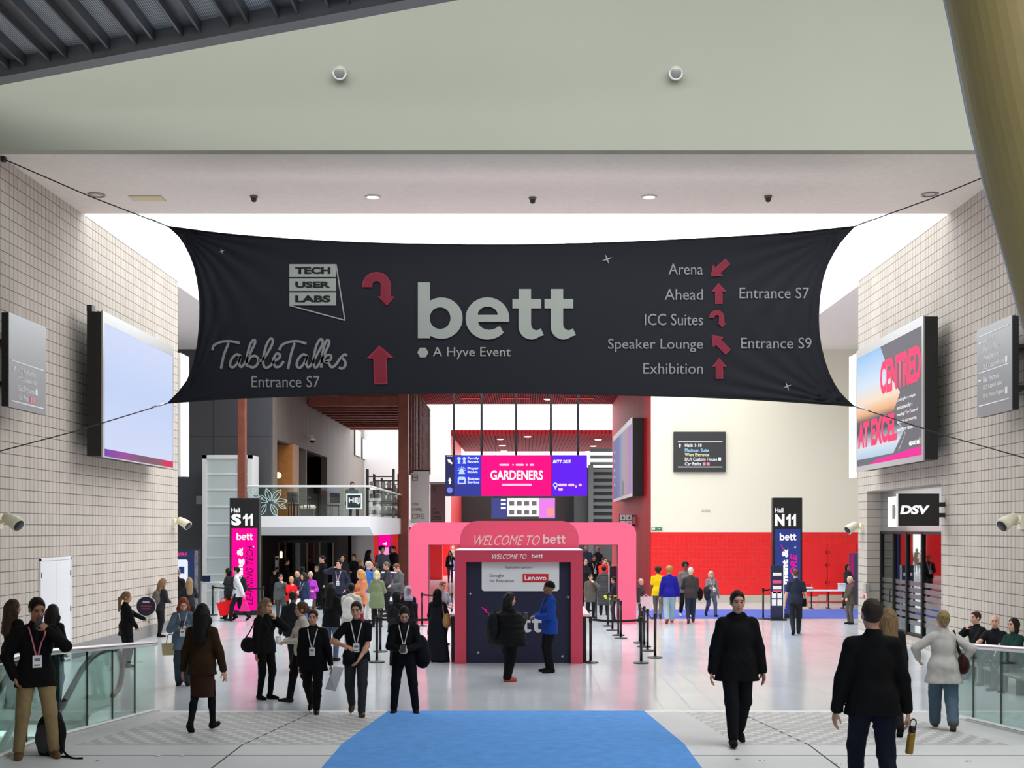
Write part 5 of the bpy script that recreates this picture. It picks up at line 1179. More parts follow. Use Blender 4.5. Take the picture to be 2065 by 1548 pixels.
class Field:
    "signed distance field sampled on a (possibly uneven) grid"
    def __init__(s, lo, hi, h, boxes=(), hf=None):
        s.ax = [grid_axis(lo[i], hi[i], h, [(b[0][i], b[1][i]) for b in boxes], hf) for i in range(3)]
        s.F = np.full([len(a) for a in s.ax], .5, dtype=np.float32); s.h = h
    def _sub(s, lo, hi, m):
        sl = []
        for i in range(3):
            a = np.searchsorted(s.ax[i], lo[i]-m); b = np.searchsorted(s.ax[i], hi[i]+m)
            sl.append(slice(max(0, a-1), min(len(s.ax[i]), b+1)))
        X = s.ax[0][sl[0]][:,None,None]; Y = s.ax[1][sl[1]][None,:,None]; Z = s.ax[2][sl[2]][None,None,:]
        return tuple(sl), X, Y, Z
    def _mix(s, sl, d, k):
        a = s.F[sl]
        if k <= 0: s.F[sl] = np.minimum(a, d); return
        hh = np.clip(.5+.5*(d-a)/k, 0, 1); s.F[sl] = d*(1-hh)+a*hh-k*hh*(1-hh)
    def cone(s, a, b, ra, rb, k=.02, sy=1.):
        "rounded cone from a to b; sy<1 flattens it front to back"
        a = np.asarray(a, float); b = np.asarray(b, float); r = max(ra, rb)
        lo = np.minimum(a, b)-r; hi = np.maximum(a, b)+r
        sl, X, Y, Z = s._sub(lo, hi, k*1.5+2*s.h)
        if 0 in s.F[sl].shape: return
        A = a.copy(); Bv = (b-a)
        dx, dy, dz = X-a[0], (Y-a[1])/sy, Z-a[2]; v = np.array([Bv[0], Bv[1]/sy, Bv[2]])
        L = max(1e-9, v@v); t = np.clip((dx*v[0]+dy*v[1]+dz*v[2])/L, 0, 1)
        d = np.sqrt((dx-t*v[0])**2+(dy-t*v[1])**2+(dz-t*v[2])**2)-(ra+(rb-ra)*t)
        s._mix(sl, d*(sy if sy < 1 else 1.), k)
    def ell(s, c, r, R=None, k=.02, sub=False):
        c = np.asarray(c, float); r = np.asarray(r, float); R = np.eye(3) if R is None else R
        e = np.abs(R)@r
        sl, X, Y, Z = s._sub(c-e, c+e, k*1.5+2*s.h)
        if 0 in s.F[sl].shape: return
        dx, dy, dz = X-c[0], Y-c[1], Z-c[2]
        q = [(R[0,i]*dx+R[1,i]*dy+R[2,i]*dz)/r[i] for i in range(3)]
        k0 = np.sqrt(q[0]**2+q[1]**2+q[2]**2); k1 = np.sqrt((q[0]/r[0])**2+(q[1]/r[1])**2+(q[2]/r[2])**2)
        d = k0*(k0-1)/np.maximum(k1, 1e-6)
        if sub: s.F[sl] = np.maximum(s.F[sl], -d)
        else: s._mix(sl, d, k)
    def cut(s, p, n):
        "keep the side the normal n points away from"
        n = np.asarray(n, float); n = n/np.linalg.norm(n)
        X = s.ax[0][:,None,None]; Y = s.ax[1][None,:,None]; Z = s.ax[2][None,None,:]
        s.F = np.maximum(s.F, ((X-p[0])*n[0]+(Y-p[1])*n[1]+(Z-p[2])*n[2]).astype(np.float32))
    def wob(s, amp, f, seed=0.):
        "slow ripples: folds of cloth, locks of hair"
        X = s.ax[0][:,None,None]; Y = s.ax[1][None,:,None]; Z = s.ax[2][None,None,:]
        s.F = s.F+(amp*np.sin(X*f+seed+2*np.sin(Z*f*.4+seed))*np.sin(Y*f*1.1+1.7*seed)*np.sin(Z*f*.7+.6*seed+X*f*.5)).astype(np.float32)
    def mesh(s):
        F = s.F; ax = s.ax
        for i in range(3):                         # close the surface at the border
            sl = [slice(None)]*3
            for e in (0, -1): sl[i] = e; F[tuple(sl)] = np.maximum(F[tuple(sl)], .001)
        n0, n1, n2 = F.shape; S = F < 0
        c = np.zeros((n0-1, n1-1, n2-1), np.int8)
        for i in (0,1):
            for j in (0,1):
                for k in (0,1): c += S[i:n0-1+i, j:n1-1+j, k:n2-1+k]
        I = np.argwhere((c > 0) & (c < 8))
        if len(I) == 0: return np.zeros((0,3)), np.zeros((0,4), int)
        idx = np.full(c.shape, -1, np.int32); idx[tuple(I.T)] = np.arange(len(I))
        pos = np.zeros((len(I), 3)); cnt = np.zeros(len(I))
        cor = [(i,j,k) for i in (0,1) for j in (0,1) for k in (0,1)]
        V = {q: F[I[:,0]+q[0], I[:,1]+q[1], I[:,2]+q[2]].astype(float) for q in cor}
        for a in cor:
            for e in range(3):
                if a[e] == 1: continue
                b = list(a); b[e] = 1; b = tuple(b); va, vb = V[a], V[b]
                m = (va < 0) != (vb < 0)
                t = np.where(m, va/np.where(m, va-vb, 1), 0)
                p = np.stack([ax[i][I[:,i]+a[i]] for i in range(3)], 1)
                d = ax[e][I[:,e]+1]-ax[e][I[:,e]]
                p[:,e] += t*d
                pos[m] += p[m]; cnt[m] += 1
        pos /= cnt[:,None]
        Q = []
        for e in range(3):
            o = [q for q in range(3) if q != e]
            sl0 = [slice(None)]*3; sl1 = [slice(None)]*3
            sl0[e] = slice(0, -1); sl1[e] = slice(1, None)
            A = S[tuple(sl0)]; B = S[tuple(sl1)]; J = np.argwhere(A != B)
            ok = (J[:,o[0]] > 0) & (J[:,o[1]] > 0) & (J[:,o[0]] < F.shape[o[0]]-1) & (J[:,o[1]] < F.shape[o[1]]-1); J = J[ok]
            q = []
            for u, w in ((0,0),(1,0),(1,1),(0,1)):
                K = J.copy(); K[:,o[0]] -= u; K[:,o[1]] -= w; q.append(idx[tuple(K.T)])
            q = np.stack(q, 1); inside = A[tuple(J.T)]
            flip = inside if e == 1 else ~inside
            q[flip] = q[flip][:, ::-1]; Q.append(q[(q >= 0).all(1)])
        return pos, np.concatenate(Q)

def rot(ax, a):
    c, s = math.cos(a), math.sin(a)
    return np.array({'x': [[1,0,0],[0,c,-s],[0,s,c]], 'y': [[c,0,s],[0,1,0],[-s,0,c]], 'z': [[c,-s,0],[s,c,0],[0,0,1]]}[ax])
def ik(a, t, l1, l2, pole):
    a, t, pole = (np.asarray(q, float) for q in (a, t, pole)); v = t-a; d = np.linalg.norm(v); m = (l1+l2)*.998
    if d > m: t = a+v/d*m; v = t-a; d = m
    d = max(d, abs(l1-l2)+.01); u = v/np.linalg.norm(v); x = (l1*l1-l2*l2+d*d)/(2*d); y = math.sqrt(max(0, l1*l1-x*x))
    p = pole-u*(pole@u); p = p/max(1e-6, np.linalg.norm(p))
    return a+u*x+p*y, t
def np_obj(name, V, Q, mats, parent, mi=None):
    me = bpy.data.meshes.new(name); me.vertices.add(len(V)); me.vertices.foreach_set('co', V.astype(np.float32).ravel())
    me.loops.add(len(Q)*4); me.polygons.add(len(Q)); me.loops.foreach_set('vertex_index', Q.astype(np.int32).ravel())
    me.polygons.foreach_set('loop_start', np.arange(len(Q), dtype=np.int32)*4)
    me.polygons.foreach_set('loop_total', np.full(len(Q), 4, np.int32))
    for m in mats: me.materials.append(m)
    if mi is not None: me.polygons.foreach_set('material_index', mi.astype(np.int32))
    me.polygons.foreach_set('use_smooth', np.ones(len(Q), bool)); me.update(calc_edges=True); me.validate()
    o = bpy.data.objects.new(name, me); COL.objects.link(o); o.parent = parent; return o

SKIN = [(226,176,150),(206,152,124),(170,116,88),(120,78,56),(84,54,40)]
def skin_mat(i): return mat('skin_tone_%d' % i, SKIN[i], .5, noise=.05, nscale=14)
def cloth(c, rough=.85): return mat('cloth_%d_%d_%d' % tuple(c), c, rough, noise=.06, nscale=14, spec=.15)
def hairm(c):
    n = 'hair_%d_%d_%d' % tuple(c)
    if n in MATS: return MATS[n]
    m = mat(n, c, .55, noise=.45, nscale=26, spec=.2, bump=.5); nt = m.node_tree
    nz = [x for x in nt.nodes if x.type == 'TEX_NOISE'][0]; tc = [x for x in nt.nodes if x.type == 'TEX_COORD'][0]
    mp = nt.nodes.new('ShaderNodeMapping'); mp.inputs['Scale'].default_value = (3.2, 3.2, .28); nt.links.new(tc.outputs['Object'], mp.inputs[0]); nt.links.new(mp.outputs[0], nz.inputs['Vector'])
    return m
K0 = (17,17,19); K1 = (30,30,33); K2 = (44,45,50)
ARMS = {  # hand position (x outwards, y, z) and elbow pole
 'down': ((.235,-.03,.80),(.5,1,0)), 'wide': ((.30,-.04,.82),(1,.6,0)), 'fwd': ((.22,-.22,.86),(.6,1,-.3)), 'back': ((.22,.20,.84),(.5,1,.2)),
 'front': ((.06,-.29,1.10),(1,.5,-1)), 'low': ((.05,-.24,.93),(1,.7,-.4)), 'read': ((.07,-.30,1.22),(1,.3,-1)), 'mouth': ((.10,-.19,1.43),(1,-.2,-1)),
 'ear': ((.17,-.09,1.54),(1,-.3,-1)), 'pocket': ((.22,-.05,.90),(1,.9,0)), 'reach': ((.20,-.52,1.22),(.6,.2,-1)), 'hip': ((.26,.02,1.02),(1,.6,0)),
 'behind': ((.05,.20,.98),(1,.6,0)), 'hug': ((.02,-.22,1.18),(1,.2,-.8)), 'side': ((.52,-.12,1.12),(.3,.4,-1)), 'cross': ((-.08,-.22,.98),(1,.3,-.5)), 'knee': ((.12,-.42,.66),(1,.3,-.6)), 'strap': ((.15,-.15,1.34),(1,.4,-1))}
NPERS = [0]
def person(px, foot, top, yaw, label, upper=('jacket', K0), lower=('trousers', K0), shoe=K0, hair=('short', (38,28,22)), skin=1,
           sex='m', arms=('down','down'), legs='stand', head=(0,0), lean=0., w=1., lv=1, d=None, z=None, H=None, badge=False, lany=(220,210,214), group=None, dx=0., curl=(.5,.5), tuck=0.):
    NPERS[0] += 1; seed = NPERS[0]*1.37
    if d is None: d = depth(foot)
    if z is None: z = floor_z(d)
    if H is None: H = (foot-top)*d/F
    fem = sex == 'f'
    hf = {0:.0075, 1:.011, 2:.015}[lv]; hb = {0:.018, 1:.022, 2:.03}[lv]; hc = {0:.013, 1:.018, 2:.025}[lv]
    root = thing('person', label, 'person', (PX(px,d)+dx, d, z), math.radians(yaw), group)
    # ---------------- skeleton
    seat = legs == 'sit'
    hz = .92
    if legs == 'walk': hz = .895
    if seat: hz = .52
    hip = np.array([0, 0, hz])
    RU = rot('x', math.radians(lean))         # lean>0: forwards (-Y)
    def U(p): return hip+RU@(np.array(p, float)-np.array([0,0,.92]))
    sw = .150 if fem else .170
    sh = {s: U((s*sw, .005, 1.392)) for s in (1,-1)}
    neck0, head_c = U((0,.02,1.44)), None
    RH = RU@rot('x', math.radians(-lean*.75))@rot('z', math.radians(head[0]))@rot('x', math.radians(head[1]))
    nk1 = U((0,0.0,1.525)); head_c = nk1+RH@np.array([0,-.012,.122])
    hipj = {s: hip+np.array([s*.088,0,-.0]) for s in (1,-1)}
    ank = {}; pit = {}
    if legs == 'stand': ank = {1: np.array([.115,.0,.085]), -1: np.array([-.115,.02,.085])}; pit = {1:0.,-1:0.}
    elif legs == 'close': ank = {1: np.array([.085,-.03,.085]), -1: np.array([-.085,.05,.085])}; pit = {1:0.,-1:0.}
    elif legs == 'apart': ank = {1: np.array([.19,-.02,.085]), -1: np.array([-.17,.05,.085])}; pit = {1:0.,-1:0.}
    elif legs == 'walk': ank = {1: np.array([.085,-.24,.095]), -1: np.array([-.085,.30,.155])}; pit = {1:-.12,-1:.65}
    elif legs == 'walk2': ank = {-1: np.array([-.085,-.20,.09]), 1: np.array([.085,.24,.14])}; pit = {-1:-.1,1:.55}
    elif seat: ank = {1: np.array([.13,-.45,.085]), -1: np.array([-.13,-.42,.085])}; pit = {1:0.,-1:0.}
    knee = {}
    for s in (1,-1): knee[s], ank[s] = ik(hipj[s], ank[s], .425, .42, (s*.12,-1,.0 if not seat else .8))
    elb, wri = {}, {}
    for s, a in ((-1, arms[0]), (1, arms[1])):
        tgt, pole = ARMS[a] if isinstance(a, str) else a
        t = np.array([s*tgt[0], tgt[1], tgt[2]]); t = U(t) if (not isinstance(a, str) or a not in ('knee',)) else t+np.array([0,0,hz-.92+.28])
        elb[s], wri[s] = ik(sh[s], t, .30, .262, U((s*pole[0],pole[1],.92+pole[2]))-hip)
    # ---------------- body
    pts = np.array([*ank.values(), *knee.values(), *elb.values(), *wri.values(), head_c, *sh.values(), hip])
    lo = pts.min(0)-.24; hi = pts.max(0)+.24; lo[2] = min(lo[2], -.02); hi[2] = max(head_c[2]+.15, hi[2]-.1)
    HR_ = .125
    boxes = [(head_c-HR_-.02, head_c+HR_+.02)]
    hands = {}
    for s in (1,-1):
        f = wri[s]-elb[s]; f /= np.linalg.norm(f)
        # palm normal: towards the body for hanging arms
        inn = np.array([-s*1., -.25, 0.]) if f[2] < -.6 else np.array([-s*.35, .2, -1.]) if abs(f[2]) < .6 else np.array([-s*.6, .8, 0])
        n = inn-f*(inn@f); n /= np.linalg.norm(n); sd = np.cross(f, n)*s      # thumb side
        hands[s] = (f, n, sd); c = wri[s]+f*.075; boxes.append((c-.105, c+.105))
    B = Field(lo, hi, hb, boxes, hf)
    sk = -.004
    B.ell(U((0,.005,1.25)), (.135 if fem else .15, .092, .18), RU, .04); B.ell(U((0,-.0,1.06)), (.115*w,.08*w,.16), RU, .05)
    B.ell(U((0,.01,.95)), ((.15 if fem else .145)*w,.095*w,.12), RU, .04)
    [B.cone(U((0,.018,1.415)), sh[s], .044, .044, .03) for s in (1,-1)]
    B.cone(neck0, nk1+RH@np.array([0,0,.03]), .058 if not fem else .05, .052 if not fem else .045, .03)
    for s in (1,-1):
        B.cone(hipj[s], knee[s], .072*w, .042, .02); B.cone(knee[s], ank[s], .042, .032, .02)
        B.cone(sh[s], elb[s], .052, .040, .03); B.cone(elb[s], wri[s], .040, .027, .02)
        m_ = elb[s]*.7+wri[s]*.3; B.ell(m_, (.042,.042,.06), None, .03)
        f, n, sd = hands[s]; wr = wri[s]
        R_ = np.stack([f, sd, n], 1)
        B.ell(wr+f*.05, (.058,.042,.017), R_, .012)
        cu = curl[0 if s < 0 else 1]
        for q, (off, ln_) in enumerate(((-.031,.060),(-.011,.078),(.011,.083),(.031,.074))):
            p0 = wr+f*(.088 if q in (1,2) else .080)+sd*off
            a1 = cu*(.5+.12*(3-q)); a2 = cu*1.5+.15*(3-q)*cu
            d1 = f*math.cos(a1)+n*math.sin(a1); p1 = p0+d1*ln_*.5; d2 = f*math.cos(a2)+n*math.sin(a2); p2 = p1+d2*ln_*.5
            B.cone(p0, p1, .0092, .0085, .004); B.cone(p1, p2, .0085, .007, .003)
        t0 = wr+f*.03+sd*.030; t1 = t0+(f*.7+sd*.6+n*.35)*.042; t2 = t1+(f*.85+sd*.1+n*.5)*.034
        B.cone(t0, t1, .013, .0105, .006); B.cone(t1, t2, .0105, .008, .003)
    # feet
    def footdir(s): return rot('z', s*.12)@rot('x', pit[s])
    for s in (1,-1):
        R_ = footdir(s); a = ank[s]
        B.cone(a, a+R_@np.array([0,.035,-.045]), .036, .032, .02); B.cone(a+R_@np.array([0,.02,-.05]), a+R_@np.array([0,-.15,-.062]), .032, .022, .02)
    # head
    def hp(x, y, z_): return head_c+RH@np.array([x,y,z_])
    B.ell(hp(0,.012,.022), (.076,.096,.098), RH, .02); B.ell(hp(0,-.030,-.045), (.060,.066,.078), RH, .03)
    B.ell(hp(0,-.055,-.094), (.030,.032,.022), RH, .022)
    B.ell(hp(0,-.082,.038), (.055,.020,.028), RH, .02)
    B.cone(hp(0,-.088,.012), hp(0,-.108,-.028), .0085, .0125, .010); B.ell(hp(0,-.098,-.034), (.018,.014,.009), RH, .008)
    for s in (1,-1):
        B.ell(hp(s*.031,-.100,.008), (.017,.014,.012), RH, 0, sub=True)
        B.ell(hp(s*.031,-.083,.007), (.0135,.0135,.0125), RH, .003)
        B.ell(hp(s*.045,-.062,-.022), (.024,.026,.024), RH, .02)
        B.ell(hp(s*.078,.012,-.008), (.010,.022,.033), RH, .006)
    B.ell(hp(0,-.094,-.062), (.024,.012,.0065), RH, .006); B.ell(hp(0,-.092,-.074), (.021,.012,.007), RH, .006)
    V, Q = B.mesh(); k = H/1.75
    C = (V[Q].mean(1)-head_c)@RH
    mi = np.zeros(len(Q), int); fr = C[:,1] < -.05
    for s in (1,-1):
        mi[fr & (((C[:,0]-s*.031)/.015)**2+((C[:,2]-.007)/.008)**2 < 1)] = 1
        mi[fr & (np.abs(C[:,0]-s*.033) < .02) & (np.abs(C[:,2]-.028-.0*s) < .005)] = 2
    mi[fr & (np.abs(C[:,0]) < .026) & (np.abs(C[:,2]+.067) < .0095) & (C[:,1] < -.085)] = 3
    hc_ = hair[1]
    lipc = tuple(int(v*q) for v, q in zip(SKIN[skin], (.86,.66,.66)))
    mats = [skin_mat(skin), mat('eye_dark', (30,24,22), .2), hairm(tuple(int(v*.8) for v in (hc_ if hair[0] not in ('bald','hijab','beanie') else (70,55,45)))), mat('lips_%d' % skin, lipc, .4)]
    np_obj('body', V*k, Q, mats, root, mi)
    # ---------------- lower clothes
    LT, LC = lower[0], lower[1]
    if LT in ('trousers','wide','slim','skirt','leggings'):
        g = {'trousers':.014,'wide':.034,'slim':.008,'skirt':.012,'leggings':.005}[LT]
        lo2 = np.minimum(np.minimum(ank[1],ank[-1]), hip)-.25; hi2 = np.maximum(np.maximum(ank[1],ank[-1]), hip)+.27
        for q in knee.values(): lo2 = np.minimum(lo2, q-.2); hi2 = np.maximum(hi2, q+.2)
        T = Field(lo2, hi2, hc)
        T.ell(U((0,.01,.96)), ((.168 if fem else .162)*w+g*.7,.112*w+g*.6,.13), RU, .05); T.cone(U((-.07*w,0,1.0)), U((.07*w,0,1.0)), .074*w+g*.5, .074*w+g*.5, .04)
        if LT == 'skirt':
            T.cone(hip+np.array([-.05,0,.05]), hip+np.array([-.045,.0,-.40]), .125, .12, .05, .85); T.cone(hip+np.array([.05,0,.05]), hip+np.array([.045,.0,-.40]), .125, .12, .05, .85)
            T.cut((0,0,hz-.44), (0,0,-1))
        else:
            wL = 1+(w-1)*.5
            for s in (1,-1):
                e = ank[s]+(knee[s]-ank[s])*(.02 if LT != 'leggings' else .12)
                ra, rb, rc = .088*wL+g, .060*math.sqrt(wL)+g, {'trousers':.058,'wide':.082,'slim':.046,'leggings':.042}[LT]
                T.cone(hipj[s], knee[s], ra, rb, .03); T.cone(knee[s], e, rb, rc, .03)
            T.wob(.0045, 42, seed)
            cb = np.maximum(.0, min(ank[1][2], ank[-1][2])-.055)
            if not seat: T.cut((0,0,cb), (0,0,-1))
        V, Q = T.mesh()
        np_obj('skirt' if LT == 'skirt' else 'trousers', V*k, Q, [cloth(LC)], root)
        if LT == 'skirt':
            T = Field(lo2, hi2, hc)
            for s in (1,-1): T.cone(hipj[s], knee[s], .09, .058, .02); T.cone(knee[s], ank[s], .056, .04, .02); T.ell(knee[s]*.65+ank[s]*.35+np.array([0,.018,0]), (.049,.049,.10), None, .03)
            T.cut((0,0,hz-.2), (0,0,1)); V, Q = T.mesh(); np_obj('tights', V*k, Q, [cloth(lower[2] if len(lower) > 2 else K0)], root)
    for s in (1,-1):
        R_ = footdir(s); a = ank[s]; S_ = Field(a-np.array([.24,.26,.14]), a+np.array([.24,.26,.10]), hc*.75)
        S_.cone(a+R_@np.array([0,.028,-.045]), a+R_@np.array([0,-.085,-.058]), .044, .042, .02)
        S_.cone(a+R_@np.array([0,-.07,-.058]), a+R_@np.array([0,-.168,-.062]), .043, .034, .02, 1.); S_.cone(a+np.array([0,.004,.012]), a+R_@np.array([0,.02,-.04]), .044, .044, .03)
        S_.cut(a+R_@np.array([0,0,-.085]), R_@np.array([0,0,-1.])); V, Q = S_.mesh(); np_obj('shoe', V*k, Q, [cloth(shoe, .5)], root)
    # ---------------- upper clothes
    UT, UC = upper[0], upper[1]
    g = {'tshirt':.010,'sweater':.018,'jacket':.020,'blazer':.018,'coat':.026,'puffer':.046,'abaya':.024,'hoodie':.026}[UT]
    hem = {'tshirt':.86,'sweater':.85,'jacket':.80,'blazer':.76,'coat':.50,'puffer':.74,'abaya':.04,'hoodie':.80}[UT]
    if len(upper) > 2: hem = upper[2]
    if seat: hem = .84
    lo3 = np.minimum(pts[4:].min(0), hip)-.26; hi3 = np.maximum(pts[4:].max(0), hip)+.26; hi3[2] = max(nk1[2]+.08, elb[1][2]+.1, elb[-1][2]+.1, wri[1][2]+.06, wri[-1][2]+.06)
    zh = hip[2]-(.92-hem); lo3[2] = zh-.05
    T = Field(lo3, hi3, hc)
    T.ell(U((0,.0,1.25)), ((.150 if fem else .165)*(.4+.6*w)+g,.108*w+g,.20), RU, .05); T.ell(U((0,-.005,1.07)), (.132*w+g*1.2,.096*w+g,.18), RU, .06)
    if fem:
        for s in (1,-1): T.ell(U((s*.07,-.085,1.27)), (.065,.055+g,.065), RU, .04)
    [T.cone(U((s*.02,.012,1.425)), sh[s], .056+g*.6, .056+g*.7, .04) for s in (1,-1)]
    T.cone(U((0,.02,1.40)), U((0,.012,1.485)), .075+g*.6, .062+g*.4, .03)
    wl = w if UT not in ('coat','abaya') else w*1.05
    zb = max(hem-.06, .74) if not seat else .92
    gl = {'trousers':.014,'wide':.034,'slim':.008,'skirt':.012,'leggings':.005}[lower[0]]; gh = max(g, gl*.7+.02)
    for s in (1,-1): T.cone(U((s*.06*w,.005,1.0)), U((s*.096*w,.005,zb)), .096*wl+g, .106*wl+gh, .06, .97)
    T.ell(U((0,.01,.96)), ((.170 if fem else .164)*w+gh,.114*w+gh,.15), RU, .05)
    if hem < .78 and not seat:
        for s in (1,-1):
            e = np.array([s*(.07 if UT != 'abaya' else .10), .5*(ank[1][1]+ank[-1][1])*.5, hem-.06])
            T.cone(hip+np.array([s*.06,.005,0]), e, .105*wl+g, (.135 if UT != 'abaya' else .19)*wl+g*.6, .05, .9)
    for s in (1,-1):
        T.cone(sh[s], elb[s] if UT != 'tshirt' else sh[s]*.36+elb[s]*.64, .057+g*.8, (.048 if UT != 'tshirt' else .056)+g*.9, .03)
        if UT != 'tshirt': T.cone(elb[s], wri[s]-(wri[s]-elb[s])*.06, .047+g*.9, .036+g*.75, .02)
    if False:
        for s in (1,-1):
            v = (elb[s]-sh[s])/np.linalg.norm(elb[s]-sh[s]); c = sh[s]+v*.21
            X = T.ax[0][:,None,None]; Y = T.ax[1][None,:,None]; Z = T.ax[2][None,None,:]
            pl = (X-c[0])*v[0]+(Y-c[1])*v[1]+(Z-c[2])*v[2]
            near = np.sqrt((X-elb[s][0])**2+(Y-elb[s][1])**2+(Z-elb[s][2])**2) < .155
            T.F = np.where(near, np.maximum(T.F, pl), T.F).astype(np.float32)
    if UT in ('hoodie','coat','puffer') and UT != 'abaya':
        T.cone(U((-.07,.07,1.46)), U((.07,.07,1.46)), .05, .05, .04); T.cone(U((-.06,-.02,1.485)), U((.06,-.02,1.485)), .045, .045, .03)
    if UT == 'puffer':
        Z = T.ax[2][None,None,:]; T.F = T.F+(.006*np.sin(Z*2*math.pi/.115)).astype(np.float32)
    T.wob(.005 if UT != 'tshirt' else .003, 34, seed)
    T.cut((0,0,zh), (0,0,-1))
    V, Q = T.mesh(); nm = {'tshirt':'t_shirt','abaya':'long_dress'}.get(UT, UT); mU = cloth(UC)
    np_obj(nm, V*k, Q, [mU], root)
    VU = V
    def chest(x, z_):
        m = (np.abs(VU[:,0]-x) < .04) & (np.abs(VU[:,2]-z_) < .03)
        return (VU[m,1].min() if m.any() else -.15)-.008
    if UT in ('blazer','jacket') and lv == 0 and abs(yaw) < 100:      # shirt front seen between the lapels
        st = MB(); vs = []
        for i in range(9):
            q = U((0,0,1.475-.022*i)); hwid = .045*(1-i/9)+.004; y = chest(0,q[2])+.002
            vs += [((-hwid)*k,y*k,q[2]*k),(hwid*k,y*k,q[2]*k)]
        st.add(vs, [(2*i,2*i+1,2*i+3,2*i+2) for i in range(8)]); obj('shirt_front', st, cloth(upper[3] if len(upper) > 3 else K1), root, True)
    if badge:
        bz = hip[2]+.16; bz = U((0,0,1.08))[2]; lm = mat('lanyard_%d_%d_%d' % tuple(lany), lany, .7); by = min(chest(0,bz), chest(0,bz+.06), chest(0,bz-.05))
        rb = MB()
        for s in (1,-1):
            vs = []
            for i in range(9):
                u = i/8; x = s*(.075*(1-u)+.008); zz_ = 1.455*(1-u)+1.13*u; q = U((x,0,zz_)); y = (chest(q[0],q[2])-.002 if i else q[1]-.06)
                vs += [((q[0]-.008)*k,y*k,q[2]*k),((q[0]+.008)*k,y*k,q[2]*k)]
            rb.add(vs, [(2*i,2*i+1,2*i+3,2*i+2) for i in range(8)])
        lo_ = obj('lanyard', rb, lm, root, True)
        obj('badge', MB().rbox(-.048*k,.048*k,(by-.012)*k,(by-.006)*k,(bz-.07)*k,(bz+.065)*k,.002), M_LETW, lo_)
        if lv < 2: obj('badge_print', MB().box(-.03*k,.03*k,(by-.0135)*k,(by-.012)*k,(bz+.0)*k,(bz+.035)*k).box(-.035*k,.03*k,(by-.0135)*k,(by-.012)*k,(bz-.05)*k,(bz-.035)*k), mat('badge_ink', (120,124,130), .6), lo_)
    # ---------------- hair
    HT, HC = hair[0], hair[1]
    if HT != 'bald':
        lo4 = head_c-np.array([.24,.26,.60 if HT in ('long','pony','hijab','curlylong') else .20]); hi4 = head_c+np.array([.24,.26,.2])
        T = Field(lo4, hi4, hc*.8)
        up = .010 if HT in ('short','balding') else .020
        if HT == 'short': T.ell(hp(0,-.018,.086), (.060,.074,.042), RH, .02)
        T.ell(hp(0,.016,.030), (.080+up*.6,.100+up*.6,.098+up), RH, .01)
        if HT == 'curly': T.ell(hp(0,.02,.05), (.115,.125,.105), RH, .02)
        bk = nk1-np.array([0,0,0])
        if HT in ('long','curlylong'):
            for s in (1,-1):
                T.cone(hp(s*.06,.02,.02), hp(s*.088,.0,-.10), .045, .04, .03); e = U((s*.085,.05,1.33)); T.cone(hp(s*.088,.0,-.10), e, .042, .032, .03)
                e2 = U((s*.05,.13,1.26)); T.cone(hp(s*.045,.08,-.02), e2, .065, .045, .04)
            T.cone(hp(0,.08,0), U((0,.13,1.24)), .07, .05, .04); T.wob(.006 if HT == 'long' else .012, 60 if HT == 'long' else 75, seed)
        if HT == 'bob':
            for s in (1,-1): T.cone(hp(s*.07,.03,.02), hp(s*.075,.015,-.10), .042, .04, .03)
            T.cone(hp(0,.07,0), hp(0,.075,-.11), .065, .055, .04)
        if HT == 'bun': T.ell(hp(0,.125,.045), (.045,.04,.045), RH, .015); T.cone(hp(0,.06,-.02), hp(0,.07,-.07), .06, .045, .03)
        if HT == 'pony':
            T.cone(hp(0,.09,.03), hp(0,.15,-.04), .035, .045, .03); T.cone(hp(0,.15,-.04), U((0,.16,1.34)), .045, .028, .03); T.wob(.006, 70, seed)
        if HT == 'hijab':
            T.cone(hp(0,.03,-.02), U((0,.03,1.42)), .105, .12, .05); T.ell(U((0,-.02,1.40)), (.15,.12,.10), RU, .05); T.wob(.005, 40, seed)
            T.cut(U((0,0,1.30)), (0,0,-1))
        if HT == 'curly': T.wob(.012, 85, seed)
        # face opening, and hairline
        if HT in ('short','balding','bun'): T.wob(.005, 95, seed)
        if HT == 'hijab': T.ell(hp(0,-.115,-.02), (.062,.10,.088), RH, 0, sub=True)
        elif HT == 'beanie': T.cut(hp(0,0,.022), RH@np.array([0,-.25,-1.]))
        else:
            T.ell(hp(0,-.128,-.018), (.078 if HT in ('long','bob','curlylong') else .088,.116,.118), RH, 0, sub=True)
            if HT in ('short','balding','bun','pony','curly'):
                T.cut(hp(0,.0,-.035 if HT != 'short' else -.05), RH@np.array([0,-.75,-1.])) if HT not in ('pony',) else None
                for s in (1,-1): T.ell(hp(s*.085,.008,-.012), (.022,.026,.036), RH, 0, sub=True)
            if HT == 'balding': T.ell(hp(0,-.02,.13), (.06,.1,.05), RH, 0, sub=True)
        V, Q = T.mesh()
        if len(Q): np_obj({'hijab':'headscarf','beanie':'knit_cap'}.get(HT,'hair'), V*k, Q, [cloth(HC) if HT in ('hijab','beanie') else hairm(HC)], root)
    M = Matrix.Translation(root.location) @ Matrix.Rotation(math.radians(yaw), 4, 'Z')
    def wpt(p): return M @ Vector([float(q)*k for q in p])
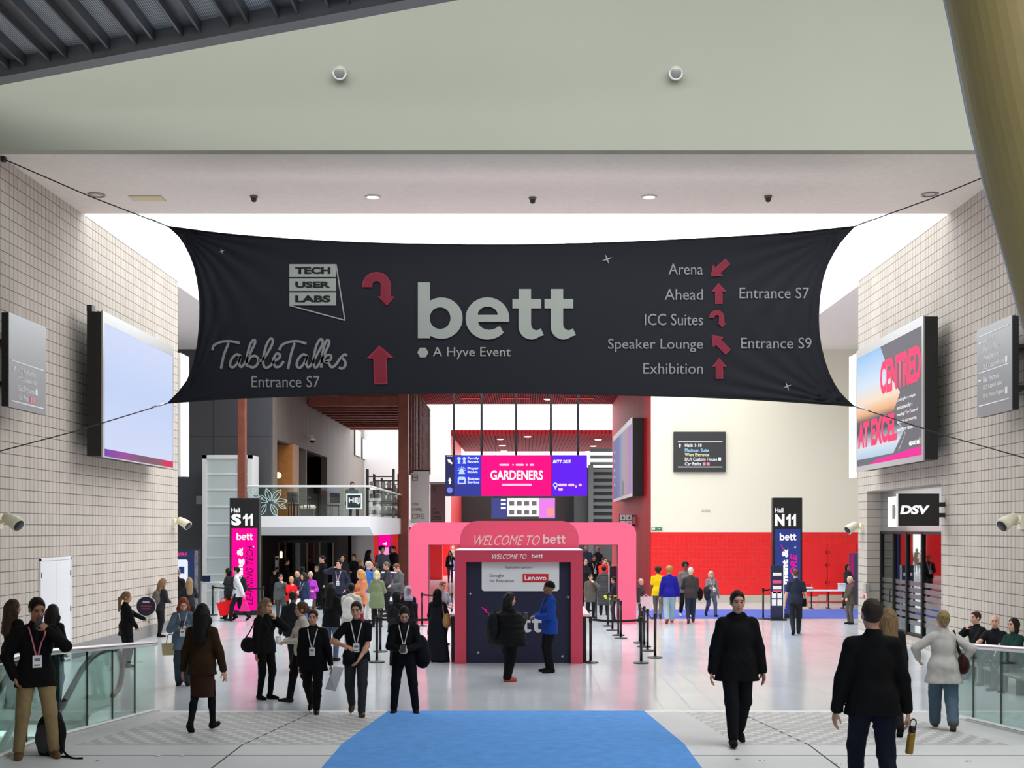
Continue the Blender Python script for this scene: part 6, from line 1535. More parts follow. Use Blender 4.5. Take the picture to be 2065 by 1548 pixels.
    out = dict(root=root, k=k, H=H, d=d, R=wpt(wri[-1]+hands[-1][0]*.09), L=wpt(wri[1]+hands[1][0]*.09), wpt=wpt, U=lambda p: wpt(U(p)), yaw=math.radians(yaw),
               fR=wri[-1], fL=wri[1], head=wpt(head_c), sh={s: wpt(sh[s]) for s in sh}, hip=wpt(hip), back=lambda z_: wpt(np.array([0, (VU[(np.abs(VU[:,0])<.08)&(np.abs(VU[:,2]-U((0,0,z_))[2])<.04),1].max() if ((np.abs(VU[:,0])<.08)&(np.abs(VU[:,2]-U((0,0,z_))[2])<.04)).any() else .14), U((0,0,z_))[2]])))
    return out

# ---------------------------------------------------------------- things people carry
def blob(name, prims, m, parent, h=.014, pad=.2, wob=None):
    A = np.array([p[1] for p in prims]); lo = A.min(0)-pad; hi = A.max(0)+pad
    T = Field(lo, hi, h)
    for p in prims:
        if p[0] == 'e': T.ell(p[1], p[2], None, p[3] if len(p) > 3 else .03)
        else: T.cone(p[1], p[2], p[3], p[4], p[5] if len(p) > 5 else .03)
    if wob: T.wob(*wob)
    V, Q = T.mesh(); return np_obj(name, V, Q, [m], parent)
def M3(a): return Matrix.Rotation(a, 3, 'Z')
def backpack(p, label, c, z_=1.22, s=1., straps=True, c2=None):
    b = p['back'](z_)-(M3(p['yaw']) @ Vector((0,.045,0))); t = thing('backpack', label, 'backpack', tuple(b), p['yaw'])
    s *= p['k']
    blob('main_body', [('e',(0,.09*s,.02),(.15*s,.10*s,.22*s)),('e',(0,.10*s,-.10*s),(.16*s,.11*s,.15*s),.06)], cloth(c), t, .018, .3)
    blob('front_pocket', [('e',(0,.17*s,-.09*s),(.115*s,.05*s,.11*s))], cloth(c2 or tuple(min(255,v+14) for v in c)), t, .016, .2)
    if straps:
        for q in (1,-1):
            st = MB(); st.tube(spline([(q*.09*s,.01,.20*s),(q*.11*s,-.08*s,.25*s),(q*.125*s,-.22*s,.20*s),(q*.13*s,-.235*s,.02*s),(q*.15*s,-.12*s,-.14*s),(q*.13*s,.04,-.18*s)], 5), .016*s, 6); obj('strap', st, cloth(c), t, True)
    obj('grab_loop', MB().tube([(-.04*s,.06*s,.22*s),(0,.06*s,.27*s),(.04*s,.06*s,.22*s)], .01*s, 6), cloth(c), t, True)
    return t
def phone(pos, label, rz=0., tilt=.5, name='mobile_phone', c=(22,22,24)):
    t = thing(name, label, 'phone', tuple(pos), rz); t.rotation_euler = (tilt, 0, rz)
    obj('case', MB().rbox(-.037,.037,-.005,.005,-.075,.075,.004), mat('phone_case_%d' % c[0], c, .3), t); obj('glass', MB().box(-.034,.034,-.0062,-.005,-.071,.071), mat('phone_glass', (60,66,76), .1), t)
    return t
def bag_hand(pos, label, c, w_=.18, h_=.24, dp=.07, rz=0., name='handbag', drop=.14, tilt=0., hole=None):
    t = thing(name, label, 'bag', tuple(pos), rz); t.rotation_euler = (0, tilt, rz)
    obj('bag_body', MB().add([(-w_*.9,-dp*.9,-drop-h_),(w_*.9,-dp*.9,-drop-h_),(w_*.9,dp*.9,-drop-h_),(-w_*.9,dp*.9,-drop-h_),(-w_,-dp,-drop),(w_,-dp,-drop),(w_,dp,-drop),(-w_,dp,-drop)],
        [(3,2,1,0),(4,5,6,7),(0,1,5,4),(1,2,6,5),(2,3,7,6),(3,0,4,7)]), cloth(c, .6), t)
    for y in (-dp*.7, dp*.7): obj('handle', MB().tube(spline([(-w_*.45,y,-drop),(-w_*.3,y*.5,-.02),(0,y*.2,.01),(w_*.3,y*.5,-.02),(w_*.45,y,-drop)], 5), .008, 6), cloth(c, .6), t, True)
    return t
def shoulder_bag(p, side, label, c, x=.24, z_=.95, sx=.09, sy=.17, sz=.14, yy=.06):
    k = p['k']; o = p['wpt']((side*x, yy, z_)); t = thing('shoulder_bag', label, 'bag', tuple(o), p['yaw'])
    blob('bag_body', [('e',(0,0,0),(sx*k,sy*k,sz*k)),('e',(0,0,-.04*k),(sx*k*1.05,sy*k*.95,sz*k*.8))], cloth(c, .6), t, .014, .25)
    A = Matrix.Rotation(-p['yaw'], 4, 'Z') @ (p['sh'][side]-o)
    obj('strap', MB().tube(spline([(0,-sy*k*.8,sz*k*.4),(A.x*.5,A.y*.6-.09,A.z*.55),(A.x,A.y-.05,A.z+.05),(A.x,A.y+.03,A.z+.075),(A.x*.6,A.y*.6+.10,A.z*.6),(0,sy*k*.8,sz*k*.4)], 6), .011, 6), cloth(c, .6), t, True)
    return t
# ================================================================== THE CROWD =======================
BR_, BLK, GRY, BLD, RED = (58,40,30), (22,19,18), (120,112,104), (150,112,70), (140,60,36)
# --- near figures -----------------------------------------------------------------------------------
p = person(47, 1527, 1208, 28, 'man in dark blazer and beige trousers by the glass, phone at his mouth', ('blazer',(18,17,18),.79), ('trousers',(150,128,92)), (104,76,48), ('short',BLK), 2, 'm', ('pocket','mouth'), 'apart', (12,14), 2, 1., 0, badge=True, lany=(214,120,132), dx=.14)
phone(p['L']+Vector((-.01,-.035,.02)), 'dark phone held to the mouth of the man in beige trousers', 1.1, .35)
t = thing('backpack', 'black and grey backpack slumped on the paving behind the beige trousers', 'backpack', (PX(86,13.75), 14.0, floor_z(14.0)), -.5)
blob('main_body', [('e',(0,0,.24),(.20,.13,.24)),('c',(0,-.0,.08),(0,.03,.40),.15,.10)], cloth(K0), t, .016, .35)
blob('front_pocket', [('e',(.02,-.12,.19),(.13,.06,.17))], cloth((74,74,76)), t, .016, .25)
for s in (-1,1): obj('strap', MB().tube(spline([(s*.06+.05,-.02,.46),(s*.08+.12,-.05,.34),(s*.06+.22,-.08,.10),(s*.1+.34,-.10,.012),(s*.1+.48,-.06,.01)], 6), .013, 6), cloth(K0), t, True)
obj('grab_loop', MB().tube([(-.04,.02,.46),(0,.02,.52),(.05,.02,.46)], .011, 6), cloth(K0), t, True)

p = person(26, 1430, 1212, 150, 'long haired woman in black beyond the glass, half hidden by the dark blazer', ('jacket',K0), ('trousers',K1), K0, ('long',BR_), 1, 'f', ('low','low'), 'stand', (-20,0), 0, 1., 1)
p = person(107, 1424, 1222, 158, 'dark haired woman with a plum backpack at the escalator top', ('jacket',K0), ('trousers',(40,58,92)), K0, ('long',(34,27,24)), 1, 'f', ('low','low'), 'stand', (10,0), 0, 1., 1)
backpack(p, 'plum and tan backpack on the dark haired woman at the escalator top', (74,52,52), 1.16, .85, True, (104,78,66))
p = person(254, 1345, 1195, 128, 'fair haired woman in a black trouser suit holding a round paddle sign', ('blazer',K0,.74), ('wide',K0), K0, ('pony',(120,92,62)), 1, 'f', ('low',((.10,-.50,1.10),(.5,.2,-1))), 'stand', (-22,4), 0, .95, 1)
o = P(295,1222,p['d']-.15); t = thing('paddle_sign', 'round dark paddle sign with pale rim held up by the woman in black', 'sign', tuple(o), 0)
pd = MB(); pd.tube([(0,-.012,0),(0,.012,0)], .20, 36); obj('disc', pd, mat('paddle_plum', (44,32,52), .5), t)
rm_ = MB(); rm_.tube([(.2*math.cos(a),0,.2*math.sin(a)) for a in [i*math.pi/18 for i in range(37)]], .012, 6); obj('rim', rm_, M_WHITE, t, True)
hv = p['L']-o; obj('handle', MB().tube([(hv.x*.18,hv.y*.1,hv.z*.4-.02),tuple(hv*1.05)], .016, 8), mat('paddle_handle', (214,206,200), .5), t, True)
for w_, z in (((-.07,.07),.09),((-.11,.11),.0),((-.09,.09),-.05)): obj('text_line', MB().box(w_[0],w_[1],-.016,-.012,z-.014,z+.014), mat('paddle_text_%d' % int(z*100+50), (220,214,224) if z > .05 else (150,60,100), .5), t)
p = person(322, 1284, 1168, 140, 'woman in black jacket and leggings bending away with a grey backpack', ('jacket',K2,.80), ('leggings',(34,38,40)), K0, ('long',(128,98,70)), 1, 'f', ('front','front'), 'close', (-10,10), 8, 1., 1)
backpack(p, 'grey backpack on the woman in leggings near the wall end', (104,98,96), 1.20, .95, True, (150,140,130))
person(357, 1262, 1148, 172, 'grey haired man in a dark suit half hidden by the end of the block wall', ('blazer',K1), ('trousers',K1), K0, ('short',GRY), 1, 'm', ('front','front'), 'stand', (0,0), 3, .95, 1)
person(343, 1272, 1166, 200, 'fair woman beside the wall end turning from the grey backpack', ('jacket',K2), ('trousers',K1), K0, ('long',(150,124,92)), 1, 'f', ('read','read'), 'stand', (20,0), 0, .95, 2, dx=.55)
p = person(370, 1381, 1205, 12, 'red haired woman in a denim blue coat looking down at her phone', ('coat',(92,112,128),.72), ('wide',(48,62,72)), K1, ('long',RED), 0, 'f', ('read','read'), 'close', (6,26), 5, 1., 0, badge=True)
phone(p['R'].lerp(p['L'],.5)+Vector((0,-.03,.04)), 'phone in the hands of the red haired woman', 0, -.6)
bag_hand(p['wpt']((-.25,-.02,1.02)), 'tan and black handbag on the red haired woman\'s arm', (176,160,120), .16, .22, .08, .3, 'handbag', .16)
p = person(408, 1474, 1222, 176, 'long haired woman in a brown suit with skirt walking away', ('blazer',(54,38,22),.80), ('skirt',(60,36,30)), K0, ('long',(22,18,16)), 1, 'f', ('wide','wide'), 'walk2', (-4,0), 0, .95, 0)
t = thing('eyeglasses', 'pair of small glasses dangling in the brown suited woman\'s hand', 'glasses', tuple(p['R'])); obj('frame', MB().tube([(-.02,0,.05),(.0,0,-.02),(.02,-.01,-.07)], .006, 6), M_LET, t, True); obj('lens', MB().tube([(0,0,-.03),(0,.008,-.03)], .022, 12), M_STEEL, t)
p = person(463, 1250, 1147, -100, 'masked person in a big black puffer coat carrying a red bag', ('puffer',(40,42,46),.72), ('wide',K1), K1, ('bob',BLK), 1, 'f', ('down','down'), 'walk2', (0,0), 4, 1.05, 1)
bag_hand(p['L']+Vector((-.06,-.10,.02)), 'bright red carrier bag held by the person in the black puffer coat', (240,30,36), .24, .44, .06, .12, 'carrier_bag', .10, -.22)
p = person(481, 1252, 1142, -88, 'man in a pale top with a black backpack striding past the magenta totem', ('hoodie',(214,216,220)), ('trousers',K1), K1, ('short',BLK), 1, 'm', ('fwd','back'), 'walk', (-6,0), 5, .95, 1)
backpack(p, 'black backpack on the man in the pale top', K1, 1.20, 1.05)
t = thing('pink_tote', 'small magenta tote swinging by the man in the pale top', 'bag', tuple(p['L']+Vector((0,.05,-.02)))); obj('bag_body', MB().prism([(-.05,-.1),(.05,-.1),(.17,-.42),(-.17,-.42)], 'y', -.04, .04), mat('tote_magenta', (246,30,140), .6), t); obj('handle', MB().tube([(-.04,0,-.1),(0,0,.02),(.04,0,-.1)], .008, 6), MATS['tote_magenta'], t)

p = person(535, 1409, 1210, 52, 'woman in black with fair hair and a round shoulder bag covering her mouth', ('jacket',K0,.82), ('slim',K0), K0, ('long',(120,96,70)), 1, 'f', ('down','mouth'), 'close', (10,4), 0, 1.02, 0)
shoulder_bag(p, -1, 'round black shoulder bag behind the woman covering her mouth', K0, .26, .98, .10, .17, .13, .14)
p = person(590, 1352, 1192, 172, 'dark jacketed man walking away behind the woman in the white sweater', ('jacket',K1), ('trousers',K1), K0, ('short',(30,26,24)), 3, 'm', ('wide','wide'), 'walk', (-16,0), 2, 1., 1)
p = person(609, 1417, 1217, -62, 'woman in a white sweater with a curly ponytail holding a cup', ('sweater',(206,198,186),.84), ('trousers',K0), K1, ('pony',(82,56,38)), 1, 'f', ('front','front'), 'walk2', (-16,0), 0, .95, 0)
t = thing('paper_cup', 'white paper cup held by the woman in the white sweater', 'cup', tuple(p['R']+Vector((-.06,-.03,-.03)))); obj('cup', MB().lathe([(.034,0),(.042,.11)], n=18), M_LETW, t, True); obj('lid', MB().lathe([(.045,.11),(.044,.122),(.036,.13)], n=18), M_WHITE, t, True)
p = person(632, 1437, 1228, 2, 'man in a black blazer with a lanyard carrying papers', ('blazer',K0,.74), ('trousers',K0), (34,24,20), ('short',(44,32,26)), 1, 'm', ('down','wide'), 'walk', (0,4), 3, 1.04, 0, badge=True)
t = thing('paper_sheet', 'crumpled white papers in the hand of the man in the black blazer', 'papers', tuple(p['L']), .3)
pp = MB(); pp.add([(-.10,.0,-.30),(.06,-.02,-.34),(.20,.02,.02),(.03,-.01,.06),(-.02,-.05,-.10)], [(0,1,4),(1,2,4),(2,3,4),(3,0,4)]); so = obj('sheet', pp, mat('paper_white', (214,216,220), .7), t); so.modifiers.new('thickness','SOLIDIFY').thickness = .004
p = person(719, 1442, 1212, 6, 'man in a black T-shirt and dark jeans with lanyard walking forward', ('tshirt',K0,.86), ('trousers',(46,49,52)), (76,58,44), ('short',(40,30,26)), 1, 'm', (((.16,-.20,1.12),(1,.4,-.3)),'low'), 'walk', (-8,6), 3, 1., 0, badge=True)
t = thing('dark_jacket_roll', 'dark bundle carried on the arm of the T-shirt man', 'jacket', tuple(p['R']+Vector((-.02,.02,-.08)))); blob('cloth', [('e',(0,0,-.05),(.10,.08,.12)),('e',(-.03,.02,-.14),(.07,.06,.07))], cloth(K0), t, .014, .2, (.008,50,1.))
p = person(815, 1439, 1222, 4, 'man in black looking down at the phone in both hands', ('jacket',K0,.80), ('trousers',K0), K0, ('short',(30,26,24)), 1, 'm', ('front','front'), 'apart', (4,30), 3, 1.02, 0, badge=True)
phone(p['R'].lerp(p['L'],.5)+Vector((0,-.04,.03)), 'phone held in both hands by the man in black', 0, -.7)
t = thing('shoulder_bag', 'bulging black bag at the side of the man on his phone', 'bag', tuple(p['wpt']((.27,.06,1.02))), p['yaw']); blob('bag_body', [('e',(0,0,0),(.13,.17,.25)),('e',(.03,0,-.10),(.13,.16,.18))], cloth(K0), t, .016, .35); obj('strap', MB().tube(spline([(-.04,-.1,.2),(-.09,-.12,.36),(-.10,0,.46),(-.09,.12,.36),(-.04,.1,.2)], 5), .016, 6), cloth(K0), t, True)
p = person(1486, 1500, 1195, 2, 'man silhouetted in a black hooded jacket walking down the carpet side', ('hoodie',K0,.74), ('trousers',(18,18,21)), K0, ('short',(36,30,27)), 1, 'm', ('wide','wide'), 'walk2', (0,2), 2, 1.12, 0)
p = person(1760, 0, 1200, 178, 'broad man in a black sweater walking away with a mustard bottle', ('sweater',K0,.82), ('trousers',(22,26,40)), K0, ('short',(52,42,36)), 1, 'm', ('wide','wide'), 'walk', (4,0), 2, 1.08, 0, d=11.2, H=1.94)
pk = p['R']; t = thing('drink_bottle', 'mustard yellow drink bottle with black lid hanging from the hand of the black sweater man', 'bottle', (pk.x, pk.y, pk.z-.30)); t.rotation_euler = (0,.14,0)
obj('bottle_body', MB().lathe([(.030,0),(.036,.008),(.036,.17),(.030,.20)], n=24), mat('mustard_paint', (150,116,24), .35), t, True); obj('lid', MB().lathe([(.033,.20),(.034,.245),(.026,.26)], n=20), M_BLACK, t, True); obj('carry_loop', MB().tube(spline([(-.024,0,.25),(-.026,0,.30),(0,0,.325),(.026,0,.30),(.024,0,.25)], 5), .006, 8), M_BLACK, t, True)
p = person(1792, 1482, 1226, 176, 'long haired fair woman in dark clothes hidden beyond the black sweater man', ('jacket',K1), ('trousers',K1), K0, ('long',(128,102,72)), 1, 'f', ('down','down'), 'walk', (0,0), 0, .95, 1)
p = person(1903, 1471, 1232, 170, 'fair woman in a loose white shirt and wide blue jeans walking away', ('jacket',(196,194,188),.72), ('wide',(84,104,122)), (84,78,64), ('bun',(150,128,86)), 1, 'f', ('hip',((.33,-.20,1.06),(.8,.5,0))), 'walk', (14,2), 3, 1.12, 0)
shoulder_bag(p, -1, 'dark red and black shoulder bag on the woman in the white shirt', (56,26,26), .27, .99, .08, .15, .15, .02)
SE = (d_se := 22.6)
for px, tp, yw, lab, up, hr, ar, hd in ((1972,1236,-70,'bearded man in a black jacket sitting at the wall, chin on hand',('jacket',K1),('short',(66,44,32)),('mouth','knee'),(-6,0)),
        (2008,1241,-42,'bald bearded man in a black T-shirt sitting with his arm stretched out',('tshirt',K1),('bald',(40,32,28)),('reach','knee'),(16,0)),
        (2047,1249,-62,'woman in a dark green cardigan sitting at the picture edge',('sweater',(30,62,54)),('bob',(34,26,24)),('knee','knee'),(-8,-4))):
    person(px, 0, tp, yw, lab, up, ('trousers',K1), K1, hr, 0, 'f' if 'woman' in lab else 'm', ar, 'sit', hd, 4, 1.12, 1, d={1972:23.9,2008:23.0,2047:22.1}[px], z=.0, H=1.66)

# --- people round the booth and the queue ------------------------------------------------------------
p = person(1024, 1373, 1198, 112, 'large woman in black with long dark hair and red shoes holding up a phone', ('puffer',K0,.74), ('wide',K0), (170,72,66), ('long',(24,21,20)), 1, 'f', ('read','read'), 'close', (-14,6), 2, 2.55, 0)
phone(p['L']+Vector((.02,-.02,.06)), 'pale cased phone held up by the large woman in black', .4, 0., c=(200,190,186))
backpack(p, 'black backpack with grey trim on the large woman in black', (26,26,28), 1.12, 1.18, True, (44,44,46))
p = person(1108, 1355, 1175, -72, 'steward in a bright blue jacket and dark knit cap talking at the booth', ('jacket',(26,62,146),.76), ('trousers',K0), K0, ('beanie',K0), 3, 'm', ('front','front'), 'stand', (-10,0), 0, 1., 0)
p = person(882, 1334, 1190, 165, 'person in a full length black dress and headscarf at the booth counter', ('abaya',(26,27,34)), ('slim',K0), K0, ('hijab',K0), 2, 'f', ('front','front'), 'stand', (0,0), 2, 1.05, 1)
shoulder_bag(p, -1, 'tan leather bag on the shoulder of the person in the long black dress', (168,136,92), .25, 1.02, .09, .16, .18, .02)
p = person(890, 1300, 1173, 48, 'grey bearded man in glasses and a pale shirt behind the long black dress', ('jacket',(150,154,166)), ('trousers',K1), K1, ('short',(120,104,84)), 1, 'm', ('front','front'), 'stand', (0,6), 3, 1., 1)
p = person(823, 1306, 1183, 18, 'woman in a pale grey patterned headscarf and black coat', ('coat',K1,.55), ('trousers',K1), K0, ('hijab',(166,170,190)), 2, 'f', ('down','down'), 'stand', (6,0), 0, 1., 1)
p = person(799, 1342, 1194, 160, 'person with black hair and a black backpack beside the grey headscarf', ('jacket',K1), ('trousers',K1), K0, ('bob',K0), 1, 'f', ('front','front'), 'stand', (-20,0), 3, 1., 1)
backpack(p, 'black backpack with pale piping on the person beside the grey headscarf', K1, 1.2, .95)
p = person(668, 1332, 1178, 166, 'person with very long black hair and blue jeans seen from behind', ('jacket',K0,.78), ('trousers',(86,92,116)), K1, ('long',(20,18,18)), 3, 'f', ('low','low'), 'stand', (10,0), 0, 1., 1)
p = person(708, 1322, 1178, 172, 'person in a white hooded coat with white backpack seen from behind', ('coat',(204,200,192),.70), ('trousers',(168,160,148)), K1, ('short',K0), 3, 'm', ('front','front'), 'stand', (0,0), 2, 1.1, 1)
backpack(p, 'bulky white backpack on the person in the white hooded coat', (222,220,214), 1.2, 1.1)
QG = None
def q(*a, **k): return person(*a, **k)
q(566, 1251, 1157, 15, 'woman in a grey shirt with dark hair tied back beside the red top', ('jacket',(88,92,92)), ('trousers',(70,74,74)), K1, ('bun',BLK), 0, 'f', ('down','mouth'), 'walk', (10,0), 0, .95, 2)
p = q(587, 1256, 1164, 40, 'woman in a bright red top with a white bag among the queue', ('sweater',(236,30,38)), ('trousers',K1), K1, ('bun',(206,170,120)), 1, 'f', ('mouth','front'), 'stand', (-10,0), 2, 1., 2)
bag_hand(p['wpt']((.02,-.24,1.0)), 'white carrier bag in front of the woman in the red top', (232,232,236), .17, .34, .06, .5, 'carrier_bag', .04)
q(599, 1240, 1152, 120, 'bald man in dark clothes behind the woman in red', ('jacket',K2), ('trousers',K1), K1, ('bald',BLK), 1, 'm', ('down','down'), 'stand', (0,0), 0, 1.05, 2)
p = q(613, 1255, 1156, -30, 'woman in a navy jacket and pale scarf with a denim blue dress', ('jacket',(46,62,92)), ('trousers',(70,104,158)), K1, ('long',(46,34,30)), 0, 'f', ('front','down'), 'stand', (-30,0), 0, 1., 2, badge=True)
bag_hand(p['L']+Vector((0,0,.1)), 'crumpled white bag carried by the woman in the navy jacket', (232,234,240), .12, .2, .06, 0, 'carrier_bag', .03)
q(626, 1252, 1154, 20, 'woman with grey hair and a purple and magenta scarf in the queue', ('jacket',(176,60,190)), ('trousers',(96,70,60)), K1, ('bun',(196,190,180)), 1, 'f', ('front','front'), 'stand', (-12,0), 0, 1., 2)
q(651, 1228, 1121, -62, 'tall man in a black coat in profile before the glass entrance', ('coat',K0,.60), ('trousers',K0), K0, ('short',BLK), 1, 'm', ('down','down'), 'stand', (0,4), 0, 1., 2)
p = q(684, 1246, 1131, -8, 'man in a navy suit with lanyard holding a phone to his ear', ('blazer',(44,48,66),.74), ('trousers',(38,40,52)), K0, ('short',BLK), 0, 'm', ('ear','pocket'), 'stand', (-14,0), 0, 1.05, 1, badge=True, lany=(226,196,200))
q(690, 1222, 1119, 10, 'man with curly black hair directly behind the man in the navy suit', ('jacket',K1), ('trousers',K1), K0, ('curly',BLK), 1, 'm', ('down','down'), 'stand', (6,0), 0, .95, 2)
p = q(729, 1274, 1150, -58, 'woman in an orange cardigan with long fair hair reading from a tray', ('sweater',(206,132,96),.80), ('slim',(120,40,54)), K1, ('long',(206,150,92)), 0, 'f', ('read','front'), 'stand', (-8,10), 0, 1.02, 1)
q(741, 1254, 1132, 152, 'balding man in a bright blue T-shirt and white trousers seen from behind', ('tshirt',(62,108,186)), ('trousers',(214,210,206)), K1, ('balding',(190,170,150)), 0, 'm', ('front','front'), 'stand', (-30,6), 4, 1.1, 1)
q(760, 1264, 1152, 178, 'person in a long sage green coat seen from behind beside the notice', ('coat',(118,130,98),.60), ('trousers',K1), K1, ('bob',(216,204,160)), 1, 'f', ('front','front'), 'stand', (0,0), 0, 1.08, 1)
q(757, 1242, 1136, -75, 'man in a grey jacket facing the balding man', ('jacket',(92,98,102)), ('trousers',K1), K1, ('short',(52,44,38)), 1, 'm', ('front','front'), 'stand', (0,0), 0, 1., 2)
q(783, 1243, 1134, -72, 'man with cropped hair in a charcoal jacket behind the notice', ('jacket',(58,60,64)), ('trousers',K1), K1, ('short',(104,88,76)), 1, 'm', ('front','front'), 'stand', (0,6), 4, 1.05, 2)
q(807, 1250, 1136, -58, 'man in a grey sweater looking down beside the arch leg', ('sweater',(98,104,104)), ('trousers',(60,62,70)), K1, ('short',(104,78,56)), 0, 'm', ('front','front'), 'stand', (-6,28), 4, 1.05, 1)
for i, (px, ft, tp, yw, lab, c) in enumerate(((770,1204,1102,30,'dark figure with curly hair before the magenta display column',(70,76,88)),(797,1197,1101,-50,'dark coated figure leaning over beside the timber post',K1),(743,1206,1110,90,'long haired dark figure near the passage to the red wall',K1),
        (553,1218,1149,40,'shadowed man in glasses at the dark recess by the totem',K0),(577,1212,1128,100,'shadowed figure with a pale strap before the dim magenta poster',K0),(640,1222,1142,-40,'shadowed grey bearded man at the glass entrance',K0),(714,1208,1118,-20,'shadowed figure in black between the suit man and the blue T-shirt',K1),(727,1214,1130,60,'fair haired shadowed figure beyond the blue T-shirt man',K1))):
    q(px, ft, tp, yw, lab, ('coat' if i in (1,3,5) else 'jacket', c), ('trousers',K0), K0, ('curly' if i == 0 else 'long' if i == 2 else 'bob' if i == 7 else 'short', (150,112,76) if i == 7 else GRY if i == 5 else BLK), 1, 'f' if i in (2,7) else 'm', ('mouth' if i == 1 else 'front','front'), 'stand', (0,0), 8 if i == 1 else 2, 1.05, 2)
# --- through the arch, booth side of the queue --------------------------------------------------------
q(868, 1152, 1106, 175, 'brown coated person just inside the arch leg on the queue side', ('coat',(110,92,76)), ('trousers',K1), K1, ('bob',BR_), 1, 'f', ('down','down'), 'stand', (0,0), 0, 1., 2)
q(879, 1162, 1103, 172, 'man in dark jacket with a diagonal strap seen from behind through the arch', ('jacket',(52,58,74)), ('trousers',K0), K0, ('short',BLK), 1, 'm', ('down','front'), 'apart', (0,0), 0, 1.05, 2)
q(893, 1157, 1108, 165, 'person in a white top and black trousers through the arch', ('tshirt',(240,240,240)), ('trousers',K0), K0, ('short',BLK), 1, 'm', ('front','front'), 'walk', (0,0), 0, .95, 2)
q(908, 1174, 1111, 8, 'woman with long dark hair, badge and blue jeans through the arch', ('jacket',K0,.86), ('slim',(52,56,84)), K0, ('long',BR_), 1, 'f', ('down','mouth'), 'close', (0,0), 0, .95, 2, badge=True)
q(914, 1150, 1100, -30, 'fair person partly hidden by the booth edge through the arch', ('jacket',(150,130,120)), ('trousers',(96,100,140)), K1, ('bob',(160,112,82)), 0, 'f', ('down','down'), 'stand', (0,0), 0, .95, 2)
# --- through the arch, counter side -------------------------------------------------------------------
q(1191, 1245, 1158, 8, 'child in a grey coat and yellow safety vest eating, inside the arch', ('coat',(96,92,84),.64), ('trousers',K1), K1, ('short',(46,36,30)), 0, 'm', ('down','mouth'), 'stand', (6,6), 0, 1.08, 1)
t = COL.objects[-1] if False else None
q(1218, 1240, 1142, 172, 'person in a long charcoal quilted coat seen from behind inside the arch', ('puffer',(70,71,74),.36), ('trousers',K1), K1, ('short',BLK), 1, 'f', ('front','front'), 'stand', (0,0), 0, 1.05, 1)
q(1216, 1218, 1124, 40, 'person in a red jacket inside the arch behind the long quilted coat', ('jacket',(226,48,46)), ('trousers',(90,94,104)), K1, ('short',(60,40,34)), 1, 'm', ('front','front'), 'stand', (0,8), 4, 1.05, 2)
q(1227, 1216, 1132, -30, 'long haired woman in a pale top beside the red jacket inside the arch', ('sweater',(226,196,186)), ('trousers',K1), K1, ('long',BR_), 1, 'f', ('front','front'), 'stand', (0,0), 0, .95, 2)
q(1198, 1203, 1119, 5, 'person in black with a white badge further inside the arch', ('jacket',K0), ('trousers',K2), K0, ('short',BLK), 2, 'm', ('front','down'), 'walk', (0,0), 0, 1.05, 2, badge=True)
q(1179, 1232, 1126, 30, 'dark haired person in a dark patterned jacket at the booth corner', ('jacket',K1), ('trousers',K0), K0, ('bob',BLK), 1, 'f', ('down','front'), 'stand', (0,0), 0, 1., 2)
q(1183, 1184, 1100, 160, 'man in a slate blue jacket at the top of the arch opening', ('jacket',(76,84,110)), ('trousers',(120,122,128)), K1, ('short',(210,196,180)), 0, 'm', ('down','down'), 'stand', (0,0), 0, 1., 2)
q(1205, 1183, 1103, 20, 'person in a pale cap and navy coat deep inside the arch', ('coat',(60,66,84)), ('trousers',K1), K1, ('beanie',(222,220,218)), 1, 'f', ('front','front'), 'stand', (0,0), 0, 1., 2)
p = q(1238, 1254, 1164, -95, 'person in navy with a yellow waist bag behind the arch leg', ('jacket',(46,52,70)), ('trousers',(40,44,64)), K1, ('short',BLK), 1, 'm', ('front','front'), 'stand', (0,0), 0, 1., 2)
t = thing('waist_bag', 'fluorescent yellow waist bag on the person in navy inside the arch', 'bag', tuple(p['wpt']((.08,-.12,1.0))), 0); blob('pouch', [('e',(0,0,0),(.22,.12,.10))], mat('fluorescent_yellow', (222,238,40), .6), t, .018, .3); obj('belt', MB().tube([(-.2,.02,.03),(-.05,.2,.03),(.2,.05,.03)], .02, 6), MATS['fluorescent_yellow'], t)
t = thing('dark_screen', 'slim dark display board with white edge inside the arch', 'sign', (PX(1238,38.6), 38.6, 0)); obj('board', MB().rbox(-.14,.14,0,.05,.75,PZ(1141,38.6),.006), mat('aubergine_board', (40,20,40), .4), t); obj('edge', MB().box(-.17,-.14,-.01,.05,0,PZ(1141,38.6)), M_WHITE, t); obj('base', MB().box(-.18,.18,-.15,.2,0,.03), M_BLACK, t)
p = q(1289, 1254, 1168, 60, 'fair person in dark clothes partly hidden behind the arch leg', ('jacket',(70,66,70)), ('trousers',(80,30,44)), K1, ('short',(226,190,180)), 0, 'f', ('down','down'), 'stand', (0,0), 0, 1., 2, dx=.05)
bag_hand(p['wpt']((-.02,-.24,1.12)), 'white cloth bag carried past the arch leg', (236,220,222), .20, .44, .05, 0, 'tote_bag', .05)
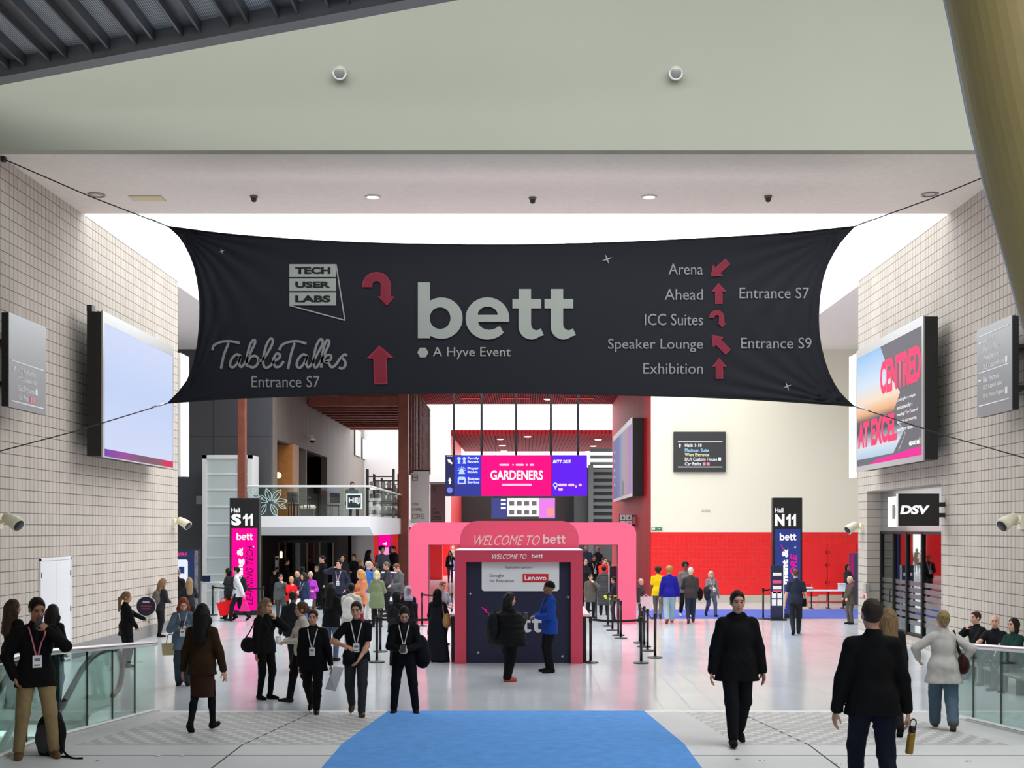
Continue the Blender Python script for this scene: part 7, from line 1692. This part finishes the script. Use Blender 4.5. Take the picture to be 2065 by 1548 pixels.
# --- by the red tiled wall ----------------------------------------------------------------------------
q(1327, 1247, 1142, 172, 'person in a yellow T-shirt with curly dark hair walking away', ('tshirt',(244,204,24),.80), ('trousers',(110,102,96)), (80,60,50), ('curly',BR_), 3, 'm', ('down','down'), 'walk', (0,0), 0, 1.05, 1)
q(1350, 1256, 1143, 176, 'person in a royal blue fleece and pale jeans walking away', ('sweater',(36,34,150),.82), ('wide',(160,182,196)), (120,70,60), ('curly',(176,128,70)), 1, 'm', ('wide','wide'), 'walk2', (0,0), 0, 1.05, 1)
q(1382, 1244, 1133, 4, 'person with a round black hairdo and grey top coming past the red wall', ('jacket',(110,108,108)), ('trousers',K1), (220,220,220), ('curly',K0), 3, 'f', ('down','down'), 'walk', (0,0), 0, .95, 1)
p = q(1393, 1256, 1145, 176, 'grey haired man in a charcoal jacket walking away with a dark coat', ('jacket',(66,60,58),.80), ('trousers',(44,50,70)), (96,62,50), ('short',(214,206,196)), 0, 'm', ('down','hug'), 'walk2', (0,0), 0, 1.08, 1)
t = thing('folded_coat', 'black coat folded over the arm of the grey haired man', 'coat', tuple(p['wpt']((-.26,-.08,.96)))); blob('cloth', [('e',(0,0,0),(.13,.14,.18)),('e',(.02,0,-.12),(.10,.12,.12))], cloth(K0), t, .018, .3, (.01,40,2.))
p = q(1434, 1243, 1151, 14, 'grey haired woman in a grey jacket with badge striding along the red wall', ('jacket',(128,124,124)), ('trousers',(84,92,116)), K1, ('bob',(206,178,160)), 0, 'f', ('front','wide'), 'walk', (0,0), 0, 1.05, 1, badge=True)
t = thing('folded_coat', 'dark coat over the arm of the striding grey haired woman', 'coat', tuple(p['wpt']((-.22,-.12,1.0)))); blob('cloth', [('e',(0,0,0),(.12,.13,.16)),('e',(.0,0,-.16),(.10,.10,.16))], cloth(K2), t, .018, .35, (.01,40,1.))
p = q(1605, 1279, 1149, 172, 'staff member in a navy T-shirt and black trousers walking towards the totem', ('tshirt',(46,52,70),.84), ('trousers',(44,42,44)), K1, ('short',(100,70,50)), 0, 'm', ('wide','wide'), 'walk2', (14,0), 0, 1.05, 1)
t = thing('small_pouch', 'dark pouch hanging at the hip of the staff member in navy', 'pouch', tuple(p['wpt']((-.22,.06,.98))), 0); obj('pouch_body', MB().rbox(-.05,.05,-.03,.03,-.22,.0,.015), cloth(K0), t); obj('strap', MB().tube([(-.03,0,0),(-.10,0,.30)], .008, 6), cloth(K0), t)
q(1715, 1258, 1163, -72, 'white haired man in a brown grey suit standing by the block pier', ('blazer',(86,76,66),.74), ('trousers',(98,88,82)), K1, ('short',(224,206,184)), 0, 'm', ('cross','cross'), 'stand', (0,0), 2, 1.05, 1)
q(1709, 1221, 1139, 30, 'dark haired woman in charcoal beyond the white topped table', ('jacket',(58,54,58)), ('trousers',K1), K1, ('bob',BLK), 2, 'f', ('front','front'), 'stand', (0,0), 0, .95, 2)
person(709, 0, 975, 20, 'person in a grey hooded coat sitting on the cafe balcony behind the square sign', ('hoodie',(84,86,88)), ('trousers',K1), K1, ('short',(70,60,54)), 1, 'm', ('knee','knee'), 'sit', (0,10), 8, 1.1, 2, d=48.4, z=3.4, H=1.8)

# small bright studs set in the landing paving
for px, py, l in ((200,1533,'bright floor stud nearest the slumped backpack straps'),(318,1524,'bright floor stud on the landing below the brown suited woman, first of a pair'),(367,1524,'bright floor stud on the landing below the brown suited woman, second of a pair'),(1487,1531,'bright floor stud beside the feet of the hooded man'),(1536,1533,'bright floor stud just past the feet of the hooded man'),(1690,1540,'bright floor stud by the shin of the black sweater man'),(1952,1535,'bright floor stud at the glass below the white shirt woman')):
    d = depth(py, Z_PLAT); t = obj('floor_stud', MB().lathe([(.035,0),(.035,.004),(.02,.007)], n=14), M_STEEL, None, True); t.location = (PX(px,d), d, Z_PLAT); tag(t, l, 'floor stud', 'floor studs on the landing')
